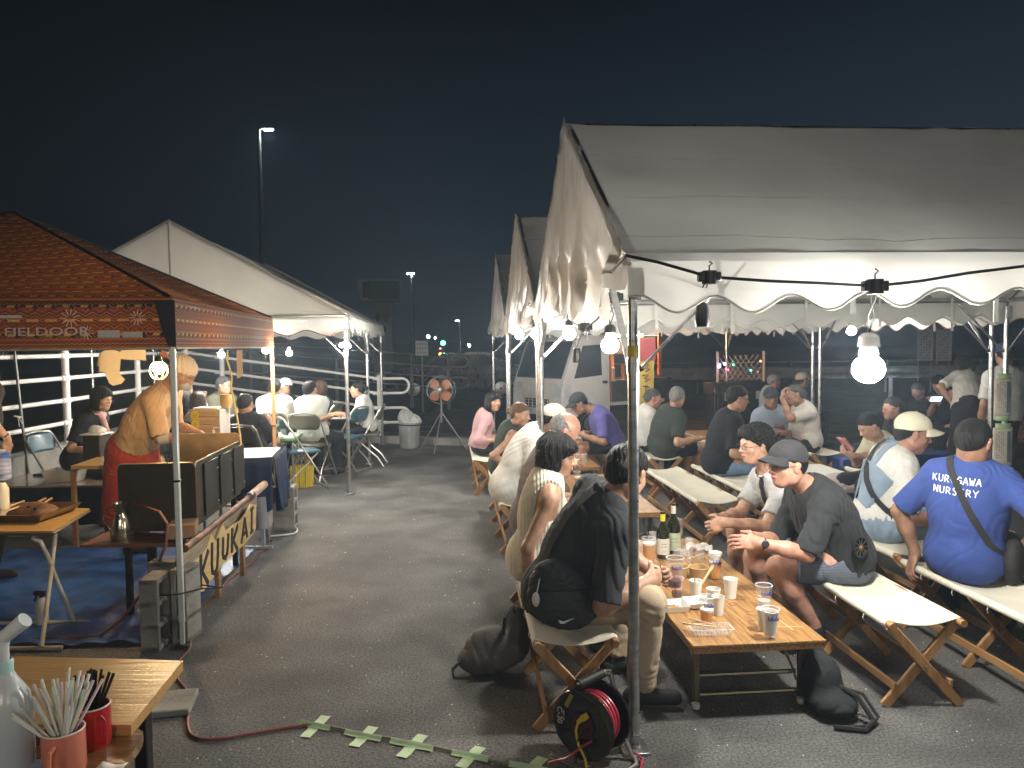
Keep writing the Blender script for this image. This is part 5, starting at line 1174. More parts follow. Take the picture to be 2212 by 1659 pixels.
# the cook's head cloth
J = A['cook']; hp = J['hp']
Vx, Qx = run([('e', hp(0, -.018, .046), (.092, .112, .090), [[Matrix((J['hp'](1, 0, 0)-J['hc'], J['hp'](0, 1, 0)-J['hc'], J['hp'](0, 0, 1)-J['hc'])).transposed()[i][j]/J['sc'] for j in range(3)] for i in range(3)], .02)], .005,
    fns=[lambda X, Y, Z: -((X-hp(0, 0, .018).x)*(hp(0, -.25, 1)-J['hc']).x+(Y-hp(0, 0, .018).y)*(hp(0, -.25, 1)-J['hc']).y+(Z-hp(0, 0, .018).z)*(hp(0, -.25, 1)-J['hc']).z)], disp=lambda P: folds(5, .003, 70)(P)+.0035*np.sin(np.arctan2(P[:, 0]-J['hc'].x, P[:, 1]-J['hc'].y)*16))
np_obj('head_cloth', Vx, Qx, clothm('headcloth', (.55, .44, .32)), J['root'])
for k in range(3):
    mb = MB(); b0 = hp(-.01+k*.012, -.125, .03); mb.tube([b0, b0+Vector((-.05, -.02, .03+.02*k)), b0+Vector((-.11, -.03+.02*k, .01-.03*k))], [.012, .010, .004], 6); part('cloth_knot', mb, clothm('headcloth_rust', (.42, .14, .05)), J['root'], True)
mb = MB(); e_, w_ = J['EL'][1], J['WR'][1]; mb.tube([e_.lerp(w_, -.02), e_.lerp(w_, .14), e_.lerp(w_, .27)], [.052, .050, .046], 12); part('sleeve_cover', mb, clothm('sleevecover', (.40, .38, .36), bump=.8), J['root'], True)
# watches
for nm, s, r in (('cap', -1, .029), ('edge', 1, .028)):
    J = A[nm]; w_ = J['WR'][s]; e_ = J['EL'][s]; v = (w_-e_).normalized(); t = thing('wristwatch', 'black watch on the wrist of the man in the dark grey cap' if nm == 'cap' else 'round watch on the arm cut off at the left edge', 'watch', w_)
    q = Vector((0, 0, 0))-v*.022; mb = MB(); mb.ring(q, r+.001, .0045, v, 20, 6); part('strap', mb, mblack, t)
    face = Vector((-.35, -1, .35)); face = (face-v*face.dot(v)).normalized(); mb = MB(); mb.lathe([(0, 0), (.019, 0), (.019, .008), (.015, .010), (0, .010)], q+face*(r-.002), 18, face); part('case', mb, mblack if nm == 'cap' else msteel, t)
    mb = MB(); mb.lathe([(0, .0105), (.014, .0105)], q+face*(r-.002), 18, face); part('dial', mb, mat('watch_dial', (.02, .02, .025), .15), t)
# blue T-shirt lettering, following the back
J = A['blue']; bk = -J['fr']; rt = J['rt']; ax = J['ax']
ltm = mat('shirt_print_white', (.75, .76, .78), .7)
def glyphs(s):
    G = {'A': [((0, 0), (.5, 1)), ((.5, 1), (1, 0)), ((.22, .35), (.78, .35))], 'W': [((0, 1), (.25, 0)), ((.25, 0), (.5, .7)), ((.5, .7), (.75, 0)), ((.75, 0), (1, 1))], 'G': [((.95, .85), (.5, 1)), ((.5, 1), (.05, .5)), ((.05, .5), (.5, 0)), ((.5, 0), (.95, .2)), ((.95, .2), (.95, .5)), ((.95, .5), (.6, .5))],
         'O': [((.5, 1), (.05, .5)), ((.05, .5), (.5, 0)), ((.5, 0), (.95, .5)), ((.95, .5), (.5, 1))], 'R': [((.1, 0), (.1, 1)), ((.1, 1), (.8, .85)), ((.8, .85), (.7, .5)), ((.7, .5), (.1, .45)), ((.4, .45), (.95, 0))], 'U': [((.1, 1), (.15, .15)), ((.15, .15), (.5, 0)), ((.5, 0), (.85, .15)), ((.85, .15), (.9, 1))],
         'K': [((.1, 0), (.1, 1)), ((.85, 1), (.1, .45)), ((.35, .6), (.9, 0))], 'N': [((.1, 0), (.1, 1)), ((.1, 1), (.9, 0)), ((.9, 0), (.9, 1))], 'S': [((.9, .9), (.4, 1)), ((.4, 1), (.1, .75)), ((.1, .75), (.85, .3)), ((.85, .3), (.6, 0)), ((.6, 0), (.1, .1))],
         'E': [((.1, 0), (.1, 1)), ((.1, 1), (.9, 1)), ((.1, .5), (.75, .5)), ((.1, 0), (.9, 0))], 'Y': [((0, 1), (.5, .5)), ((1, 1), (.5, .5)), ((.5, .5), (.45, 0))]}
    return G[s]
import mathutils.bvhtree as _bv
def shrink(obj_, mb, off=.002, src_dir=None):
    me = obj_.data; o = obj_.parent.location; vs = [Vector(v.co)+o for v in me.vertices]; tr = _bv.BVHTree.FromPolygons(vs, [tuple(p.vertices) for p in me.polygons])
    return tr
shirt = [c for c in J['root'].children if c.name.startswith('shirt')][0]; tree = shrink(shirt, None)
for line, w0, ch_w, word in ((0, .83, .029, 'KUROGAWA'), (1, .715, .031, 'NURSERY')):
    for i, g in enumerate(word):
        mb = MB()
        for (a, b) in glyphs(g):
            ps = []
            for q in range(4):
                t = q/3; u = (a[0]+(b[0]-a[0])*t)*ch_w*.78; v = (a[1]+(b[1]-a[1])*t)*.036
                # letters run left to right as seen from behind = towards the person's right
                P0 = J['pelvis']+(J['neck']-J['pelvis'])*w0+rt*(-len(word)*ch_w*.5-.045+i*ch_w+u)+ax*v+bk*.35
                h = tree.ray_cast(P0, -bk, .6)
                if h[0] is not None: ps.append(h[0]+bk*.0015)
            if len(ps) > 1: mb.tube(ps, .0030, 5)
        if mb.v: part('lettering', mb, ltm, shirt, True)
def wrapstrap(J, pts, width, m, name, parent, off=.004, thick=.004, n=18):
    """pts: (direction angle, height fraction) round the torso, ray cast on to the shirt"""
    sh = [c for c in J['root'].children if c.name.startswith('shirt')][0]; tr = shrink(sh, None); ps = []
    for k in range(n+1):
        t = k/n*(len(pts)-1); i = min(int(t), len(pts)-2); f = t-i; a = math.radians(pts[i][0]*(1-f)+pts[i+1][0]*f); w = pts[i][1]*(1-f)+pts[i+1][1]*f
        c = J['pelvis']+(J['neck']-J['pelvis'])*w; dr = J['rt']*math.cos(a)+J['fr']*math.sin(a); up = J['ax']*(pts[i][2]*(1-f)+pts[i+1][2]*f if len(pts[i]) > 2 else 0); dr = (dr+up).normalized()
        h = tr.ray_cast(c+dr*.6, -dr, .9)
        if h[0] is not None: ps.append(h[0]+dr*off)
    if len(ps) > 3:
        mb = strap(ps, width, thick, J['pelvis']+(J['neck']-J['pelvis'])*.5); return part(name, mb, m, parent, True), ps
    return None, ps
mst = mat('black_webbing', (.018, .018, .020), .75, bump=.5, bscale=300)
J = A['blue']; t = thing('crossbody_bag', 'black crossbody bag with a wide strap across the blue T-shirt', 'bag', (J['pelvis'].x, J['pelvis'].y, 0))
wrapstrap(J, [(200, .95, .7), (225, .92, .35), (255, .78, .1), (285, .50, 0), (320, .22, 0), (345, .12, 0)], .034, mst, 'strap', t)
b0 = surf(J, .215, -.01, .10); Vx, Qx = run([('e', b0, (.05, .10, .10), [[Matrix((J['rt'], J['fr'], J['ax'])).transposed()[i][j] for j in range(3)] for i in range(3)], .02), ('c', b0, b0-J['ax']*.10, .05, .04, .03)], .008, disp=folds(3, .004, 40)); np_obj('pouch', Vx, Qx, mst, t)
wrapstrap(wrapstrap_later[0], [(150, 1.0, 1.0), (128, .93, .35), (112, .75, .05), (105, .5, 0), (112, .25, 0)], .034, mst, 'strap', wrapstrap_later[1], .006)
J = A['overall']; ov_ = clothm('washed_denim', ()); rts = J['root']
wrapstrap(J, [(250, .60, 0), (262, .74, .1), (262, .90, .5), (280, .98, 1.2), (20, 1.0, 1.6)], .045, ov_, 'overall_strap', rts)
wrapstrap(J, [(285, .55, 0), (290, .72, 0), (300, .90, .5), (320, .98, 1.2)], .045, ov_, 'overall_strap', rts)
wrapstrap(J, [(180, .42, 0), (225, .46, 0), (270, .52, 0), (300, .50, 0), (330, .40, 0)], .26, ov_, 'overall_back_panel', rts, .003, .003)
t = thing('shoulder_strap_bag', 'small black bag on a broad strap over the white T-shirt and overalls', 'bag', (J['pelvis'].x, J['pelvis'].y, 0))
wrapstrap(J, [(250, .98, 1.1), (258, .92, .4), (272, .75, .05), (292, .55, 0), (318, .36, 0), (350, .22, 0)], .040, mst, 'strap', t, .009)
b0 = surf(J, .185, .05, .20); mb = MB(); mb.box(b0, (.05, .18, .12), Matrix((J['rt'], J['fr'], J['ax'])).transposed(), .02); part('pouch', mb, mst, t, True)
J = A['black']; t = thing('sling_bag', 'large black sling bag with a white tick emblem on the man in black', 'bag', (J['pelvis'].x, J['pelvis'].y, 0))
wrapstrap(J, [(90, 1.0, 1.5), (250, .97, 1.0), (262, .86, .3), (270, .70, 0), (276, .50, 0), (280, .32, 0)], .045, mst, 'strap', t, .006)
bc = W(1214, 1284, 3.36)
Rv = Matrix(((1, 0, 0), (0, 1, 0), (0, 0, 1)))
mbag = mat('bag_nylon', (.032, .034, .038), .62, var=.2, bump=.5, bscale=40, spec=.4)
Vx, Qx = run([('e', bc, (.155, .075, .13), None, .03), ('e', bc+Vector((.03, -.01, -.06)), (.13, .075, .09), None, .04), ('e', bc+Vector((-.04, 0, .08)), (.09, .06, .08), None, .04), ('e', bc+Vector((.02, -.055, -.03)), (.10, .035, .075), None, .02)], .006, disp=folds(9, .006, 60)); np_obj('bag_body', Vx, Qx, mbag, t)
for zz_, yy_, w_ in ((.045, -.083, .115), (-.10, -.070, .10)):
    mb = MB(); mb.tube([bc+Vector((-w_+.01, yy_+.028, zz_-.01)), bc+Vector((-w_*.4, yy_-.008, zz_)), bc+Vector((w_*.5, yy_-.010, zz_+.004)), bc+Vector((w_+.02, yy_+.030, zz_))], .0035, 6); part('seam', mb, mst, t, True)
mb = MB(); mb.tube([bc+Vector((-.09, -.062, .06)), bc+Vector((-.01, -.085, .075)), bc+Vector((.08, -.075, .04))], .003, 5); part('zip', mb, mat('zip_grey', (.10, .10, .10), .4, metal=.5), t, True)
mb = MB(); q = bc+Vector((.012, -.094, -.085)); mb.slab([q+Vector((-.035, 0, .004)), q+Vector((-.028, 0, -.010)), q+Vector((-.012, 0, -.012)), q+Vector((.034, 0, .012)), q+Vector((-.012, 0, -.002)), q+Vector((-.026, 0, .002))], .004, (0, -1, 0)); part('emblem', mb, ltm, t, True)
mb = MB(); mb.tube([bc+Vector((-.10, -.055, .09)), bc+Vector((-.115, -.075, .03))], .003, 5); mb.cm = 0; part('charm_cord', mb, ltm, t, True)
mb = MB(); mb.sph(bc+Vector((-.118, -.08, .005)), (.018, .015, .032), 10, 7); part('charm', mb, mat('charm_white', (.6, .6, .58), .3), t, True)
# cap man: a sling pouch and a neck fan
J = A['cap']; t = thing('sling_pouch', 'black chest pouch with a grey panel worn by the man in the dark grey cap', 'bag', (J['pelvis'].x, J['pelvis'].y, 0)); p = W(1758, 1160, 3.90)
mb = MB(); mb.box(p, (.10, .05, .17), Matrix.Rotation(.5, 3, 'Y'), .02); part('pouch', mb, mbag, t, True); mb = MB(); mb.tube([p+Vector((0, -.02, .08)), J['neck']+Vector((-.06, -.03, -.05))], .006, 6); part('strap', mb, mst, t, True)
p = W(1860, 1182, 3.86); t = thing('portable_fan', 'small round black fan at the hip of the man in the cap', 'fan', p); ax_ = Vector((.45, -.85, .1)).normalized()
mb = MB(); mb.ring((0, 0, 0), .050, .0045, ax_, 24, 6); part('rim', mb, mblack, t); mb = MB(); mb.lathe([(0, -.02), (.047, -.02), (.05, 0)], (0, 0, 0), 20, ax_); part('back_shell', mb, mblack, t)
a_, u_ = frame_of(ax_)
for k in range(10): mb = MB(); d_ = a_*math.cos(k*PI/5)+u_*math.sin(k*PI/5); mb.bar(d_*.010, d_*.046, .0016, .004, ax_); part('grille_bar', mb, msteel, t)
mb = MB(); mb.lathe([(0, .005), (.010, .004), (.011, -.004)], (0, 0, 0), 12, ax_); part('hub', mb, mat('hub_orange', (.3, .12, .05), .5), t)
# pink phone
J = A['cream']; p = W(1827, 958, 6.10); mb = MB(); mb.box(p, (.012, .075, .15), Euler((0, -.9, .1)).to_matrix(), .004); ttag('phone', mb, mat('pink_phone', (.60, .20, .24), .35), 'pink phone held by the woman in the cream blouse', 'phone', loc=p)
p = W(2022, 862, 10.25); mb = MB(); mb.box((0, 0, 0), (.15, .012, .075), Euler((.6, 0, 0)).to_matrix(), .003); o = ttag('phone', mb, mat('phone_screen', (.3, .3, .35), .3, emit=(.6, .7, 1), estr=1.5), 'glowing phone of the far diner in black', 'phone'); o.location = p
# scarf of the woman in black
J = A['specsw']; hp = J['hp']; Vx, Qx = run([('c', J['neck']+J['rt']*.06+J['fr']*.03, J['neck']-J['rt']*.05+J['fr']*.07, .035, .03, .02), ('c', J['neck']+J['fr']*.08, J['neck']+J['fr']*.14-UPV*.12, .03, .022, .03)], .008, disp=folds(2, .006, 60))
np_obj('scarf', Vx, Qx, mat('cloth_scarf', (.50, .42, .30), .9, col2=(.50, .22, .30), vscale=12), J['root'])
# ================================================================ furniture and stall goods
wleg = wood('bench_wood', (.42, .235, .095), (.30, .155, .06), .5, 'Z'); wlegd = wleg
wlong = wood('bench_wood_long', (.40, .22, .09), (.28, .145, .055), .5, 'Y')
mcanvas = mat('bench_canvas', (.66, .62, .50), .85, var=.08, vscale=4, bump=.35, bscale=60, sheen=.2)
def make_bench(L=1.72, Wd=.33, H=.385):
    t = thing('canvas_bench', 'x', 'bench'); 
    for s in (-1, 1):
        mb = MB(); mb.tube([(s*Wd/2, -.012, H), (s*Wd/2, L+.012, H)], .0165, 12); part('rail', mb, wlong, t)
        mb = MB(); mb.bar((-s*(Wd/2-.022+.0), .07, .10), (-s*(Wd/2-.022), L-.05, .10), .018, .036, (0, 0, 1), .003) if False else mb.bar((-s*Wd*.40, .02, .10), (-s*Wd*.40, L-.02, .10), .016, .038, (0, 0, 1), .003); part('stretcher', mb, wlong, t)
    ys = [.03, .60, 1.14, L-.03]
    for i, y in enumerate(ys):
        for s in (-1, 1):
            mb = MB(); o = .012*s
            mb.bar((s*(Wd/2+.002), y+o, H-.004), (-s*(Wd/2+.008), y+o, .004), .021, .044, (0, 0, 1), .004) ; lg = part('leg', mb, wleg, t)
        mb = MB(); mb.tube([(0, y-.032, H/2), (0, y+.032, H/2)], .006, 8); part('pivot_bolt', mb, msteel, t)
    def cf(u, v):
        a = -PI*.95+u*PI*.95*2
        y = .022+(L-.044)*v
        return (0, y, 0)
    mb = MB(); n = 26; prof = []
    for k in range(9): a = math.radians(250-k*(160/8)); prof.append((-Wd/2+.0195*math.cos(a), H+.0195*math.sin(a)))
    for k in range(1, 12):
        t_ = k/12; x = -Wd/2+Wd*t_; prof.append((x, H+.0195-.030*math.sin(PI*t_)**.8))
    for k in range(9): a = math.radians(90-k*(160/8)); prof.append((Wd/2+.0195*math.cos(a), H+.0195*math.sin(a)))
    nv = 40
    def gf(u, v):
        i = u*(len(prof)-1); i0 = min(int(i), len(prof)-2); f = i-i0; x = prof[i0][0]*(1-f)+prof[i0+1][0]*f; z = prof[i0][1]*(1-f)+prof[i0+1][1]*f
        mid = max(0, 1-abs(2*u-1)*1.4); y = .022+(L-.044)*v
        return (x, y, z+mid*(.006*math.sin(y*9)+.004*wr(x*5, y*3, 1))-mid*.006*math.sin(PI*((v*3) % 1)))
    mb.grid(gf, len(prof)-1, nv); part('canvas_seat', mb, mcanvas, t, solid=.003)
    for k in range(6):
        mb = MB(); y = .2+k*.26; mb.tube([(-Wd/2-.018, y, H-.012), (-Wd/2-.022, y, H-.030), (-Wd/2-.014, y+.004, H-.045)], .0022, 5); part('lace', mb, mwhite, t)
    return t
bench0 = make_bench(); GB = 'folding canvas benches with crossed wooden legs'
def bench(a, b, label, drz=0, first=[True]):
    p = RT(a+.165, b); 
    if first[0]:
        first[0] = False; o = bench0; o.location = p; o.rotation_euler = (0, 0, TH+drz); tag(o, label, None, GB)
    else: o = copy_tree(bench0, p, TH+drz, label, GB)
    return o
bench(1.21, .20, 'empty near end of a canvas bench right of the low table, in the foreground')
bench(1.225, 2.86, 'bare canvas bench in the middle, between the wine bottles and the man in jeans')
bench(1.45, 5.15, 'canvas bench under the man in the dark green T-shirt')
bench(1.84, -.56, 'canvas bench under the man in the blue T-shirt, cut off at the right')
bench(1.87, 1.24, 'canvas bench under the man in overalls')
bench(1.76, 2.98, 'canvas bench under the man in the black T-shirt and pale jeans')
bench(-.375, .15, 'canvas bench under the man in the black polo with the sling bag', -.02)
bench(-.33, 2.95, 'canvas bench under the man in the long white shirt')
bench(-.46, 5.35, 'canvas bench under the young woman in pink')
bench(1.02, 6.1, 'canvas bench beside the far table, under the man in purple', .03)
bench(2.2, 6.3, 'canvas bench behind the twin poles, at the back tables')
bench(3.2, 2.6, 'canvas bench under the woman in the cream blouse')
bench(3.3, 5.2, 'canvas bench far right behind the cream cap')
# ---- low tables
wtop = wood('table_laminate', (.40, .225, .085), (.20, .095, .030), .46, 'Y', 2.2, coat=.08)
mbronze = mat('bronze_tube', (.16, .13, .08), .38, metal=.85, var=.2)
def make_table(L=1.8, Wd=.60, H=.34, top=None):
    t = thing('low_table', 'x', 'table'); mb = MB(); mb.box((0, L/2, H-.006), (Wd, L, .012), None, .002); tp = part('tabletop', mb, top or wtop, t)
    mb = MB(); mb.box((0, L/2, H-.026), (Wd-.004, L-.004, .028), None, .004); part('edge_band', mb, top or wtop, tp)
    for (y, sg) in ((.13, 1), (L-.13, -1)):
        for s in (-1, 1):
            mb = MB(); mb.box((s*(Wd/2-.055), y, (H-.04)/2+.02), (.028, .028, H-.08), None, .004); lg = part('leg', mb, mbronze, t)
            mb = MB(); mb.lathe([(0, .0), (.016, .0), (.019, .008), (.019, .022), (.0, .023)], (s*(Wd/2-.055), y, 0), 12); part('foot_cap', mb, mat('foot_cap_white', (.7, .68, .6), .5), lg)
            mb = MB(); mb.tube([(s*(Wd/2-.070), y+sg*.012, .10), (s*(Wd/2-.078), y+sg*.05, .16), (s*(Wd/2-.08), y+sg*.30, H-.045)], .006, 6); part('stay', mb, msteel, lg)
            mb = MB()
            for z in (.20, .225): mb.tube([(s*(Wd/2-.055), y-.0155*sg, z), (s*(Wd/2-.055), y-.0145*sg, z)], .004, 6)
            part('bolt', mb, mblack, lg)
        for z, yy in ((.062, y), (.128, y+sg*.05)):
            mb = MB(); mb.tube([(-(Wd/2-.06), yy, z), (Wd/2-.06, yy, z)], .011, 8); part('cross_bar', mb, mbronze, t)
    return t
GTb = 'long low wooden tables'
table0 = make_table(); p = RT(.605, .19); table0.location = p; table0.rotation_euler = (0, 0, TH); tag(table0, 'long low wooden table with cups and bottles in the foreground', None, GTb)
TB0 = table0
def tb(a, b, lb): return copy_tree(table0, RT(a+.305, b), TH, lb, GTb)
tb(.30, 2.80, 'second low table in line, with the crumpled white plastic bag'); tb(.26, 5.06, 'third low table in line, near the man in purple')
tb(2.50, -.15, 'low table at the right edge with the food of the man in blue'); tb(.9+1.7, 3.5, 'low table behind the overalls with bags piled on it'); tb(2.2+.5, 6.4, 'far low table in front of the men in pale blue and beige')
HT = .3405
def on(px, py, z=HT): return WZ(px, py, z)
# ---- drinkware
mpaper = mat('paper_cup', (.74, .72, .66), .7, var=.03); mpet = mat('clear_plastic', (.85, .87, .88), .08, var=.02, alpha=.12, spec=.8); mglass = mat('thin_glass', (.9, .92, .92), .03, var=.02, alpha=.14, spec=1.0)
mbeer = mat('beer', (.85, .42, .05), .12, var=.05, spec=.6, translucent=.5); mfoam = mat('beer_foam', (.80, .76, .66), .7, var=.04); mblue = mat('blue_print', (.03, .07, .45), .5); mkraft = mat('kraft_paper', (.42, .27, .12), .75, var=.1)
mchop = mat('chopstick_wood', (.66, .50, .28), .6, var=.08)
def paper_cup(p, label, h=.092, r=.034, tilt=None, chops=False, m=None):
    t = thing('paper_cup', label, 'cup', p, 0, 'white paper cups on the tables'); mb = MB(); rb = r*.74
    mb.lathe([(0, .002), (rb, .002), (rb, 0), (rb, .001), (r, h), (r-.0015, h), (rb-.0015, .004), (0, .004)], n=20); part('cup_wall', mb, m or mpaper, t)
    mb = MB(); mb.ring((0, 0, h), r, .0018, (0, 0, 1), 22, 6); part('rim', mb, m or mpaper, t)
    return t
def clear_cup(p, label, h=.125, r=.040, fill=0, foam=True, inner=False, text_=True, liquid=None, group='clear plastic beer cups'):
    t = thing('plastic_cup', label, 'cup', p, 0, group); rb = r*.72; mb = MB()
    mb.lathe([(0, .003), (rb, .003), (rb*1.02, .006), (r*.86, h*.55), (r*.87, h*.57), (r, h)], n=22); part('cup_wall', mb, mpet, t)
    mb = MB(); mb.ring((0, 0, h), r, .0022, (0, 0, 1), 24, 6); part('rim', mb, mat('clear_rim', (.8, .82, .84), .1, alpha=.55), t)
    if fill:
        rf = lambda z: rb+(r*.86-rb)*min(z/(h*.55), 1)+(r-r*.86)*max(0, (z-h*.55)/(h*.45))
        zt = h*fill; mb = MB(); mb.lathe([(0, .006), (rb-.002, .006), (rf(zt/2)-.0015, zt/2), (rf(zt)-.0015, zt), (0, zt)], n=22); part('drink', mb, liquid or mbeer, t)
        if foam: mb = MB(); mb.lathe([(0, zt), (rf(zt)-.0015, zt), (rf(zt)-.0012, zt+.010), (0, zt+.012)], n=22); part('foam', mb, mfoam, t)
    if text_:
        mb = MB(); rr = r*.95; z0 = h*.66       # blue lettering wraps the cup on the viewer's side
        for i in range(9):
            a = -PI/2-.55+i*.16; q = Vector((math.cos(a)*rr, math.sin(a)*rr, z0)); hh = (.022, .012, .016, .022, .012, .012, .022, .010, .014)[i]
            mb.box(q+Vector((0, 0, hh/2)), (.0028, .0012, hh), a+PI/2); 
            if i % 2 == 0: mb.box(q+Vector((0, 0, hh*.5)), (.007, .0012, .003), a+PI/2)
        part('lettering', mb, mblue, t)
    return t
p = on(1527, 1350); clear_cup(p, 'half-full beer cup standing near the clear food tray', .135, .036, .50)
p = on(1578, 1291); paper_cup(p, 'white paper cup standing alone in the middle of the table', .10, .036)
p = on(1541, 1311); paper_cup(p, 'white paper cup behind the half-full beer cup')
p = on(1551, 1328); paper_cup(p, 'white paper cup touching the right of the half-full beer cup', .09, .031)
p = on(1503, 1289); paper_cup(p, 'white paper cup with a dark stick standing in it', .085, .033)
mb = MB(); mb.tube([p+Vector((.0, .005, .02)), p+Vector((-.005, 0, .10))], .0025, 6); ttag('stick', mb, mat('dark_stick', (.2, .09, .04), .5), 'brown stick standing in a white paper cup', 'stick', loc=p)
for k, (dx, dy) in enumerate(((.10, .04), (.095, .045), (.10, .03))):
    mb = MB(); mb.bar(p+Vector((.02+.006*k, 0, .06+.002*k)), p+Vector((.02+dx*.8, dy, .14+.008*k)), .005, .004); ttag('chopstick', mb, mchop, 'wooden chopstick leaning on the cup with the stick', 'chopstick', 'chopsticks leaning on a cup', loc=p)
p = on(1650, 1318); clear_cup(p, 'clear cup with melted ice at the right rim of the table', .125, .040, .40, False, liquid=mat('cloudy_drink', (.75, .75, .72), .2, alpha=.5))
p = on(1649, 1362); paper_cup(p, 'white paper cup beside the clear cup nearest the table end', .10, .031)
p = on(1664, 1379); clear_cup(p, 'clear cup with a paper cup stacked in it, nearest the table end', .135, .040)
paper_cup(p+Vector((0, 0, .018)), 'paper cup nested inside the nearest clear cup', .105, .033)
p = on(1545, 1250); clear_cup(p, 'full beer cup by the knee of the man in the cap', .135, .038, .68)
paper_cup(p+Vector((0, 0, .108)), 'paper cup set in the mouth of the full beer cup', .04, .036)
p = on(1432, 1262, .44); J = A['black']; hg = J['HG'][1]; cp = (J['HG'][1][0]+J['HG'][-1][0])/2+Vector((.10, 0, -.05))
clear_cup(cp, 'clear cup with blue print held by the man in black', .14, .040, .25, False, liquid=mat('dark_drink', (.10, .02, .02), .2, alpha=.8))
clear_cup(on(1402, 1224), 'tall beer glass half hidden behind the corner pole', .17, .040, .78, text_=False)
clear_cup(on(1462, 1290), 'clear cup with a red straw next to the foam box', .10, .036, .3, False, text_=False, liquid=mat('dark_drink', ()))
mb = MB(); q = on(1462, 1290); mb.tube([q+Vector((0, 0, .01)), q+Vector((-.02, .01, .16))], .003, 6); ttag('straw', mb, mat('red_straw', (.45, .02, .03), .4), 'red straw standing in a clear cup', 'straw', loc=q)
def bowl(p, lb):
    t = thing('kraft_bowl', lb, 'bowl', p, 0, 'brown paper bowls'); mb = MB(); mb.lathe([(0, .002), (.043, .002), (.043, 0), (.056, .062), (.0535, .062), (.041, .006), (0, .006)], n=24); part('bowl_wall', mb, mkraft, t); mb = MB(); mb.ring((0, 0, .062), .0555, .002, (0, 0, 1), 26, 6); part('rim', mb, mat('kraft_rim', (.60, .46, .26), .7), t)
bowl(on(1466, 1246), 'brown paper bowl on the left, next to the held cup'); bowl(on(1509, 1248), 'brown paper bowl on the right, next to the full beer cup')
def flute(p, lb, fill=.5, h=.20):
    t = thing('champagne_flute', lb, 'glass', p, 0, 'champagne flutes'); mb = MB(); mb.lathe([(0, .003), (.030, .001), (.030, .003), (.004, .007), (.003, .06), (.008, .075), (.022, .11), (.0235, .15), (.020, h)], n=20); part('glass_body', mb, mglass, t)
    mb = MB(); mb.ring((0, 0, h), .020, .0011, (0, 0, 1), 22, 5); mb.ring((0, 0, .002), .030, .0012, (0, 0, 1), 22, 5); part('rim', mb, mat('glass_rim', (.9, .9, .9), .05, alpha=.6), t)
    if fill: mb = MB(); mb.lathe([(0, .078), (.008, .080), (.0205, .11), (.021, .11+.03*fill), (0, .11+.03*fill)], n=18); part('drink', mb, mat('white_wine', (.60, .52, .22), .1, alpha=.6), t)
flute(on(1410, 1222), 'champagne flute with wine by the corner pole', .9); flute(on(1489, 1238), 'champagne flute between the two paper bowls', 0); flute(on(1467, 1189), 'champagne flute behind the dark wine bottle', .6)
def tumbler(p, lb, lying=False):
    t = thing('glass_tumbler', lb, 'glass', p); mb = MB(); ax_ = (1, .2, .03) if lying else (0, 0, 1); o = (-.04, 0, .032) if lying else (0, 0, 0)
    mb.lathe([(0, .004), (.026, .004), (.032, .04), (.030, .085)], o, 20, ax_); part('glass_body', mb, mglass, t); mb = MB(); mb.ring(Vector(o)+Vector(ax_).normalized()*.085, .030, .0013, ax_, 22, 5); part('rim', mb, mat('glass_rim', ()), t)
tumbler(on(1470, 1206), 'glass tumbler lying on its side behind the bowls', True); tumbler(on(1512, 1207), 'small clear tumbler left of the full beer cup')
def bottle(p, lb, neckc, labc, h=.30, r=.040):
    t = thing('wine_bottle', lb, 'wine bottle', p, 0, 'wine bottles'); mg = mat('dark_green_glass', (.006, .012, .005), .06, var=.05, spec=.9, coat=.6)
    mb = MB(); mb.lathe([(0, .004), (r*.9, .001), (r, .008), (r, h*.55), (r*.86, h*.64), (r*.45, h*.74), (.0145, h*.80), (.0140, h*.985), (.0155, h*.985), (.0155, h), (.010, h), (0, h)], n=26); part('glass_body', mb, mg, t)
    mb = MB(); mb.lathe([(.0155, h*.80), (.0153, h*.955)], n=20); part('neck_sleeve', mb, neckc, t)
    mb = MB(); n = 16; vs = []; fs = []
    for k in range(n+1):
        a = -PI/2-1.25+2.5*k/n
        for z in (h*.10, h*.44): vs.append((math.cos(a)*(r+.0008), math.sin(a)*(r+.0008), z))
    mb.add(vs, [(2*k, 2*k+2, 2*k+3, 2*k+1) for k in range(n)]); lbp = part('paper_label', mb, labc, t)
    mb = MB()
    for i, (z, w) in enumerate(((h*.33, .7), (h*.27, .9), (h*.18, .5), (h*.15, .6))):
        for k in range(5):
            a = -PI/2-w*.5+w*k/4.0; mb.box((math.cos(a)*(r+.0014), math.sin(a)*(r+.0014), z), (.006 if i < 2 else .004, .0008, .0035 if i < 2 else .0015), a+PI/2)
    part('lettering', mb, mat('label_ink', (.08, .07, .06), .6), lbp)
bottle(on(1432, 1205), 'wine bottle with a yellow neck and cream label', mat('yellow_foil', (.75, .58, .03), .4), mat('cream_label', (.66, .63, .54), .6), .285)
bottle(on(1455, 1197), 'darker wine bottle with a cream neck and pale green label', mat('cream_foil', (.62, .58, .48), .5), mat('green_label', (.45, .50, .36), .6), .32, .042)
mb = MB(); q = on(1508, 1190); mb.grid(lambda u, v: q+Vector(((u-.5)*.16, (v-.5)*.09, .012+.035*abs(math.sin(u*7+v*3))*abs(math.cos(v*6+u*2)))), 18, 12); ttag('napkin', mb, mpaper, 'crumpled white napkin at the far end of the near table', 'napkin', loc=q, solid=.002)
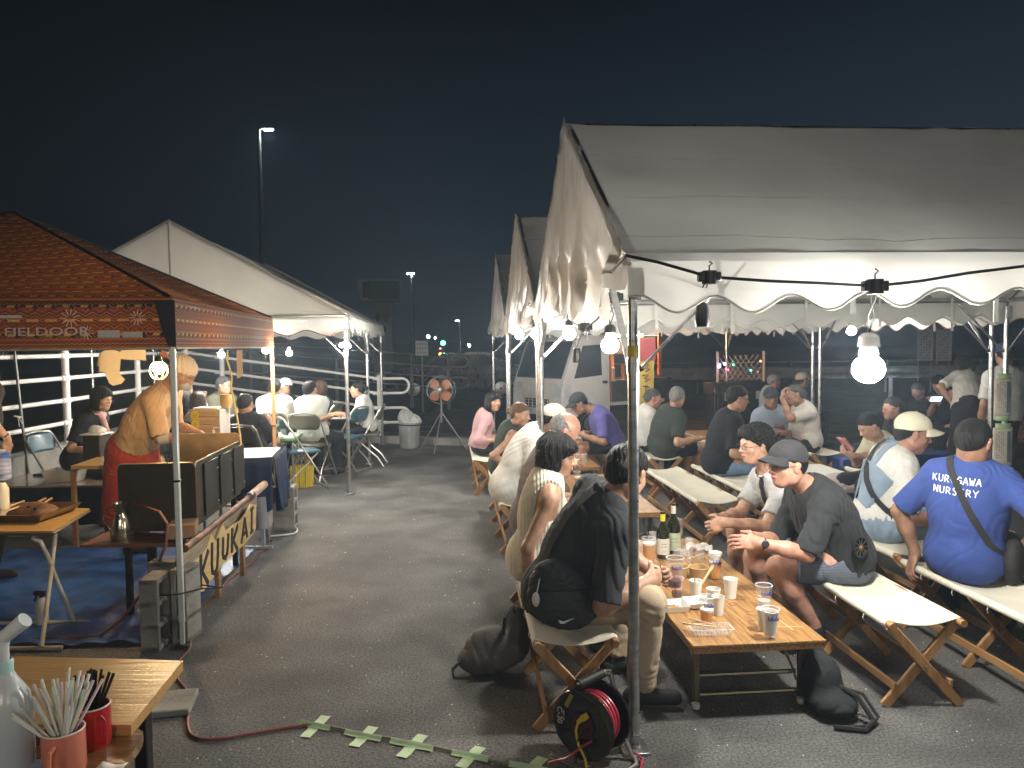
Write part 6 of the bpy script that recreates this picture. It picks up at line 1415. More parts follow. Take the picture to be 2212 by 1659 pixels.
# foam box
q = on(1456, 1316); t = thing('foam_box', 'open white foam food box with leftovers, its lid folded back', 'food box', q, .15); mfo = mat('foam_white', (.76, .76, .74), .55, var=.03)
def tray(mb, cx, cy, w, l, h, z=0, fl=.012, th=.003):
    o = [(-w/2, -l/2), (w/2, -l/2), (w/2, l/2), (-w/2, l/2)]; i_ = [(x*.82, y*.82) for x, y in o]
    vs = [(cx+x, cy+y, z+h) for x, y in o]+[(cx+x, cy+y, z) for x, y in i_]+[(cx+x*.96, cy+y*.96, z+h) for x, y in o]+[(cx+x*.96, cy+y*.96, z+th) for x, y in i_]
    fs = [(4, 7, 6, 5), (8+4, 8+5, 8+6, 8+7)]
    for k in range(4): j = (k+1) % 4; fs += [(k, 4+k, 4+j, j), (8+j, 12+j, 12+k, 8+k), (k, j, 8+j, 8+k)]
    mb.add(vs, fs)
mb = MB(); tray(mb, 0, 0, .13, .12, .032); part('base', mb, mfo, t); mb = MB(); tray(mb, .135, .02, .13, .12, .026, .006); part('lid', mb, mfo, t)
mb = MB()
for k in range(16): a = k*2.4; mb.sph((.035*math.cos(a)*(k/16)**.5, .03*math.sin(a)*(k/16)**.5, .010), (.009, .007, .006), 6, 4)
o = part('food_scraps', mb, mat('fried_food', (.40, .20, .07), .6, var=.3), t); o['kind'] = 'stuff'
q = on(1535, 1367); t = thing('clear_tray', 'empty clear plastic food tray at the near end of the table', 'tray', q, .05); mb = MB(); tray(mb, 0, 0, .19, .085, .028); part('tray_wall', mb, mpet, t)
mb = MB()
for k in range(13): mb.bar((-.085+k*.014, -.041, .004), (-.090+k*.015, -.044, .028), .002, .0015); mb.bar((-.085+k*.014, .036, .004), (-.090+k*.015, .040, .028), .002, .0015)
for s in (-1, 1): mb.bar((-.095, s*.0425, .028), (.095, s*.0425, .028), .004, .002); mb.bar((s*.095, -.0425, .028), (s*.095, .0425, .028), .004, .002)
o = part('tray_ribs', mb, mat('clear_rim', ()), t); o['kind'] = 'stuff'
def chop(a, b, lb, r=.004, za=0, zb=0): 
    mb = MB(); A_, B_ = on(*a), on(*b); mb.bar(A_+Vector((0, 0, .003+za)), B_+Vector((0, 0, .003+zb)), r*1.2, r, (0, 0, 1), .0008); ttag('chopstick', mb, mchop, lb, 'chopstick', 'used wooden chopsticks on the near table', loc=A_)
chop((1475, 1362), (1546, 1370), 'lower chopstick lying across the clear tray', .006, .030, .030); chop((1482, 1348), (1560, 1372), 'upper chopstick lying across the clear tray', .004, .030, .034)
chop((1628, 1303), (1645, 1312), 'short chopstick ends sticking out by the ice cup', .006, .04, .05); chop((1685, 1342), (1714, 1363), 'slanting chopstick on the right edge of the table', .004); chop((1676, 1356), (1736, 1355), 'chopstick lying level at the right edge of the table', .003); chop((1484, 1235), (1520, 1225), 'chopstick resting across the cups at the far end', .004, .07, .08)
# flat stains and rings on the tabletop
mb = MB()
for (x, y, r) in ((1598, 1292, .030), (1630, 1345, .028), (1622, 1325, .026), (1583, 1305, .02)): mb.ring(on(x, y)+Vector((0, 0, .0006)), r, .0007, (0, 0, 1), 24, 4)
o = part('cup_rings', mb, mat('wet_ring', (.16, .09, .035), .15), [c for c in table0.children if c.name.startswith('tabletop')][0]); 
o.data.transform(Matrix.Translation(-table0.location)); o.data.transform(Matrix.Rotation(-TH, 4, 'Z')); o['kind'] = 'stuff'
# second and third tables
def blobbag(p, r, m, lb, cat='plastic bag', name='plastic_bag', seed=1, h=.006):
    t = thing(name, lb, cat, p); P0 = Vector(p); Vx, Qx = run([('e', P0+Vector((0, 0, r[2]*.7)), r, None, .03), ('e', P0+Vector((r[0]*.5, 0, r[2]*.5)), (r[0]*.6, r[1]*.8, r[2]*.6), None, .03), ('e', P0+Vector((-r[0]*.3, r[1]*.2, r[2]*1.3)), (r[0]*.4, r[1]*.5, r[2]*.5), None, .03)], h,
        fns=[lambda X, Y, Z: P0.z-Z+0*X+0*Y], disp=folds(seed, min(r)*.22, 3.2/min(r))); np_obj('film', Vx, Qx, m, t); return t
mbagw = mat('bag_film', (.68, .68, .67), .4, var=.08, bump=.6, bscale=50, translucent=.2)
blobbag(on(1272, 1076), (.12, .09, .06), mbagw, 'crumpled white plastic bag on the second low table')
clear_cup(on(1247, 1046), 'beer cup standing left of the white plastic bag', .12, .036, .5, text_=False)
clear_cup(on(1247, 1003), 'clear cup on the third low table, at left', .11, .034, .4, text_=False); clear_cup(on(1262, 1003), 'clear cup on the third low table, at right', .11, .034, .0, text_=False)
blobbag(on(1822, 1062), (.19, .14, .085), mat('bag_film_pink', (.58, .50, .48), .45, bump=.5, bscale=40, translucent=.2), 'pinkish white plastic bag piled on the table behind the overalls', seed=4)
mb = MB(); q = on(1860, 1052); mb.lathe([(0, 0), (.035, 0), (.035, .10), (.012, .14), (.012, .16), (0, .16)], q, 16); ttag('bottle', mb, mat('pale_green_plastic', (.45, .52, .42), .2, alpha=.7), 'pale bottle behind the plastic bag', 'bottle', loc=q)
mb = MB(); q = RT(2.62+.3, 3.5, .341); R_ = Matrix.Rotation(TH, 3, 'Z'); mb.box(q+R_ @ Vector((0, .70, .001)), (.56, 1.3, .002), R_); ttag('paper_tablecloth', mb, mpaper, 'white paper cover on the table behind the overalls', 'table cover', loc=q)
# food on the table of the man in blue
q = on(2196, 1222); t = thing('food_cup', 'white paper cup of fried chicken pieces with sticks at the right edge', 'food cup', q); mb = MB(); mb.lathe([(0, 0), (.036, 0), (.045, .06), (.042, .06), (0, .045)], n=18); part('cup_wall', mb, mpaper, t)
mb = MB()
for k in range(7): a = k*2.4; mb.sph((.024*math.cos(a)*(k > 0), .024*math.sin(a)*(k > 0), .065+.008*(k % 2)), (.018, .016, .015), 8, 6)
o = part('fried_pieces', mb, mat('fried_food', ()), t); o['kind'] = 'stuff'; mb = MB(); mb.tube([(0, 0, .05), (-.02, .01, .16)], .002, 5); part('stick', mb, mchop, t)
clear_cup(on(2160, 1215), 'clear cup with printed blue letters right of the blue T-shirt', .12, .040, .1, False)
clear_cup(on(2176, 1190), 'clear cup farther behind the printed one at the right edge', .12, .038, .5, True, text_=False)
# ---- bags on the ground
def softbag(name, lb, cat, base, prims, m, seed, extra=None):
    t = thing(name, lb, cat, base); B = Vector(base); Vx, Qx = run([(p[0], B+Vector(p[1]), *(p[2:])) if p[0] == 'e' else (p[0], B+Vector(p[1]), B+Vector(p[2]), *(p[3:])) for p in prims], .008, disp=folds(seed, .008, 26)); np_obj('bag_body', Vx, Qx, m, t); return t
b = WZ(1062, 1458); t = softbag('backpack', 'grey-brown backpack slumped on the asphalt beside the bench legs', 'backpack', b, [('e', (.02, .05, .12), (.15, .10, .11), None, .04), ('e', (-.05, .02, .07), (.12, .09, .07), None, .04), ('e', (.13, .10, .17), (.07, .08, .14), None, .04)], mat('backpack_cloth', (.085, .075, .072), .8, bump=.4, bscale=60, var=.15), 31)
mb = MB(); mb.tube([(-.14, -.02, .09), (-.19, -.06, .06), (-.185, -.07, .02), (-.11, -.06, .012)], .008, 6); part('strap_loop', mb, mst, t); mb = MB(); mb.tube([(.06, -.02, .21), (.07, -.03, .30), (.11, .05, .33), (.14, .10, .22)], .009, 6); part('top_handle', mb, mst, t)
b = WZ(1800, 1545); t = softbag('backpack', 'black backpack lying against the front leg of the low table', 'backpack', b, [('e', (-.02, .10, .12), (.09, .11, .12), None, .05), ('e', (0, .0, .055), (.10, .10, .055), None, .04), ('e', (-.045, .16, .22), (.05, .06, .10), None, .04)], mat('black_nylon', (.016, .018, .021), .85, bump=.4, bscale=60), 33)
for k, (dx, yy) in enumerate(((.05, 0), (.085, .03))):
    mb = MB(); mb.tube([(dx-.05, .04, .14-.03*k), (dx+.04, -.04+yy, .10), (dx+.075, -.11+yy, .03), (dx+.02, -.16+yy, .012), (-.05, -.13, .014)], .011-.003*k, 6); part('shoulder_strap', mb, mst, t)
b = W(1250, 1245, 4.3); 
# ---- cable reel
rc = Vector((.262, 2.93, .165)); nx = Vector((-.62, -.785, 0)).normalized(); t = thing('cable_reel', 'black cable reel wound with red cable at the foot of the corner pole', 'cable reel', (rc.x, rc.y, 0)); mreel = mat('reel_black', (.012, .012, .013), .22, var=.05, coat=.5)
C0 = rc-nx*0; 
for k, o_ in enumerate((0, -.125)):
    mb = MB(); q = rc+nx*o_; mb.lathe([(0, -.004), (.130, -.004), (.136, -.008), (.140, 0), (.136, .008), (.130, .004), (.06, .004), (.058, .001), (0, .001)], q, 40, nx); part('flange', mb, mreel, t, True)
for k in range(9):
    mb = MB(); q = rc+nx*(-.015-.011*k); rr = .098+.006*math.sin(k*2.1); mb.ring(q, rr, .0062, nx+Vector((.04*math.sin(k*3), 0, .05*math.cos(k*2))), 36, 7); part('cable_turn', mb, mat('red_cable', (.48, .045, .075), .35, var=.1), t, True)
mb = MB(); mb.lathe([(.06, -.12), (.06, 0)], rc, 24, nx); part('drum', mb, mreel, t, True)
a_, u_ = frame_of(nx); a_ = UPV.cross(nx).normalized(); u_ = nx.cross(a_).normalized(); u_ = UPV
lab = mat('label_black', (.010, .010, .010), .4); mb = MB()
hd = -a_ if a_.dot(Vector((1, 0, 0))) > 0 else a_       # towards the left of the picture
n = 14; vs = []
for k in range(n+1):
    a = math.radians(148+64*k/n)
    rgt = -hd
    for r_ in (.078, .124): vs.append(rc+nx*.0062+(rgt*math.cos(a)+UPV*math.sin(a))*r_)
mb.add(vs, [(2*k, 2*k+1, 2*k+3, 2*k+2) for k in range(n)]); part('label_plate', mb, lab, t, True)
rgt = -hd
Rl = Matrix((-UPV*1.0, rgt, nx)).transposed()      # text runs downwards
def rtext(s, size, along, out, m, bold=True):
    o = text('lettering', s, size, m, t, (0, 0, 0), (0, 0, 0), .0006); q = rc+nx*.0075+(-UPV)*along+rgt*out-Vector((t.location.x, t.location.y, 0)); o.matrix_basis = Matrix.Translation(q) @ Rl.to_4x4(); return o
wl_ = mat('label_print', (.62, .62, .60), .5)
rtext('C-30', .034, -.048, -.118, wl_); rtext('100V 15A', .011, -.040, -.092, wl_)
mb = MB(); q = rc+nx*.0066; mb.slab([q+rgt*-.085+UPV*.060, q+rgt*-.068+UPV*.052, q+rgt*-.040+UPV*.108, q+rgt*-.056+UPV*.116], .001, nx); part('yellow_label', mb, mat('yellow_label', (.30, .27, .04), .5), t, True)
mb = MB(); mb.lathe([(0, .012), (.050, .012), (.052, .004)], rc, 28, nx); part('hub_plate', mb, mat('hub_dark_red', (.05, .012, .014), .35), t, True)
ylw = mat('yellow_plug', (.62, .48, .03), .45); mb = MB(); q = rc+nx*.02; mb.bar(q+rgt*.005+UPV*.035, q+rgt*.03+UPV*.055, .024, .022, nx, .004); mb.bar(q+rgt*-.012+UPV*.015, q+rgt*.006+UPV*.036, .017, .017, nx, .004); part('plug', mb, ylw, t, True)
mb = MB(); mb.tube([q+rgt*-.012+UPV*.015, q+rgt*-.022-UPV*.02, q+rgt*-.012-UPV*.07, q+rgt*.02-UPV*.12, q+rgt*.06+nx*.04-UPV*.165], .0050, 8); part('yellow_cord', mb, ylw, t, True)
mb = MB(); mb.tube([q+rgt*.03-UPV*.0, q+rgt*.0-UPV*.03, q+rgt*-.02-UPV*.07, q+rgt*-.025-UPV*.16], .0050, 8); part('black_cord', mb, mblack, t, True)
mb = MB(); mb.tube([q+rgt*.05-UPV*.04, q+rgt*.0-UPV*.08, q+rgt*-.05+nx*.02-UPV*.13, q+rgt*-.12+nx*.05-UPV*.16], .0045, 8); part('red_cord', mb, mat('red_cable', ()), t, True)
mchr = mat('chrome_tube', (.62, .62, .60), .25, metal=.9)
B_ = rc-nx*.0625
for s in (1, -1):
    o_ = B_+nx*.095*s; fr = rgt
    mb = MB(); mb.tube([o_+rgt*.13-UPV*(rc.z-.012), o_+rgt*.10-UPV*.10, o_+rgt*.03+UPV*.155] if s < 0 else [o_-rgt*.13-UPV*(rc.z-.012), o_-rgt*.12-UPV*.13], .010, 10); part('stand_tube', mb, mchr, t, True)
mb = MB(); mb.tube([B_-nx*.095+rgt*.03+UPV*.150, B_-nx*.09+rgt*.028+UPV*.168, B_-nx*.07+rgt*.022+UPV*.174, B_+nx*.08+rgt*-.01+UPV*.165], .011, 10); part('handle_tube', mb, mchr, t, True)
mb = MB(); mb.tube([B_-nx*.05+rgt*.018+UPV*.172, B_+nx*.08+rgt*-.01+UPV*.165], .019, 14); part('grip', mb, mrub, t, True)
mb = MB(); mb.tube([B_-nx*.10+rgt*.14-UPV*.153, B_-nx*.05+rgt*.17-UPV*.153, B_+nx*.10+rgt*.15-UPV*.153, B_+nx*.10-rgt*.13-UPV*.153], .010, 10); part('base_tube', mb, mchr, t, True)
mb = MB(); pts = [WZ(1370, 1625, .02), WZ(1388, 1640, .012), WZ(1384, 1662, .010), WZ(1395, 1700, .010)]; mb.tube(pts, .005, 7); ttag('red_cord', mb, mat('red_cable', ()), 'short red cord curling past the foot of the corner pole', 'cord', loc=pts[0])
# ---- floor cable with tape crosses
def gtube(px, z, r, n=8):
    P = [WZ(x, y, z) for x, y in px]; out = []
    for i in range(len(P)-1):
        for j in range(5):
            t = j/5; p0, p1, p2, p3 = P[max(i-1, 0)], P[i], P[i+1], P[min(i+2, len(P)-1)]
            out.append(.5*((2*p1)+(p2-p0)*t+(2*p0-5*p1+4*p2-p3)*t*t+(3*p1-p0-3*p2+p3)*t**3))
    out.append(P[-1]); mb = MB(); mb.tube(out, r, n); return mb, P
mb, P = gtube([(560, 1165), (590, 1168), (583, 1180), (560, 1195), (545, 1215), (510, 1240), (485, 1262), (470, 1285), (445, 1310), (415, 1328)], .008, .005); ttag('red_cord', mb, mat('red_cord_dull', (.20, .035, .03), .5), 'dull red cord along the ground under the signboard', 'cord', loc=P[0])
mb, P = gtube([(412, 1385), (408, 1405), (385, 1432), (384, 1466), (402, 1490), (410, 1520), (405, 1560), (412, 1585), (440, 1597), (490, 1594), (560, 1582), (620, 1572), (665, 1566)], .008, .0065); ttag('red_cord', mb, mat('red_cord_dull', ()), 'thick dark red cord snaking from the stall to the taped cable', 'cord', loc=P[-1])
mb, P = gtube([(665, 1566), (720, 1571), (785, 1585), (890, 1603), (1018, 1632), (1100, 1650), (1175, 1662)], .008, .0055); ttag('floor_cable', mb, mat('grey_cable', (.22, .20, .15), .6), 'greyish cable taped to the asphalt in the foreground', 'cable', loc=P[0])
mb, P = gtube([(1112, 1655), (1150, 1658), (1190, 1665)], .01, .005) if False else (None, None)
mtape = mat('green_tape', (.45, .60, .36), .6, var=.08, vscale=14, bump=.2, bscale=60); GP = 'green masking tape crosses over the floor cable'
cr = [(682, 1570, .048), (786, 1592, .05), (891, 1612, .05), (1017, 1636, .05), (1148, 1662, .05)]
for k, (x, y, w) in enumerate(cr):
    P0 = WZ(x, y, .001); d1 = (WZ(x+26, y-26, 0)-WZ(x-26, y+26, 0)).normalized(); d2 = (WZ(x+40, y+8, 0)-WZ(x-40, y-8, 0)).normalized()
    t = thing('tape_cross', ('green tape cross farthest left, where the red cord meets the cable', 'second green tape cross from the left', 'middle green tape cross on the floor cable', 'green tape cross left of the cable reel', 'green tape cross touching the cable reel')[k], 'tape', P0, 0, GP)
    for j, (d, L_) in enumerate(((d1, .19-.02*(k % 2)), (d2, .16+.02*(k % 3)))):
        nrm = Vector((-d.y, d.x, 0)); mb = MB()
        def tf(u, v, d=d, nrm=nrm, L_=L_, j=j, k=k):
            q = d*((u-.5)*L_)+nrm*((v-.5)*w*(1 if j == 0 else .75)); bump_ = .0155*math.exp(-((q.dot(Vector((-d2.y, d2.x, 0))))/.010)**2); return (q.x, q.y, .003+.0015*j+bump_+.001*math.sin(u*14+k))
        mb.grid(tf, 22, 10); part('tape_strip', mb, mtape, t)
mb = MB(); q = WZ(1020, 1470)
def chips(n, seed):
    rs = random.Random(seed); mb = MB()
    for i in range(n):
        x = rs.uniform(-1.9, 3.6); y = rs.uniform(1.9, 9.5); s = rs.uniform(.0012, .0040)*(2.0 if rs.random() < .06 else 1); a = rs.random()*PI
        d = Vector((math.cos(a), math.sin(a), 0))*s; e_ = Vector((-d.y, d.x, 0))*rs.uniform(.4, 1); c = Vector((x, y, .0022))
        mb.add([c-d-e_, c+d-e_, c+d*.8+e_+Vector((0, 0, .002)), c-d+e_, ], [(0, 1, 2, 3)])
    return mb
o = mesh_obj('grit', chips(1500, 4), mat('white_grit', (.62, .60, .55), .8), smooth=False); tag(o, 'small pale grit and scraps scattered on the asphalt', kind='stuff')
# ---- paper notices on the twin poles, tapes
def notice(px0, px1, py0, py1, d, lb, rows):
    c = W((px0+px1)/2, (py0+py1)/2, d); w = (px1-px0)/FPX*d; h = (py1-py0)/FPX*d; t = thing('pole_notice', lb, 'notice', c, TH, 'papers taped to the twin poles')
    mb = MB(); mb.grid(lambda u, v: ((u-.5)*w, .012*(2*u-1)**2, (v-.5)*h), 10, 6); part('paper', mb, mat('notice_paper', (.66, .60, .50), .7), t, solid=.001)
    mb = MB(); mb.box((w*.26, -.004, 0), (w*.18, .003, h*.80), None, .001); part('dark_band', mb, mat('notice_band', (.10, .13, .16), .5), t)
    mb = MB()
    for r_ in range(rows):
        for k in range(14):
            if (k*7+r_*3) % 5: mb.box((-w*.34+r_*w*.11, -.004, h*.38-k*h*.05), (w*.045, .001, h*.022))
    part('lettering', mb, mat('notice_ink', (.16, .15, .14), .6), t)
    mb = MB(); mb.grid(lambda u, v: ((u-.5)*w*1.06, -.008+.012*(2*u-1)**2, (v-.5)*h*1.04), 8, 4); part('plastic_sleeve', mb, mat('sleeve_film', (.75, .78, .75), .1, alpha=.05, spec=.9), t)
    for s in (-1, 1): mb = MB(); mb.grid(lambda u, v: ((u-.5)*w*.8, -.012+.02*(2*u-1)**2, s*h*.54+(v-.5)*.045), 8, 3); part('tape_strip', mb, mtape, t, solid=.001)
notice(2148, 2188, 816, 900, 6.28, 'upper paper notice taped to the twin tent poles with green tape', 5); notice(2145, 2190, 923, 1007, 6.28, 'lower paper notice taped to the twin tent poles with green tape', 4)
# ---- yellow tape on the corner pole
c = RT(0, 0, 1.62); mb = MB(); mb.tube([(0, 0, -.022), (0, 0, .022)], .0228, 14); o = ttag('tape_band', mb, mat('yellow_tape', (.55, .46, .05), .5), 'band of yellow tape round the near corner pole', 'tape'); o.location = c
# ================================================================ left side: grill stall, marquee furniture, foreground
wpl = wood('stall_wood', (.36, .20, .08), (.24, .12, .045), .55, 'X'); wlt = wood('light_plywood', (.50, .31, .11), (.40, .23, .075), .42, 'X', coat=.2); wdk = wood('stained_wood', (.17, .075, .035), (.10, .045, .022), .45, 'X')
Rk = Matrix.Rotation(KT, 3, 'Z')
def slabtable(name, lb, corners, z, th, m, legs, lm, cat='table', legw=.04, under=None):
    c = sum((Vector(q) for q in corners), Vector((0, 0, 0)))/4; t = thing(name, lb, cat, (c.x, c.y, 0)); mb = MB(); mb.slab([Vector((q[0], q[1], z-th)) for q in corners], th); part('tabletop', mb, m, t, True)
    for (x, y) in legs: mb = MB(); mb.box((x, y, (z-th)/2), (legw, legw, z-th-.001), None, .004); part('leg', mb, lm, t, True)
    return t
# steel-shielded grill
GN, GF = W(426, 1140, 4.72), W(521, 1100, 5.80); zB, zT = .55, .95
gx = Vector((GN.x, GN.y, 0)); gd = (Vector((GF.x, GF.y, 0))-gx).normalized(); gl = Vector((-gd.y, gd.x, 0)); Lg = 1.08; Wg = .46
msoot = mat('sooty_steel', (.060, .055, .045), .42, metal=.75, var=.5, vscale=5, bump=.3, bscale=20, col2=(.13, .095, .06)); msoot2 = mat('brown_steel', (.045, .032, .022), .5, metal=.5, var=.4, vscale=3, col2=(.055, .038, .022)); mrust = mat('rusty_steel', (.20, .10, .055), .6, metal=.5, var=.4, vscale=9, col2=(.09, .045, .03))
t = thing('charcoal_grill', 'long charcoal grill boxed in by sooty steel shields on the stall edge', 'grill', (gx.x, gx.y, 0))
def panel(a, b, z0, z1, m, name='shield_panel', rad=.03, th=.006, topslope=0):
    a = Vector((a.x, a.y, 0)); b = Vector((b.x, b.y, 0)); d = b-a; L_ = d.length; d.normalize(); n = Vector((-d.y, d.x, 0)); H_ = z1-z0; P = []
    for (cx, cz, a0) in ((L_-rad, H_-rad, 0), (rad, H_-rad, 90)):
        for k in range(6): an = math.radians(a0+k*18); P.append((cx+rad*math.cos(an), cz+rad*math.sin(an)))
    P += [(0, 0), (L_, 0)]; mb = MB(); mb.slab([a+d*x+UPV*(z0+z+topslope*x) for x, z in P], th, n); part(name, mb, m, t, True)
    mb = MB(); mb.tube([a+d*x+UPV*(z0+z+topslope*x) for x, z in P[:12]], .0045, 6); part('rolled_edge', mb, mat('worn_edge', (.34, .27, .16), .4, metal=.7), t, True)
panel(gx, gx+gd*Lg, zB, zT, msoot); panel(gx+gl*Wg, gx+gl*.0+gd*-.004, zB-.02, zT-.0, msoot2); panel(gx+gd*(Lg+.006), gx+gd*(Lg+.006)+gl*Wg, zB, zT+.06, mat('tan_steel', (.16, .10, .045), .5, metal=.3, var=.4, vscale=4)); panel(gx+gl*(Wg+.006), gx+gl*(Wg+.006)+gd*Lg, zB, zB+.14, msoot2)
for k in range(3):
    q = gx+gd*(.30+.36*k)-gl*.012; mb = MB(); mb.box(q+UPV*(zB+.20), (.006, .30, .34), Matrix((gl, gd, UPV)).transposed(), .002); part('panel_plate', mb, mat('dark_plate', (.05, .05, .045), .45, metal=.7, var=.4, vscale=6), t, True)
    for z in (.08, .30): mb = MB(); mb.sph(q-gl*.006+UPV*(zB+z)+gd*.12, .007, 8, 5); part('rivet', mb, msteel, t, True)
mb = MB(); mb.box(gx+gd*Lg/2+gl*Wg/2+UPV*(zB+.10), (Wg-.02, Lg-.02, .16), Matrix((gl, gd, UPV)).transposed(), .004); part('fire_box', mb, msoot2, t, True)
mb = MB()
for k in range(22): mb.bar(gx+gd*(.04+k*.048)+gl*.02+UPV*(zB+.19), gx+gd*(.04+k*.048)+gl*(Wg-.02)+UPV*(zB+.19), .006, .006)
o = part('grate_bars', mb, mdark, t, True); o['kind'] = 'stuff'
mb = MB()
for k in range(60): r_ = random.Random(k); mb.sph(gx+gd*r_.uniform(.06, Lg-.06)+gl*r_.uniform(.05, Wg-.05)+UPV*(zB+.172), r_.uniform(.012, .022), 6, 4)
o = part('coals', mb, mat('coals', (.03, .02, .018), .9, var=.5), t, True); o['kind'] = 'stuff'
for (a, b_) in ((.02, .04), (.02, Wg-.04), (Lg-.04, .04), (Lg-.04, Wg-.04)):
    q = gx+gd*a+gl*b_; mb = MB(); mb.bar(q, q+UPV*(zB-.001), .035, .035, (1, 0, 0), .003); part('leg', mb, mdark, t, True)
# angle rail and pipe along the aisle side
q0 = gx-gd*.42-gl*.03; q1 = gx+gd*1.35-gl*.05
mb = MB(); mb.bar(q0+UPV*.44, q1+UPV*.44, .02, .10, (0, 0, 1), .003); ttag('plank', mb, wood('weathered_plank', (.30, .24, .17), (.20, .15, .10), .8, 'Y'), 'weathered plank below the rusty pipe of the grill', 'plank', loc=q0)
tp = thing('gas_pipe', 'rusty steel pipe with a hose clamp along the aisle side of the grill', 'pipe', (q0.x, q0.y, 0)); mb = MB(); mb.tube([q0-gl*.025+UPV*.52, q1-gl*.03+UPV*.53], .022, 12); part('pipe_body', mb, mrust, tp, True)
mb = MB(); qq = q0.lerp(q1, .86)-gl*.03+UPV*.53; mb.tube([qq, q1+gd*.18-gl*.03+UPV*.535], .032, 12); part('wrapped_end', mb, mat('pipe_wrap', (.42, .30, .22), .6, var=.2), tp, True)
for k in range(3): mb = MB(); mb.tube([qq-gd*(.03+.03*k), qq-gd*(.018+.03*k)], .034, 12); part('clamp', mb, msteel, tp, True)
# signboard KUUKAI
S0 = W(392, 1290, 4.46); S1 = W(538, 1168, 5.72); s0 = Vector((S0.x+.04, S0.y+.02, .195)); s1 = Vector((S1.x+.04, S1.y, .20)); sd = (s1-s0).normalized(); sn = Vector((sd.y, -sd.x, 0)).normalized(); Ls = (s1-s0).length
t = thing('signboard', 'hand-cut wooden signboard reading KUUKAI in black letters beside the grill', 'sign', (s0.x, s0.y, 0)); msb = wood('sign_wood', (.62, .46, .22), (.52, .36, .15), .6, 'Y')
prof = [(0, .02), (.18, -.035), (.36, .0), (.52, .04), (.62, .03), (.80, .045), (1.0, .05), (1.18, .07), (Ls, .10), (Ls+.03, .27), (Ls-.08, .30), (Ls-.20, .26), (.92, .235), (.72, .245), (.60, .235), (.55, .30), (.50, .27), (.42, .21), (.34, .285), (.26, .22), (.14, .19), (.06, .215), (0, .235)]
mb = MB(); mb.slab([s0+sd*x+UPV*y for x, y in prof], .014, sn); part('board', mb, msb, t, True)
mbk = mat('sign_black', (.015, .014, .013), .5); mb = MB(); 
for (x, y, r) in ((.10, .215, .05), (.43, .25, .052), (.80, .245, .05), (1.10, .29, .07)): mb.sph(s0+sd*x+UPV*y-sn*.014, (.030, r*1.3, r), 14, 8, Matrix((sn, sd, UPV)).transposed())
mb2 = MB()
def stroke(pts, r=.013):
    P = [s0+sd*x+UPV*y+sn*.0145 for x, y in pts]
    mb2.add(*ribbon(P, r))
def ribbon(P, r):
    vs = []; n = len(P)
    for i, p in enumerate(P):
        tg = (P[min(i+1, n-1)]-P[max(i-1, 0)]).normalized(); s = tg.cross(sn).normalized()*r; vs += [p-s, p+s, p+s+sn*.004, p-s+sn*.004]
    fs = []
    for i in range(n-1): fs += [(i*4+k, i*4+(k+1) % 4, i*4+4+(k+1) % 4, i*4+4+k) for k in range(4)]
    return vs, fs+[(3, 2, 1, 0), ((n-1)*4, (n-1)*4+1, (n-1)*4+2, (n-1)*4+3)]
K = lambda x, w, b, h, s=.0: (stroke([(x, b), (x+.02+s, b+h)], .019), stroke([(x+w+.015, b+h*.96), (x+.035, b+h*.45), (x+w*.98, b-.012)], .017))
U = lambda x, w, b, h: stroke([(x+.02, b+h), (x+.005, b+h*.35), (x+.012, b+.025), (x+w*.45, b+.008), (x+w*.8, b+.03), (x+w*.95, b+h*.5), (x+w+.01, b+h)], .017)
letters = []
for fn, args in ((K, (.13, .13, .0, .205)), (U, (.32, .12, .012, .215)), (U, (.52, .11, .055, .155)), (K, (.70, .12, .062, .165))):
    mb2 = MB(); fn(*args); letters.append(mb2)
mb2 = MB(); stroke([(.90, .072), (.99, .235)], .016); stroke([(1.03, .085), (.985, .235)], .016); stroke([(.93, .125), (1.02, .13)], .013); letters.append(mb2)
mb2 = MB(); stroke([(1.13, .095), (1.155, .265)], .017); stroke([(1.10, .095), (1.17, .10)], .012); stroke([(1.12, .262), (1.19, .268)], .012); letters.append(mb2)
for m2 in letters: part('lettering', m2, mbk, t, True)
mb2 = MB(); stroke([(.05, .10), (.055, .14)], .005); stroke([(.055, .105), (.075, .10), (.08, .14)], .005); stroke([(.09, .10), (.092, .13), (.105, .10), (.108, .135)], .004); part('lettering', mb2, mbk, t, True)
for x in (.55, 1.05): mb = MB(); q = s0+sd*x-sn*.03; mb.box(Vector((q.x, q.y, .12)), (.03, .04, .24), None, .004); part('prop', mb, wpl, t, True)
# front board with jug
zb1 = .50; c4 = [W(172, 1164, 4.50), W(392, 1160, 4.50), W(398, 1140, 4.72), W(236, 1138, 4.86)]
t = slabtable('serving_board', 'dark reddish wooden board in front of the grill carrying the metal jug', [Vector((q.x, q.y, 0)) for q in c4], zb1, .02, wdk, [(-2.20, 4.62), (-1.98, 4.60)], mdark, legw=.045)
q = W(262, 1150, 4.62); q.z = zb1; t = thing('metal_jug', 'shiny narrow-necked metal jug on the dark board', 'jug', q, .3); mj = mat('jug_steel', (.45, .40, .30), .18, metal=.95, var=.3, vscale=8)
mb = MB(); mb.lathe([(0, .0), (.055, .0), (.062, .02), (.058, .08), (.036, .15), (.030, .17), (.042, .215), (.047, .225), (.044, .225), (.028, .172), (0, .16)], n=26); part('body', mb, mj, t); mb = MB(); mb.tube([(-.035, 0, .20), (-.085, 0, .19), (-.095, 0, .12), (-.055, 0, .06)], .005, 8); part('handle', mb, mj, t)
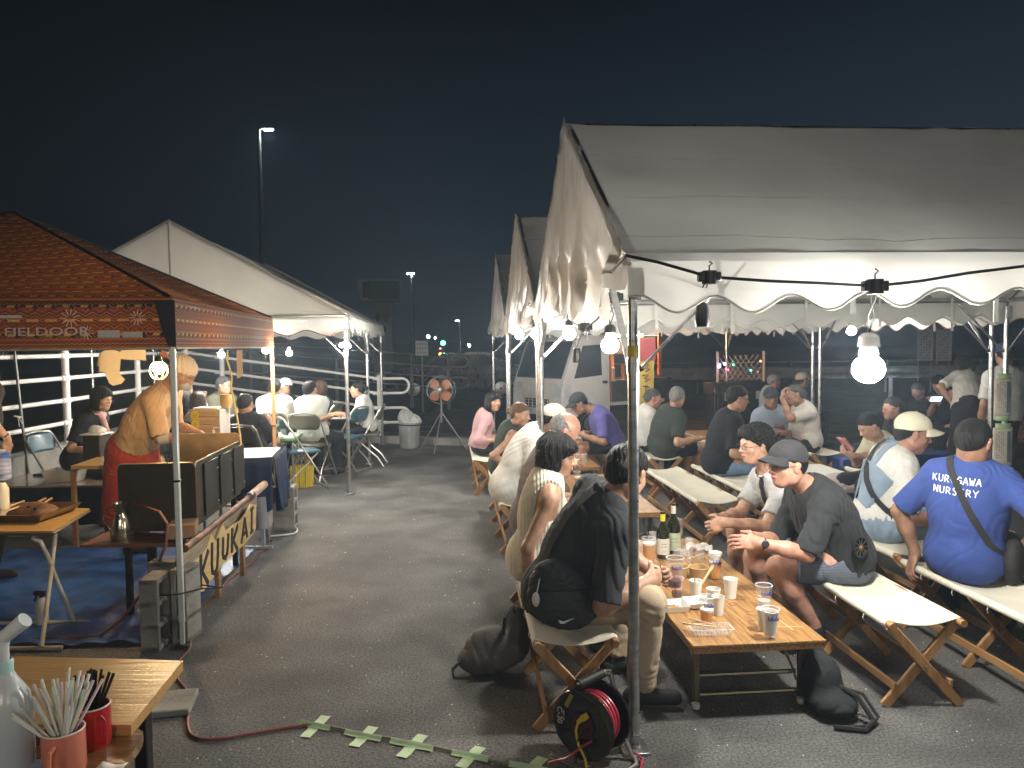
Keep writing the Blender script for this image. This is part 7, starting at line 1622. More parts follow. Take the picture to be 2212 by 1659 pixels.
q = W(298, 1120, 4.8); q.z = zb1+.10; t = thing('ladle', 'round steel ladle leaning behind the metal jug', 'ladle', q); mb = MB(); mb.lathe([(0, -.03), (.03, -.022), (.048, 0), (.046, 0), (.028, -.018), (0, -.026)], (0, 0, 0), 20, (-.3, -.9, .3)); part('bowl', mb, mj, t); mb = MB(); mb.tube([(.03, 0, 0), (.10, 0, -.02), (.22, .02, -.03)], .004, 6); part('handle', mb, mj, t)
q = W(330, 1122, 4.9); q.z = zb1+.02; mb = MB()
for k in range(7): mb.sph(q+Vector((-.12+.045*k, .02*math.sin(k*2), .02)), (.026, .022, .022), 8, 6)
ttag('sausages', mb, mat('meat', (.28, .14, .09), .4, var=.2), 'row of brown meat pieces behind the jug under the shield', 'food', kind='stuff', loc=q)
mb = MB(); q = W(395, 1125, 4.62); mb.box(Vector((q.x, q.y, .56)), (.16, .18, .09), .3, .008); ttag('block', mb, mat('fire_brick', (.26, .15, .08), .8, var=.2), 'brownish block wedged under the right corner of the grill shield', 'block', loc=(q.x, q.y, .5))
t = thing('hose', 'red-brown gas hose looping down from the board to the tarp', 'hose', W(300, 1140, 4.6)); P = [W(282, 1090, 4.7), W(310, 1094, 4.62), W(345, 1106, 4.5), W(362, 1132, 4.42), W(358, 1180, 4.40), W(335, 1230, 4.38), W(300, 1290, 4.36), W(262, 1340, 4.34), W(215, 1385, 4.32), W(150, 1400, 4.3), W(80, 1408, 4.3)]
for q in P: q.z = max(q.z, .014)
mb = MB(); mb.tube(P, .009, 8); part('tube', mb, mat('hose_red', (.20, .065, .04), .5), t, True)
# concrete weights at the canopy leg
def cblock(lb, p, rz, H=.39, Wd=.19, D_=.12, holes=True):
    t = thing('concrete_block', lb, 'concrete block', p, rz, 'concrete blocks weighting the canopy legs'); mb = MB(); w2, d2 = Wd/2, D_/2
    # block standing on end, its cores showing on the long side
    zs = [0, .03, .03+(H-.12)/3, .06+(H-.12)/3, .06+2*(H-.12)/3, .09+2*(H-.12)/3, H-.03, H]
    for k in range(4): mb.box((0, 0, (zs[2*k]+zs[2*k+1])/2), (Wd, D_, zs[2*k+1]-zs[2*k]), None, .003)
    for s in (-1, 1): mb.box((0, s*(d2-.014), H/2), (Wd*.998, .028, H*.998), None, .004)
    part('block_body', mb, mcon, t); 
    return t
K0 = KP(0, 0)
cblock('concrete block standing on end left of the near canopy leg', (K0.x-.155, K0.y+.03, 0), .05, .40, .10, .19); cblock('concrete block with open cores right of the near canopy leg', (K0.x-.030, K0.y+.135, 0), 1.50, .42, .17, .09)
cblock('lighter concrete block just behind the near canopy leg', (K0.x-.19, K0.y+.22, 0), .05, .43, .15, .08)
K3 = KP(0, 2.95); cblock('concrete block at the foot of the far canopy leg', (K3.x+.12, K3.y-.12, 0), .1, .39, .19, .19)
mb = MB(); mb.tube([K0+Vector((-.20, -.04, .30)), K0+Vector((0, -.03, .31)), K0+Vector((.12, .0, .33)), K0+Vector((.20, .08, .31)), K0+Vector((.05, .16, .30))], .004, 6); ttag('wire_tie', mb, mrub, 'twisted wire tying the concrete blocks to the canopy leg', 'wire', loc=K0)
# blue tarp
def gpoly(pts, z): return [WZ(x, y, z) for x, y in pts]
mtarp = mat('blue_tarp', (.020, .085, .30), .42, var=.35, vscale=5, bump=.7, bscale=9)
P = gpoly([(-60, 1405), (60, 1398), (150, 1400), (235, 1396), (330, 1392), (420, 1318), (512, 1236), (560, 1180), (400, 1150), (-60, 1190)], .006); mb = MB()
A0, B0, C0_, D0 = P[0], P[4], P[7], P[9]
def tf(u, v):
    q = (P[0].lerp(P[4], u)).lerp(P[9].lerp(P[7], u), v); q.z = .010+.012*abs(nz(q.x*2.2, q.y*2.4, 2))+.02*max(0, (.08-v)/.08)*abs(math.sin(u*17)); return q
mb.grid(tf, 60, 50); ttag('blue_tarp', mb, mtarp, 'rumpled blue tarpaulin spread under the grill stall', 'tarp', loc=P[0])
# wood table behind, low sheeted table, tub
c4 = [W(153, 1003, 6.30), W(360, 1002, 6.30), W(352, 985, 6.85), W(214, 988, 6.85)]
slabtable('work_table', 'small wooden table behind the cook with one slim leg in view', [Vector((q.x, q.y, 0)) for q in c4], .70, .03, wlt, [(-3.66, 6.36), (-2.90, 6.36), (-3.62, 6.78)], wpl, legw=.036)
t = slabtable('low_stall_table', 'low table covered with clear sheet and a dark blue cloth at the wall', [(-4.75, 6.85, 0), (-3.45, 6.85, 0), (-3.55, 7.55, 0), (-4.8, 7.55, 0)], .44, .02, mat('sheeted_top', (.36, .28, .22), .2, var=.15, vscale=3, coat=.6), [(-4.7, 6.9), (-3.5, 6.9)], msteel)
mb = MB(); mb.grid(lambda u, v: (-4.76+1.32*u, 6.84-.015*math.sin(u*40)*v, .425-.34*v), 60, 6); part('cloth_skirt', mb, mat('navy_cloth', (.012, .022, .05), .85), t, True)
q = Vector((-4.15, 7.1, .442)); t = thing('plastic_tub', 'clear plastic tub on the low table by the concrete wall', 'tub', q); mb = MB(); tray(mb, 0, 0, .34, .22, .11); part('tub_wall', mb, mat('tub_plastic', (.6, .6, .58), .25, alpha=.45), t)
q = Vector((-3.42, 7.05, .73)); 
t = thing('black_box', 'tall black box topped with wrapped food beside the seated woman in black', 'box', W(208, 1000, 6.9)); b0 = W(209, 938, 6.9); mb = MB(); mb.box((b0.x, b0.y, b0.z-.13), (.155, .2, .26), None, .008); part('box_body', mb, mat('box_black', (.02, .018, .015), .5), t, True); mb = MB(); mb.box((b0.x, b0.y, b0.z+.006), (.19, .22, .012), None, .003); part('tray', mb, mat('foam_white', ()), t, True)
blobbag(b0+Vector((0, 0, .012)), (.07, .06, .035), mat('bag_film', ()), 'wrapped snacks in clear film on top of the black box', 'food', 'wrapped_food', 6)
# camp table at the left edge with trays
zt = .62; t = thing('camp_table', 'folding camp table with a thin wooden top and crossed steel legs at the left edge', 'table', (-3.1, 4.7, 0)); mb = MB()
c4 = [WZ(-260, 1150, zt), WZ(113, 1147, zt), WZ(193, 1098, zt), WZ(-200, 1092, zt)]; mb.slab([q-UPV*.014 for q in c4], .014); part('tabletop', mb, wlt, t, True)
mb = MB()
for (a, b_) in ((0, 1), (1, 2), (2, 3)): mb.tube([c4[a]-UPV*.018, c4[b_]-UPV*.018], .009, 6)
part('rim', mb, mat('rim_dark', (.10, .08, .05), .5), t, True)
mcream = mat('cream_tube', (.55, .50, .40), .4, metal=.2, var=.15)
mb = MB(); mb.tube([W(70, 1162, 4.40), W(88, 1170, 4.40), W(100, 1195, 4.42), W(125, 1260, 4.5), WZ(161, 1342, .03)], .0125, 10); part('leg', mb, mcream, t, True)
mb = MB(); mb.tube([W(120, 1150, 4.55), W(112, 1225, 4.45), WZ(90, 1398, .03)], .0125, 10); part('leg', mb, mcream, t, True)
for (a, b_) in (((-200, 1405), (135, 1399)), ((-200, 1350), (193, 1344))): mb = MB(); mb.tube([WZ(*a, .018), WZ(*b_, .018)], .0125, 10); part('foot_bar', mb, wood('foot_bar_wood', (.55, .42, .28), (.45, .33, .2), .6, 'X') if False else mcream, t, True)
q = WZ(40, 1122, zt); t = thing('baking_tray', 'metal tray with a brown loaf-like mound on the camp table', 'tray', q, -.05); mtr = mat('tray_steel', (.30, .20, .12), .3, metal=.85, var=.3, vscale=10); mb = MB(); tray(mb, 0, .08, .46, .40, .05); part('tray_wall', mb, mtr, t); mb = MB(); mb.sph((.02, .10, .01), (.16, .13, .075), 20, 10); part('mound', mb, mat('mound', (.13, .06, .025), .6, var=.3, bump=.6, bscale=30), t)
for k, (a, b_, za) in enumerate((((0, 1100), (52, 1082), .08), ((0, 1108), (60, 1088), .07), ((72, 1090), (98, 1076), .08), ((86, 1092), (112, 1076), .08))):
    A_, B_ = WZ(*a, zt+.07), WZ(*b_, zt+.07); mb = MB(); mb.bar(A_, B_, .012, .008); 
    if k > 1: mb.cm = 1; mb.bar(A_, A_+(A_-B_)*.4, .016, .012)
    ttag('tongs', mb, [mat('skewer_wood', (.50, .36, .18), .5), mblack], ('long skewer at the back left of the tray', 'long skewer in front of the other one', 'left one of the two black-handled tongs', 'right one of the two black-handled tongs')[k], 'utensil', 'tongs and skewers over the tray', loc=A_)
q = WZ(3, 1120, zt); mb = MB(); mb.lathe([(0, 0), (.045, 0), (.048, .18), (.03, .22), (0, .22)], q, 18); ttag('white_bottle', mb, mat('cream_bottle', (.66, .58, .42), .4), 'cream bottle at the left edge of the camp table', 'bottle', loc=q)
q = WZ(4, 1060, zt+.02) ; mb = MB(); mb.lathe([(0, 0), (.06, 0), (.06, .10), (.058, .16), (.03, .19), (0, .19)], W(2, 1035, 4.9), 20); ttag('blue_cup', mb, mat('blue_white_pack', (.03, .08, .30), .4, col2=(.5, .5, .5), vscale=5, stretch=(1, 1, 9)), 'blue and white packet at the left edge near the watch arm', 'packet', loc=W(2, 1035, 4.9))
q = WZ(92, 1352); t = thing('spray_bottle', 'white spray bottle with a black head standing on the tarp under the camp table', 'bottle', q); mb = MB(); mb.lathe([(0, 0), (.034, 0), (.036, .01), (.036, .13), (.022, .165), (.014, .175), (0, .175)], n=18); part('body', mb, mat('bottle_white', (.55, .52, .48), .4), t); mb = MB(); mb.box((-.01, 0, .20), (.07, .022, .03), None, .006); mb.bar((-.03, 0, .19), (-.04, 0, .15), .01, .008); mb.tube([(0, 0, .17), (0, 0, .20)], .012, 8); part('spray_head', mb, mblack, t)
# cloth-covered table, wooden sign box
zc = .74; c0 = W(522, 993, 6.42); c4 = [(-2.62, 6.30, 0), (-2.02, 6.38, 0), (-2.13, 7.02, 0), (-2.70, 6.96, 0)]
t = slabtable('cloth_table', 'white-topped table draped with dark blue denim cloth at the far canopy leg', c4, zc, .02, mat('white_top_green_edge', (.62, .62, .58), .35), [(-2.58, 6.36), (-2.08, 6.42), (-2.65, 6.9)], msteel, legw=.025)
mden = mat('denim_dark', (.018, .032, .075), .9, var=.25, vscale=5, bump=.4, bscale=120); A_ = Vector((-2.64, 6.28, 0)); B_ = Vector((-2.00, 6.36, 0)); C_ = Vector((-2.10, 7.03, 0))
def drape(A_, B_, drop, out_, n=30, ph=0):
    d = (B_-A_); nn = Vector((d.y, -d.x, 0)).normalized()*out_; mb = MB(); mb.grid(lambda u, v: A_+d*u+nn*(.01+.05*v*(.6+.4*math.sin(u*16+ph))+.02*v*math.sin(u*33))+UPV*(zc+.004-drop(u)*v), n, 10); return mb
part('cloth_drape', drape(A_, B_, lambda u: .40+.06*math.sin(u*9), 1), mden, t, True, solid=.004); part('cloth_drape', drape(B_, C_+(C_-B_)*.05, lambda u: .42+.10*u+.05*math.sin(u*7), 1.0, ph=2), mden, t, True, solid=.004)
mb = MB(); mb.tube([Vector((-2.10, 6.30, .42)), Vector((-2.08, 6.28, .16))], .055, 12); part('denim_leg', mb, mat('denim_grey', (.22, .22, .24), .9), t, True); mb = MB(); mb.box((-2.07, 6.28, .08), (.03, .03, .16), None); mb.box((-2.16, 6.26, .012), (.35, .03, .022)); part('stand_foot', mb, mgrey, t, True)
wb = W(441, 978, 6.9); wb.z = zc; t = thing('menu_box', 'tall box of light planks with two round yellow stickers on the stall table', 'box', (-2.74, 6.95, 0), -.12); mpb = wood('box_plank', (.48, .33, .17), (.38, .25, .12), .6, 'X')
z0 = .77
for k in range(5): mb = MB(); mb.box((0, 0, z0+.034+k*.068), (.26, .20, .064), None, .002); part('plank', mb, mpb, t)
mb = MB(); mb.box((.137, 0, z0+.17), (.012, .19, .335), None, .002); part('side_board', mb, mat('grey_board', (.25, .25, .26), .7, var=.15), t)
for k, z in enumerate((.285, .205)):
    mb = MB(); mb.lathe([(0, .0), (.038, .0), (.038, .003), (0, .003)], (-.088, -.1005, z0+z), 24, (0, -1, 0)); st = part('sticker', mb, mat('yellow_sticker', (.60, .44, .02), .5), t)
    mb = MB()
    for r_ in range(3): mb.box((-.088, -.1045, z0+z+.014-.014*r_), (.045-.01*abs(r_-1), .001, .004))
    part('lettering', mb, mat('sticker_ink', (.22, .14, .02), .6), st)
mb = MB()
for i in range(4):
    for k in range(7):
        if (i*5+k*3) % 4: mb.box((-.03+k*.022, -.1025, z0+.30-i*.068), (.014, .001, .018 if k % 2 else .010))
part('lettering', mb, mat('faded_ink', (.30, .21, .12), .7), t)
q = Vector((-2.60, 6.98, 1.11)); t = thing('cup_stack', 'stack of brown paper bowls on top of the plank box', 'bowls', q)
for k in range(4): mb = MB(); mb.lathe([(.040, 0), (.056, .055), (.058, .055), (.058, .060)], (0, 0, .022*k), 20); part('bowl', mb, mkraft, t)
mb = MB(); q = Vector((-2.74, 6.95, 1.112)); mb.slab([q+Vector((-.12, -.08, 0)), q+Vector((.10, -.09, .0)), q+Vector((.12, .08, 0)), q+Vector((-.10, .09, .0))], .012); ttag('paper_stack', mb, mpaper, 'white papers lying on the plank box', 'paper', loc=q)
q = W(462, 952, 6.3); q.z = .95; t = thing('pump_bottle', 'small white pump bottle on the back shelf of the grill', 'bottle', q-UPV*.10); mb = MB(); mb.lathe([(0, 0), (.026, 0), (.026, .08), (.010, .10), (.010, .13), (0, .13)], n=14); mb.tube([(0, 0, .13), (0, 0, .15), (.055, 0, .15), (.06, 0, .135)], .004, 6); part('body', mb, mat('pump_pink', (.62, .52, .48), .4), t)
# papers under the canopy
mpap = mat('manila_paper', (.74, .62, .42), .7, var=.05, translucent=.25)
def hang(name, lb, polys, d, cat='paper', m=None):
    c = W(*polys[0][0], d); t = thing(name, lb, cat, c)
    for i, pl in enumerate(polys):
        mb = MB(); mb.slab([W(x, y, d+.012*i) for x, y in pl], .0015, (0, 1, 0)); part('sheet', mb, m or mpap, t, True)
hang('paper_bundle', 'bundle of folded yellowish paper sheets hanging from the canopy edge', [[(213, 803), (218, 762), (236, 751), (262, 762), (258, 806)], [(209, 790), (214, 765), (226, 757), (232, 801)], [(226, 805), (256, 804), (270, 820), (262, 829), (244, 833), (236, 828)]], 5.6)
hang('paper_sign', 'rectangular tan card hanging beside the paper bundle', [[(261, 752), (314, 753), (316, 779), (262, 776)]], 5.75)
hang('hanging_strip', 'narrow hanging paper strip with faint writing near the back bulb', [[(511, 756), (523, 756), (524, 812), (512, 818)]], 6.6, m=mat('strip_paper', (.45, .34, .26), .7))
P = [W(492, 758, 6.5), W(490, 775, 6.5), W(497, 800, 6.5), W(501, 815, 6.5), W(499, 835, 6.5), W(505, 865, 6.5), W(512, 900, 6.5), W(519, 940, 6.4), W(522, 975, 6.4)]; mb = MB(); mb.tube(P, .008, 7); ttag('yellow_cord', mb, mat('cord_yellow', (.62, .46, .16), .5), 'thick yellow cord hanging down beside the plank box', 'cord', loc=P[0])
P = [W(31, 757, 7.7), W(44, 880, 7.7), W(56, 980, 7.7)]; b_ = Vector((P[2].x+.06, P[2].y, 0)); mb = MB(); mb.tube(P+[b_], .014, 8); t = thing('slim_pole', 'slim dark pole tied to the white railing with string', 'pole', b_); part('pole_body', mb, mat('pole_grey', (.20, .20, .19), .4, metal=.6), t, True)
mb = MB(); mb.ring(W(38, 900, 7.68), .03, .008, (.2, .1, 1), 14, 6); mb.tube([W(40, 900, 7.66), W(48, 915, 7.66)], .005, 5); mb.tube([W(39, 902, 7.66), W(42, 922, 7.66)], .005, 5); part('string_knot', mb, mwhite, t, True)
# white cable by far leg
mb, P = gtube([(628, 1130), (642, 1142), (636, 1152), (610, 1156), (585, 1158)], .012, .007); ttag('power_cable', mb, mwhite, 'white cord curling on the asphalt by the far canopy leg', 'cord', loc=P[0])
# ---- marquee furniture
mch = mat('chair_tube', (.55, .54, .50), .3, metal=.85); 
def make_chair(padm, name='folding_chair'):
    t = thing(name, 'x', 'chair')
    for s in (-1, 1):
        mb = MB(); mb.tube([(s*.215, .27, .012), (s*.215, .22, .10), (s*.205, -.02, .50), (s*.195, -.20, .80), (s*.17, -.225, .84), (0, -.23, .855)], .011, 8); part('front_leg', mb, mch, t)
        mb = MB(); mb.tube([(s*.19, -.24, .012), (s*.185, -.16, .14), (s*.18, .16, .43)], .010, 8); part('rear_leg', mb, mch, t)
    for y, w in ((.27, .215), (-.24, .19)): mb = MB(); mb.tube([(-w, y, .012), (w, y, .012)], .011, 8); part('floor_bar', mb, mch, t)
    mb = MB(); mb.box((0, .02, .445), (.36, .36, .035), None, .012); mb.sph((0, .02, .455), (.17, .17, .022), 16, 6); part('seat', mb, padm, t)
    mb = MB(); mb.grid(lambda u, v: ((u-.5)*.385*(1-.25*abs(2*v-1)**3), -.165-.020*(2*u-1)**2*-1-.045*v-.02, .655+.175*v), 16, 8); part('backrest', mb, padm, t, solid=.024)
    return t
mpb_ = mat('blue_vinyl', (.045, .11, .15), .28, var=.08, coat=.3); mpo = mat('olive_vinyl', (.10, .095, .07), .35); mpk = mat('black_vinyl', (.016, .016, .018), .3)
def gp(px, py): return WZ(px, py)
GC = 'steel folding chairs'
ch = make_chair(mpb_); ch.location = (-3.72+1.72*0+W(747, 948, 10.35).x-(-3.72)*0-0*1, 10.35, 0) if False else (W(752, 948, 10.3).x, 10.3, 0); ch.rotation_euler = (0, 0, math.radians(68)); tag(ch, 'empty folding chair with blue vinyl pads behind the front marquee pole', None, GC)
q = W(700, 950, 9.0); copy_tree(ch, (W(648, 975, 8.95).x, 8.95, 0), math.radians(-60), 'small folding chair with a blue seat next to the yellow basket', GC)
copy_tree(ch, (W(128, 985, 7.55).x, 7.55, 0), math.radians(-95), 'folding chair with a shiny blue back behind the woman in black', GC)
ch2 = make_chair(mpo); ch2.location = (W(672, 938, 9.5).x, 9.5, 0); ch2.rotation_euler = (0, 0, math.radians(-8)); tag(ch2, 'olive-backed folding chair under the second white-shirted back', None, GC)
copy_tree(ch2, (W(593, 938, 9.7).x, 9.7, 0), .05, 'olive-backed folding chair under the first white-shirted back', GC); copy_tree(ch2, (W(794, 930, 10.6).x, 10.6, 0), math.radians(92), 'folding chair of the young woman at the right end of the marquee', GC); copy_tree(ch2, (W(700, 930, 10.85).x, 10.85, 0), math.radians(80), 'folding chair of the brown-haired diner', GC)
ch3 = make_chair(mpk); ch3.location = (W(536, 983, 8.2).x, 8.2, 0); ch3.rotation_euler = (0, 0, math.radians(-8)); tag(ch3, 'black-backed folding chair of the crop-haired youth', None, GC)
for px, d, lb in ((482, 10.45, 'folding chair of the man in the olive vest'), (402, 10.25, 'folding chair of the white-haired man'), (398, 9.0, 'folding chair of the black-haired diner beyond the cook'), (432, 8.8, 'folding chair of the diner in beige'), (620, 11.0, 'folding chair of the diner in the white cap')): copy_tree(ch3, (W(px, 930, d).x, d, 0), {482: 2.4, 402: 2.2, 398: -.4, 432: -.2, 620: 2.7}[px], lb, GC)
mgre = mat('green_edge', (.10, .30, .12), .5)
def ftable(lb, px, d, w, l, z, rz, edge=None):
    x = W(px, 900, d).x; t = thing('folding_table', lb, 'table', (x, d, 0), rz, 'folding tables in the marquee'); mb = MB(); mb.box((0, 0, z-.008), (w, l, .016), None, .003); tp = part('tabletop', mb, mat('white_melamine', (.62, .62, .57), .3), t)
    mb = MB(); mb.box((0, 0, z-.030), (w+.006, l+.006, .026), None, .004); part('edge_band', mb, edge or mgre, tp)
    for sx_ in (-1, 1):
        for sy_ in (-1, 1): mb = MB(); mb.tube([(sx_*(w/2-.04), sy_*(l/2-.1), 0), (sx_*(w/2-.04), sy_*(l/2-.1), z-.03)], .012, 8); part('leg', mb, mch, t)
        mb = MB(); mb.tube([(sx_*(w/2-.04), -(l/2-.1), .15), (sx_*(w/2-.04), (l/2-.1), .15)], .008, 6); part('cross_bar', mb, mch, t)
    return t
ftable('green-edged white table with a row of paper cups between the two white shirts', 625, 10.35, .62, 1.5, .70, .08); ftable('lower green-edged table nearer the wooden-looking canopy leg', 606, 9.05, .40, .55, .62, .1)
ftable('dark-edged table in front of the young woman in the white T-shirt', 722, 10.75, .50, .9, .70, .1, mpk); ftable('green-edged table behind the plank box with cups and bottles', 470, 9.5, 1.5, .6, .70, .05)
for k, px in enumerate((596, 606, 616, 629, 640)): q = W(px, 905, 9.85); q.z = .701; paper_cup(q, ('first', 'second', 'third', 'fourth', 'rightmost')[k]+' paper cup in the row on the green-edged marquee table', .10, .038)
for k, px in enumerate((498, 508, 560)): q = W(px, 905, 9.4); q.z = .701; clear_cup(q, ('clear cup right of the plank box', 'clear cup farther right of the plank box', 'clear cup between the youth and the canopy leg')[k], .13, .04, .4, text_=False)
for k, (px, d) in enumerate(((722, 10.6), (735, 10.6))): q = W(px, 893, d); q.z = .701; blobbag(q, (.09, .07, .022), mat('fries', (.62, .44, .16), .6, bump=.8, bscale=40), ('pile of fries on the dark-edged table, left', 'pile of fries on the dark-edged table, right')[k], 'food', 'fries', 8+k)
# yellow basket
q = WZ(653, 1051); t = thing('woven_basket', 'bright yellow woven basket with tall loop handles on the asphalt', 'basket', q, .12); myl = mat('yellow_weave', (.66, .52, .05), .5, var=.1, wave=(14, .9, 'X')); myl2 = mat('yellow_weave_dark', (.45, .33, .03), .6)
mb = MB(); w, dd, hh = .27, .15, .25
def bs(u, v):
    a = u*2*PI; e_ = .45; x = abs(math.cos(a))**e_*(1 if math.cos(a) > 0 else -1)*(w/2)*(.92+.1*v); y = abs(math.sin(a))**e_*(1 if math.sin(a) > 0 else -1)*(dd/2)*(.92+.1*v); k = .003*(1 if (int(u*40)+int(v*9)) % 2 else -1); return (x*(1+k*6), y*(1+k*6), v*hh)
mb.grid(bs, 80, 18); part('woven_side', mb, myl, t); mb = MB(); mb.box((0, 0, .006), (w*.9, dd*.9, .01)); part('base', mb, myl2, t)
for x in (-.02, .05): 
    mb = MB()
    for k in range(8): mb.box((x, -dd/2-.004, .02+k*.029), (.010, .004, .014))
    part('black_dash_row', mb, mblack, t)
for s in (-1, 1): mb = MB(); mb.tube([(-.09, s*.07, .22), (-.085, s*.075, .32), (-.04, s*.05, .40), (.03, s*.05, .39), (.08, s*.07, .31), (.09, s*.07, .22)], .008, 8); part('handle', mb, myl, t)
# bin, fan
q = WZ(885, 967); t = thing('trash_can', 'grey ribbed bin overflowing with white bags against the kerb', 'bin', q); mbn = mat('bin_grey', (.30, .31, .30), .55, var=.05); mb = MB()
n = 40; prof = [(.14, 0), (.152, .03), (.175, .36), (.178, .40)]; vs = []; fs = []
for r_, z in prof:
    for k in range(n): rr = r_*(1+.018*(1 if (k//2) % 2 else -1)*(z < .38)); vs.append((rr*math.cos(2*PI*k/n), rr*math.sin(2*PI*k/n), z))
for i in range(len(prof)-1): fs += [(i*n+k, i*n+(k+1) % n, (i+1)*n+(k+1) % n, (i+1)*n+k) for k in range(n)]
mb.add(vs, fs); part('bin_body', mb, mbn, t); mb = MB(); mb.ring((0, 0, .40), .185, .014, (0, 0, 1), 30, 8); part('rim', mb, mbn, t); mb = MB(); mb.ring((0, 0, .385), .19, .010, (.05, 0, 1), 30, 6); part('bin_liner', mb, mrub, t)
blobbag(q+Vector((-.05, 0, .37)), (.13, .12, .14), mat('bag_film', ()), 'bulging white refuse bag sticking out of the bin, left', 'refuse bag', 'refuse_bag', 12); blobbag(q+Vector((.09, .0, .38)), (.09, .10, .09), mat('bag_film', ()), 'smaller white refuse bag in the bin, right', 'refuse bag', 'refuse_bag', 13)
hb = W(951, 843, 11.9); t = thing('industrial_fan', 'orange-bladed industrial fan on a tripod beside the bin', 'fan', (hb.x, hb.y, 0), -.12); H = hb.z; mor = mat('fan_orange', (.46, .16, .06), .4, var=.08); mw2 = mat('wire_grey', (.35, .36, .36), .4, metal=.7)
for k in range(4):
    a0 = k*PI/2+PI/4; mb = MB()
    def bl(u, v, a0=a0): r_ = .04+.165*v*(1-.10*abs(2*u-1)**2); a = a0+(u-.5)*(.55+.75*math.sin(PI*min(v*.75+.2, 1))); return (r_*math.cos(a), .02+(u-.5)*.05*(1-.3*v), H+r_*math.sin(a))
    mb.grid(bl, 8, 10); part('blade', mb, mor, t, solid=.003)
mb = MB(); mb.lathe([(0, -.045), (.03, -.04), (.038, .0), (.038, .04), (0, .05)], (0, .02, H), 20, (0, 1, 0)); part('hub', mb, msteel, t); mb = MB(); mb.lathe([(0, .05), (.07, .06), (.07, .18), (.04, .21), (0, .21)], (0, .02, H), 20, (0, 1, 0)); part('motor', mb, mat('motor_grey', (.20, .22, .22), .4), t)
mb = MB()
for y in (-.06, .09): mb.ring((0, y*.9, H), .225 if y > 0 else .20, .004, (0, 1, 0), 36, 5); mb.ring((0, y, H), .10, .002, (0, 1, 0), 24, 4)
for k in range(40):
    a = k*PI/20; d = Vector((math.cos(a), 0, math.sin(a))); mb.tube([Vector((0, -.065, H))+d*.03, Vector((0, -.06, H))+d*.16, Vector((0, -.02, H))+d*.215, Vector((0, .09, H))+d*.225], .0012, 3)
o = part('guard_wires', mb, mw2, t); o['kind'] = 'stuff'
mb = MB(); mb.tube([(0, .06, H-.04), (0, .06, .45)], .015, 10); part('column', mb, mw2, t)
for a in (-PI/2-.1, PI*.12, PI*.9): mb = MB(); mb.tube([(0, .06, .62), (math.cos(a)*.40, .06+math.sin(a)*.40, .015)], .011, 8); part('leg', mb, mw2, t)
# ---- vehicles and far stalls
p0 = W(1215, 956, 13.0); p0 = Vector((p0.x, 13.0, 0)); al = math.radians(36); hv = Vector((-math.cos(al), -math.sin(al), 0)); rv = Vector((-math.sin(al), math.cos(al), 0))   # heading, and away from the viewer across the front
t = thing('food_truck', 'small white kei truck turned into a food stall with a lit orange cargo bay', 'truck', p0); mtw = mat('truck_white', (.66, .63, .60), .25, var=.03, coat=.6); mgl = mat('car_glass', (.03, .04, .05), .04, var=.02, spec=.9, coat=.5); Wt = 1.40
def T(a, b, z): return p0-hv*a*.76+rv*b+UPV*z     # a metres back from the nose along the near side, b across, z up
def hull(name, prof, b0, b1, m, par=t): 
    mb = MB(); mb.slab([T(a, b0, z) for a, z in prof], b1-b0, rv); return part(name, mb, m, par, True, ang=30)
cab = hull('cab', [(0.0, .42), (.0, .86), (.05, 1.02), (.42, 1.70), (.55, 1.80), (1.42, 1.82), (1.45, .42), (1.1, .40), (1.02, .50), (.90, .62), (.68, .64), (.52, .52), (.46, .40)], 0, Wt, mtw)
hull('windscreen', [(.065, 1.06), (.425, 1.68), (.40, 1.70), (.04, 1.08)], .07, Wt-.07, mgl); mb = MB(); mb.slab([T(.36, -.006, 1.06), T(.62, -.006, 1.62), T(1.16, -.006, 1.64), T(1.20, -.006, 1.10)], .004, rv); part('door_window', mb, mgl, t, True)
mb = MB(); mb.box(T(1.24, -.012, .98), (.16, .02, .05), -al, .006); part('door_handle', mb, mblack, t, True)
for b_, w_ in ((.02, .30), (Wt-.32, .30)):
    mb = MB(); mb.slab([T(-.006, b_, .74), T(-.006, b_+w_, .74), T(-.006, b_+w_, .98), T(-.006, b_, .98)], .012, -hv); part('headlight', mb, mat('headlight_glass', (.55, .56, .56), .1, coat=.5), t, True)
mb = MB(); mb.slab([T(.02, -.012, .72), T(.26, -.012, .74), T(.26, -.012, .96), T(.04, -.012, .98)], .012, rv); part('headlight', mb, mat('headlight_glass', ()), t, True)
gr = hull('grille', [(-.012, .54), (-.012, .70), (0, .70), (0, .54)], .35, Wt-.35, mdark)
mb = MB()
for k in range(7): mb.bar(T(-.016, .37+k*.11, .55), T(-.016, .37+k*.11, .69), .01, .01)
for k in range(3): mb.bar(T(-.016, .36, .57+k*.05), T(-.016, Wt-.36, .57+k*.05), .01, .008)
part('grille_bars', mb, mtw, gr, True)
for a in (.79, 2.95):
    mb = MB(); c = T(a, .08, .27); mb.lathe([(0, -.08), (.20, -.085), (.27, -.07), (.275, 0), (.27, .07), (0, .07)], c, 28, rv); wh = part('wheel', mb, mrub, t, True); mb = MB(); mb.lathe([(0, -.095), (.06, -.10), (.14, -.075), (.18, -.088)], c, 24, rv); part('rim', mb, msteel, wh, True)
hull('bed', [(1.48, .55), (1.48, .62), (3.3, .62), (3.3, .55)], 0, Wt, mtw)
mwarm = mat('bay_orange', (.55, .20, .05), .6, var=.15)
hull('bay_back_wall', [(1.50, .62), (1.50, 1.92), (3.3, 1.92), (3.3, .62)], Wt-.03, Wt, mwarm); hull('bay_roof', [(1.46, 1.92), (1.46, 1.97), (3.34, 1.97), (3.34, 1.92)], -.15, Wt, mtw)
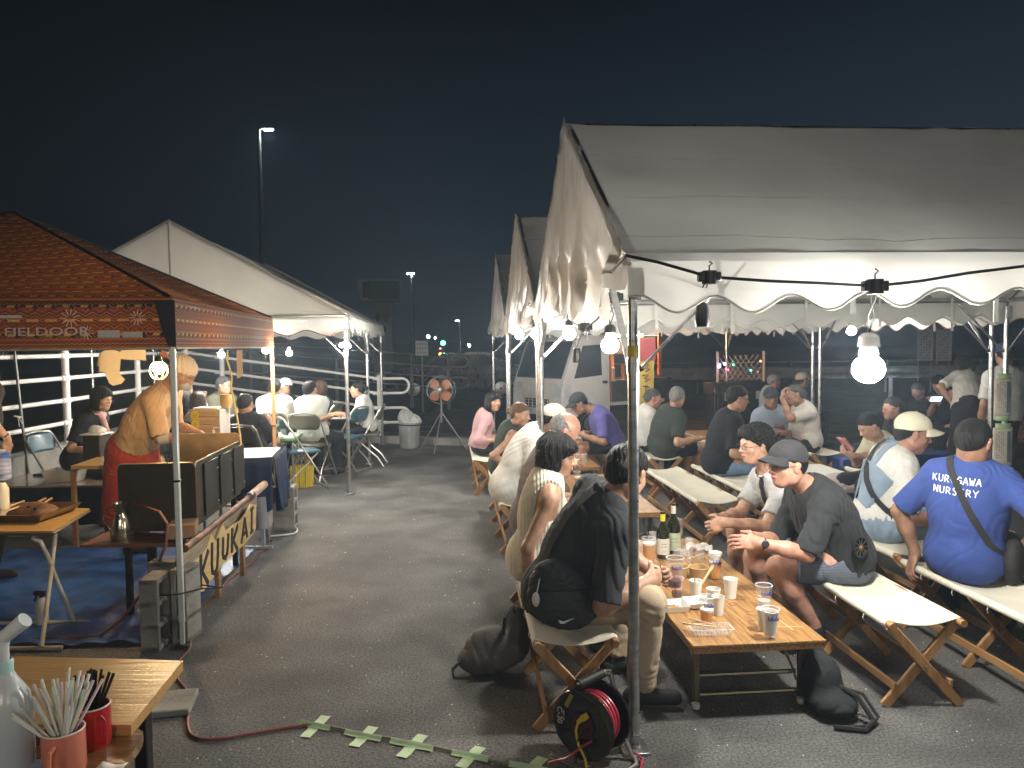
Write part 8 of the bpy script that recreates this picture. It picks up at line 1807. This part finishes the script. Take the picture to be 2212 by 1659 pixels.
mb = MB(); mb.slab([T(1.49, 0, .62), T(1.49, Wt, .62), T(1.49, Wt, 1.92), T(1.49, 0, 1.92)], .02, -hv); part('bay_front_wall', mb, mwarm, t, True)
hull('counter_panel', [(1.48, .62), (1.48, .98), (3.3, .98), (3.3, .62)], -.03, -.005, mat('counter_steel', (.60, .50, .36), .22, metal=.9, var=.2, vscale=4)); hull('counter_shelf', [(1.46, .98), (1.46, 1.01), (3.32, 1.01), (3.32, .98)], -.16, .2, mat('counter_steel', ()))
for k in range(6): mb = MB(); q = T(1.7+k*.26, .25+.1*(k % 2), 1.01); mb.lathe([(0, 0), (.05, 0), (.05, .14+.05*(k % 3)), (.02, .22), (0, .22)], q, 12); ttag('jar', mb, mat(('jar_red', 'jar_cream', 'jar_brown')[k % 3], ((.40, .06, .03), (.55, .42, .25), (.18, .09, .04))[k % 3], .3), ('red jar nearest the cab', 'cream jar second from the cab', 'brown jar third from the cab', 'red jar fourth from the cab', 'cream jar fifth from the cab', 'brown jar at the tail end')[k]+' on the food truck counter', 'jar', 'jars on the food truck counter', loc=q)
for k in range(4): mb = MB(); q = T(1.75+k*.30, .05, 1.60); mb.box(q, (.20, .01, .26), -al, .002); part('menu_card', mb, mat('menu_card', (.60, .42, .25), .6, var=.2), t, True)
mb = MB(); q = T(2.35, .35, 1.80); mb.tube([q-hv*.5, q+hv*.4], .022, 10); lt_ = part('lamp_tube', mb, mat('bay_lamp', (1, .5, .2), .5, emit=(1, .48, .16), estr=90), t, True)
for k, (a, z) in enumerate(((1.62, 1.55), (1.62, 1.30))): mb = MB(); mb.slab([T(3.02+.06*k*0, -.02, 1.05+k*.0), T(3.12, -.02, 1.05), T(3.12, -.02, 1.90), T(3.02, -.02, 1.90)] if k == 0 else [T(2.80, -.02, 1.86), T(3.0, -.02, 1.86), T(3.0, -.02, 1.90), T(2.8, -.02, 1.90)], .03, -rv); part('orange_post', mb, mat('orange_plastic', (.65, .17, .02), .4), t, True)
# banner
c = W(1402, 805, 12.1); zt_b = 1.74; t = thing('nobori_banner', 'tall narrow yellow banner with black brush characters beside the food truck', 'banner', (c.x, c.y, 0), .1); mb = MB(); mb.tube([(-.16, 0, 0), (-.16, 0, zt_b+.12)], .014, 8); mb.tube([(-.16, 0, zt_b+.03), (.16, 0, zt_b+.03)], .008, 6); part('pole', mb, mwhite, t)
mb = MB(); zb0 = .55; mb.grid(lambda u, v: (-.14+.24*u-.04*(1-v), .01*math.sin(v*9+u*3), zb0+(zt_b-zb0)*v), 6, 30); cl = part('banner_cloth', mb, mat('banner_yellow', (.52, .36, .07), .7, translucent=.3), t)
mb = MB(); mb.slab([(-.15, -.016, 1.38), (.10, -.016, 1.38), (.10, -.016, 1.73), (-.14, -.016, 1.73)], .003, (0, -1, 0)); part('red_panel', mb, mat('banner_red', (.26, .04, .04), .6), cl)
for k in range(5):
    z = 1.26-k*.16; mb = MB(); x0 = -.045-.012*k*.4
    mb.tube([(x0-.06, -.02, z+.05), (x0+.04, -.02, z+.055), (x0-.03, -.02, z), (x0+.06, -.02, z-.01), (x0-.02, -.02, z-.055)] if k < 2 else [(x0-.05, -.02, z+.04), (x0+.05, -.02, z+.02), (x0, -.02, z+.06), (x0-.01, -.02, z-.05), (x0+.05, -.02, z-.02)], .009, 5); part('lettering', mb, mbk, cl)
# grill cart with lattice behind the seated men
c = W(1600, 860, 12.6); t = thing('grill_cart', 'dark grill cart with a wooden lattice and coloured fairy lights behind the seated men', 'cart', (c.x, c.y, 0), TH); mwd = mat('lattice_wood', (.52, .38, .30), .7); zl0, zl1 = 1.02, 1.44
for s in (-1, 1): mb = MB(); mb.box((s*.39, 0, 1.22), (.035, .035, .56), None, .003); part('post', mb, mwd, t)
for k in range(9):
    for s in (-1, 1):
        x0 = -.36+k*.09-(.0 if s > 0 else 0); x1 = x0+s*.30; za, zb_ = zl0, zl1
        if x1 > .36: f = (.36-x0)/(x1-x0); zb_ = zl0+(zl1-zl0)*f; x1 = .36
        if x1 < -.36: f = (-.36-x0)/(x1-x0); zb_ = zl0+(zl1-zl0)*f; x1 = -.36
        if abs(x1-x0) > .04: mb = MB(); mb.bar((x0, s*.006, za), (x1, s*.006, zb_), .006, .014, (0, 1, 0)); part('lattice_slat', mb, mwd, t)
mb = MB(); mb.box((-.05, 0, .90), (1.0, .5, .20), None, .01); part('cart_top', mb, mdark, t); mb = MB(); mb.box((-.05, .05, .45), (.9, .4, .7), None, .01); part('cart_body', mb, mblack, t)
for k, (x, z) in enumerate(((-.53, .72), (-.48, .66), (-.40, .68), (-.32, .66), (.24, .66))): mb = MB(); mb.bar((x, -.27, z-.16), (x, -.27, z+.22), .004, .012, (0, 1, 0), .001); part('skewer', mb, mat('skewer_metal', (.7, .55, .35), .2, metal=.9), t)
for k, (x, z) in enumerate(((-.30, .78), (.22, .80))): mb = MB(); mb.box((x, -.265, z), (.14, .006, .13), None, .002); part('price_card', mb, mat('price_card', (.30, .29, .28), .6), t)
for k, (px, py, c_) in enumerate(((1555, 788, (.25, .2, 1)), (1565, 786, (.8, .85, 1)), (1554, 792, (.6, .6, 1)), (1568, 797, (1, .05, .1)), (1573, 799, (1, .05, .12)), (1584, 788, (.05, 1, .3)), (1622, 800, (.05, .9, .6)), (1643, 780, (1, .25, .05)), (1637, 803, (.7, .2, .25)))):
    q = W(px, py, 12.52); mb = MB(); mb.sph((0, 0, 0), .020 if k < 3 else .014, 8, 6); o = ttag('fairy_light', mb, lampmat('fairy_%d' % k, c_, 7 if k != 8 else .8), ('blue', 'brightest white', 'violet-white', 'left red', 'right red', 'small green', 'teal', 'orange', 'dim pink')[k]+' fairy light on the wooden lattice', 'fairy light', 'fairy lights on the lattice'); o.location = q
# dark car beyond the railing
c = W(1040, 868, 23.8); t = thing('parked_car', 'dark parked car beyond the railing behind the fan', 'car', (c.x-.75, 23.8, 0)); mcar = mat('dark_car_paint', (.020, .022, .028), .18, var=.05, coat=.8)
pf = [(-2.2, .35), (-2.25, .75), (-1.9, .92), (-1.1, 1.0), (-.45, 1.42), (.9, 1.45), (1.65, 1.05), (2.1, .95), (2.2, .6), (2.15, .32), (1.75, .30), (1.62, .55), (1.36, .66), (1.08, .55), (.96, .30), (-.98, .30), (-1.10, .55), (-1.36, .66), (-1.62, .55), (-1.75, .30)]
mb = MB(); mb.slab([(x, 0, z) for x, z in pf], 1.65, (0, 1, 0)); part('body', mb, mcar, t, ang=30); mb = MB(); mb.slab([(-.95, -.006, 1.02), (-.40, -.006, 1.36), (.30, -.006, 1.38), (.30, -.006, 1.02)], .004, (0, 1, 0)); part('window', mb, mgl, t); mb = MB(); mb.slab([(.36, -.006, 1.02), (.36, -.006, 1.38), (.86, -.006, 1.39), (1.45, -.006, 1.04)], .004, (0, 1, 0)); part('window', mb, mgl, t)
for x in (-1.36, 1.36):
    mb = MB(); mb.lathe([(0, -.02), (.26, -.02), (.31, .0), (.31, .18), (0, .18)], (x, .0, .31), 28, (0, 1, 0)); wh = part('wheel', mb, mrub, t); mb = MB(); mb.lathe([(.03, -.03), (.19, -.026), (.21, -.022)], (x, 0, .31), 24, (0, 1, 0))
    for k in range(10): a = k*PI/5; mb.bar((x+.03*math.cos(a), -.03, .31+.03*math.sin(a)), (x+.19*math.cos(a), -.03, .31+.19*math.sin(a)), .02, .012, (0, 1, 0))
    part('rim', mb, msteel, wh)
mb = MB(); mb.box((-2.22, .3, .72), (.05, .4, .10), None, .01); part('headlight', mb, mat('headlight_glass', ()), t)
# two pale posters at the back right
for k, (x0, x1) in enumerate(((1983, 2015), (2023, 2055))):
    a, b_ = W(x0, 712, 17), W(x1, 779, 17); t = thing('poster_panel', ('left', 'right')[k]+' one of two pale posters standing at the back right beyond the bulb', 'poster', (a.x, 17, 0), 0, 'pale posters beyond the tents'); w = b_.x-a.x; mb = MB(); mb.box((w/2, 0, (a.z+b_.z)/2), (w, .03, a.z-b_.z), None, .004); pn = part('panel', mb, mat('poster_pale', (.42, .46, .50), .6, var=.1), t)
    for x in (.03, w-.03): mb = MB(); mb.tube([(x, .03, 0), (x, .03, a.z)], .015, 8); part('post', mb, mgrey, t)
    mb = MB()
    for i in range(4):
        for j in range(10):
            if (i*3+j*5+k) % 4: mb.box((w*.2+i*w*.18, -.017, b_.z+.06+j*.06), (w*.09, .002, .03))
    part('lettering', mb, mat('poster_ink', (.22, .25, .30), .6), pn)
# blue crate under the cream blouse
mb = MB(); q = W(1880, 1000, 8.6); mb.box((q.x+.3, q.y, .25), (1.5, .35, .26), TH, .03); ttag('blue_bench', mb, mat('blue_vinyl_bench', (.03, .06, .22), .5), 'long blue padded seat behind the woman in the cream blouse', 'bench', loc=(q.x, q.y, 0))
# ---- foreground table, mugs, spray bottle
za = .70; c4 = [WZ(-300, 1408, za), WZ(395, 1427, za), WZ(283, 1566, za), WZ(-400, 1560, za)]; t = thing('wooden_table', 'yellowish plywood table top in the lower left foreground', 'table', (c4[1].x-.6, 2.1, 0)); mb = MB(); mb.slab([q-UPV*.03 for q in c4], .03); part('tabletop', mb, wood('ply_warm', (.50, .30, .10), (.43, .24, .075), .33, 'X', coat=.35), t, True)
for x, y in ((c4[1].x-.10, c4[1].y-.06), (c4[2].x-.12, c4[2].y+.04), (c4[1].x-1.3, c4[1].y-.06)): mb = MB(); mb.box((x, y, .335), (.04, .04, .668), None, .004); part('leg', mb, mdark, t, True)
mb = MB(); q = WZ(300, 1490, .001); mb.box((0, 0, .018), (.30, .22, .036), .2, .006); o = ttag('paving_block', mb, mcon, 'flat concrete slab on the asphalt beyond the foreground table corner', 'concrete block'); o.location = WZ(345, 1530)
zb2 = .672; c4 = [WZ(-400, 1572, zb2), WZ(296, 1572, zb2), WZ(309, 1580, zb2), WZ(306, 1592, zb2), WZ(232, 1700, zb2), WZ(-500, 1720, zb2)]; t = thing('wooden_table', 'darker varnished table top at the very bottom left, holding the mugs', 'table', (c4[1].x-.5, 1.6, 0)); mb = MB(); mb.slab([q-UPV*.028 for q in c4], .028); part('tabletop', mb, wood('ply_dark', (.24, .12, .04), (.16, .08, .028), .28, 'X', coat=.5), t, True)
for x, y in ((c4[1].x-.05, c4[1].y-.07), (c4[1].x-.05, 1.45)): mb = MB(); mb.box((x, y, .32), (.045, .045, .64), None, .004); part('leg', mb, mdark, t, True)
def mug(p, lb, m, r=.044, h=.095, ha=0, flare=1.0):
    t = thing('mug', lb, 'mug', p, ha, 'enamel mugs holding straws'); mb = MB(); mb.lathe([(0, .003), (r*flare*.96, .001), (r*flare, .006), (r, h), (r-.003, h+.001), (r*flare-.005, .008), (0, .008)], n=32); part('mug_body', mb, m, t)
    mb = MB(); mb.ring((0, 0, h), r-.0012, .0022, (0, 0, 1), 32, 6); part('rim', mb, mat('mug_rim', (.75, .68, .58), .3), t); mb = MB(); mb.tube([(0, -r+.003, h*.80), (0, -r-.022, h*.76), (0, -r-.028, h*.48), (0, -r-.018, h*.24), (0, -r+.003, h*.20)], .0065, 8); part('handle', mb, m, t); return t
mcoral = mat('coral_enamel', (.62, .20, .13), .3, var=.05, coat=.5); mred = mat('red_enamel', (.42, .012, .016), .22, var=.05, coat=.6)
pc = WZ(140, 1663, zb2); pr = WZ(202, 1607, zb2); mug(pc, 'coral mug full of pale paper straws in the bottom left corner', mcoral, .046, .098, .1, 1.02); mug(pr, 'red mug with black straws behind the coral mug', mred, .042, .100, .9)
ms = [mat('straw_white', (.66, .67, .62), .6, var=.05), mat('straw_green', (.52, .62, .50), .6, var=.05), mat('straw_pink', (.62, .48, .50), .6, var=.05), mat('straw_cream', (.64, .60, .48), .6, var=.05)]; mbs = mat('straw_black', (.008, .008, .008), .5)
rs = random.Random(5)
for k in range(38):
    a = rs.random()*2*PI; ln = .175+.03*rs.random(); lean_ = Vector((math.cos(a), math.sin(a)*.7, 0)); lean_ = lean_*(.018+.022*rs.random()); top_ = Vector((-lean_.x*0+rs.uniform(-.085, .055), rs.uniform(-.05, .06), ln)); b0 = pc+Vector((max(-.03, min(.03, -top_.x*.35)), rs.uniform(-.02, .02), .012)); tp_ = pc+Vector((max(-.042, min(.042, top_.x*.45)), rs.uniform(-.03, .03), .098)); dr = (tp_-b0).normalized(); e_ = b0+dr*ln*1.08
    mb = MB(); mb.tube([b0, e_], .0034, 8, cap=False); m_s = ms[(k*7) % 4 if k % 3 else 0]; ttag('straw', mb, m_s, {'straw_white': 'white paper straw in the coral mug', 'straw_green': 'pale green paper straw in the coral mug', 'straw_pink': 'pale pink paper straw in the coral mug', 'straw_cream': 'cream paper straw in the coral mug'}[m_s.name], 'straw', 'paper straws in the coral mug', loc=b0, solid=.0004)
for k in range(16):
    x = -.028+.056*(k/15); b0 = pr+Vector((-x*.4, rs.uniform(-.015, .015), .012)); e_ = pr+Vector((x*1.25+rs.uniform(-.01, .015), rs.uniform(-.03, .03), .165+.03*rs.random())); mb = MB(); mb.tube([b0, e_], .0035, 8); ttag('straw', mb, mbs, 'black straw in the red mug', 'straw', 'black straws in the red mug', loc=b0)
pb = WZ(18, 1668, zb2); t = thing('spray_bottle', 'large translucent spray bottle with blue liquid in the bottom left corner', 'bottle', pb); mtl = mat('milky_plastic', (.62, .68, .70), .25, var=.06, alpha=.72, translucent=.0)
mb = MB(); mb.lathe([(0, .002), (.052, .002), (.056, .012), (.056, .150), (.050, .185), (.026, .225), (.017, .245), (.017, .262)], n=34); part('bottle_body', mb, mtl, t); mb = MB(); mb.lathe([(0, .004), (.050, .004), (.054, .012), (.0535, .075), (0, .075)], n=32); part('liquid', mb, mat('blue_liquid', (.02, .06, .13), .1, alpha=.92), t)
mb = MB(); mb.lathe([(.020, .236), (.021, .262), (.018, .268)], n=24); part('collar', mb, mat('collar_mint', (.45, .68, .66), .4), t); mb = MB(); mb.tube([(0, 0, .262), (0, 0, .30), (.006, 0, .318)], .013, 12); mb.tube([(-.030, 0, .312), (.008, 0, .322), (.045, 0, .352)], [.012, .016, .017], 14); mb.tube([(.045, 0, .352), (.055, 0, .360)], .018, 14); mb.bar((-.02, 0, .30), (-.034, 0, .262), .010, .008); part('spray_head', mb, mat('head_white', (.66, .70, .70), .4), t)
q = WZ(62, 1664, zb2); mb = MB(); mb.tube([(0, 0, .012), (.045, 0, .014)], .011, 12); mb.sph((.05, 0, .014), (.014, .012, .012), 10, 6); o = ttag('cap', mb, mat('clear_blue', (.25, .33, .42), .15, alpha=.7), 'small clear bluish cap lying beside the spray bottle', 'cap'); o.location = q
mb = MB(); q = WZ(243, 1662, zb2); mb.grid(lambda u, v: (.06*(u-.5), .03*(v-.5), .001+.018*abs(u-.6)), 4, 2); o = ttag('paper_slip', mb, mpaper, 'folded white slip of paper at the bottom edge', 'paper', solid=.001); o.location = q
hz = bpy.data.materials.new('haze'); hz.use_nodes = True; t_ = hz.node_tree
for n_ in list(t_.nodes):
    if n_.type == 'BSDF_PRINCIPLED': t_.nodes.remove(n_)
v_ = t_.nodes.new('ShaderNodeVolumePrincipled'); v_.inputs['Density'].default_value = .0052; v_.inputs['Color'].default_value = (.62, .80, 1, 1); v_.inputs['Anisotropy'].default_value = .25
t_.links.new(v_.outputs[0], t_.nodes['Material Output'].inputs['Volume'])
mb = MB(); mb.box((0, 168, 6.2), (450, 430, 14.5)); tag(mesh_obj('haze', mb, hz, smooth=False), 'thin smoky night haze', kind='stuff')
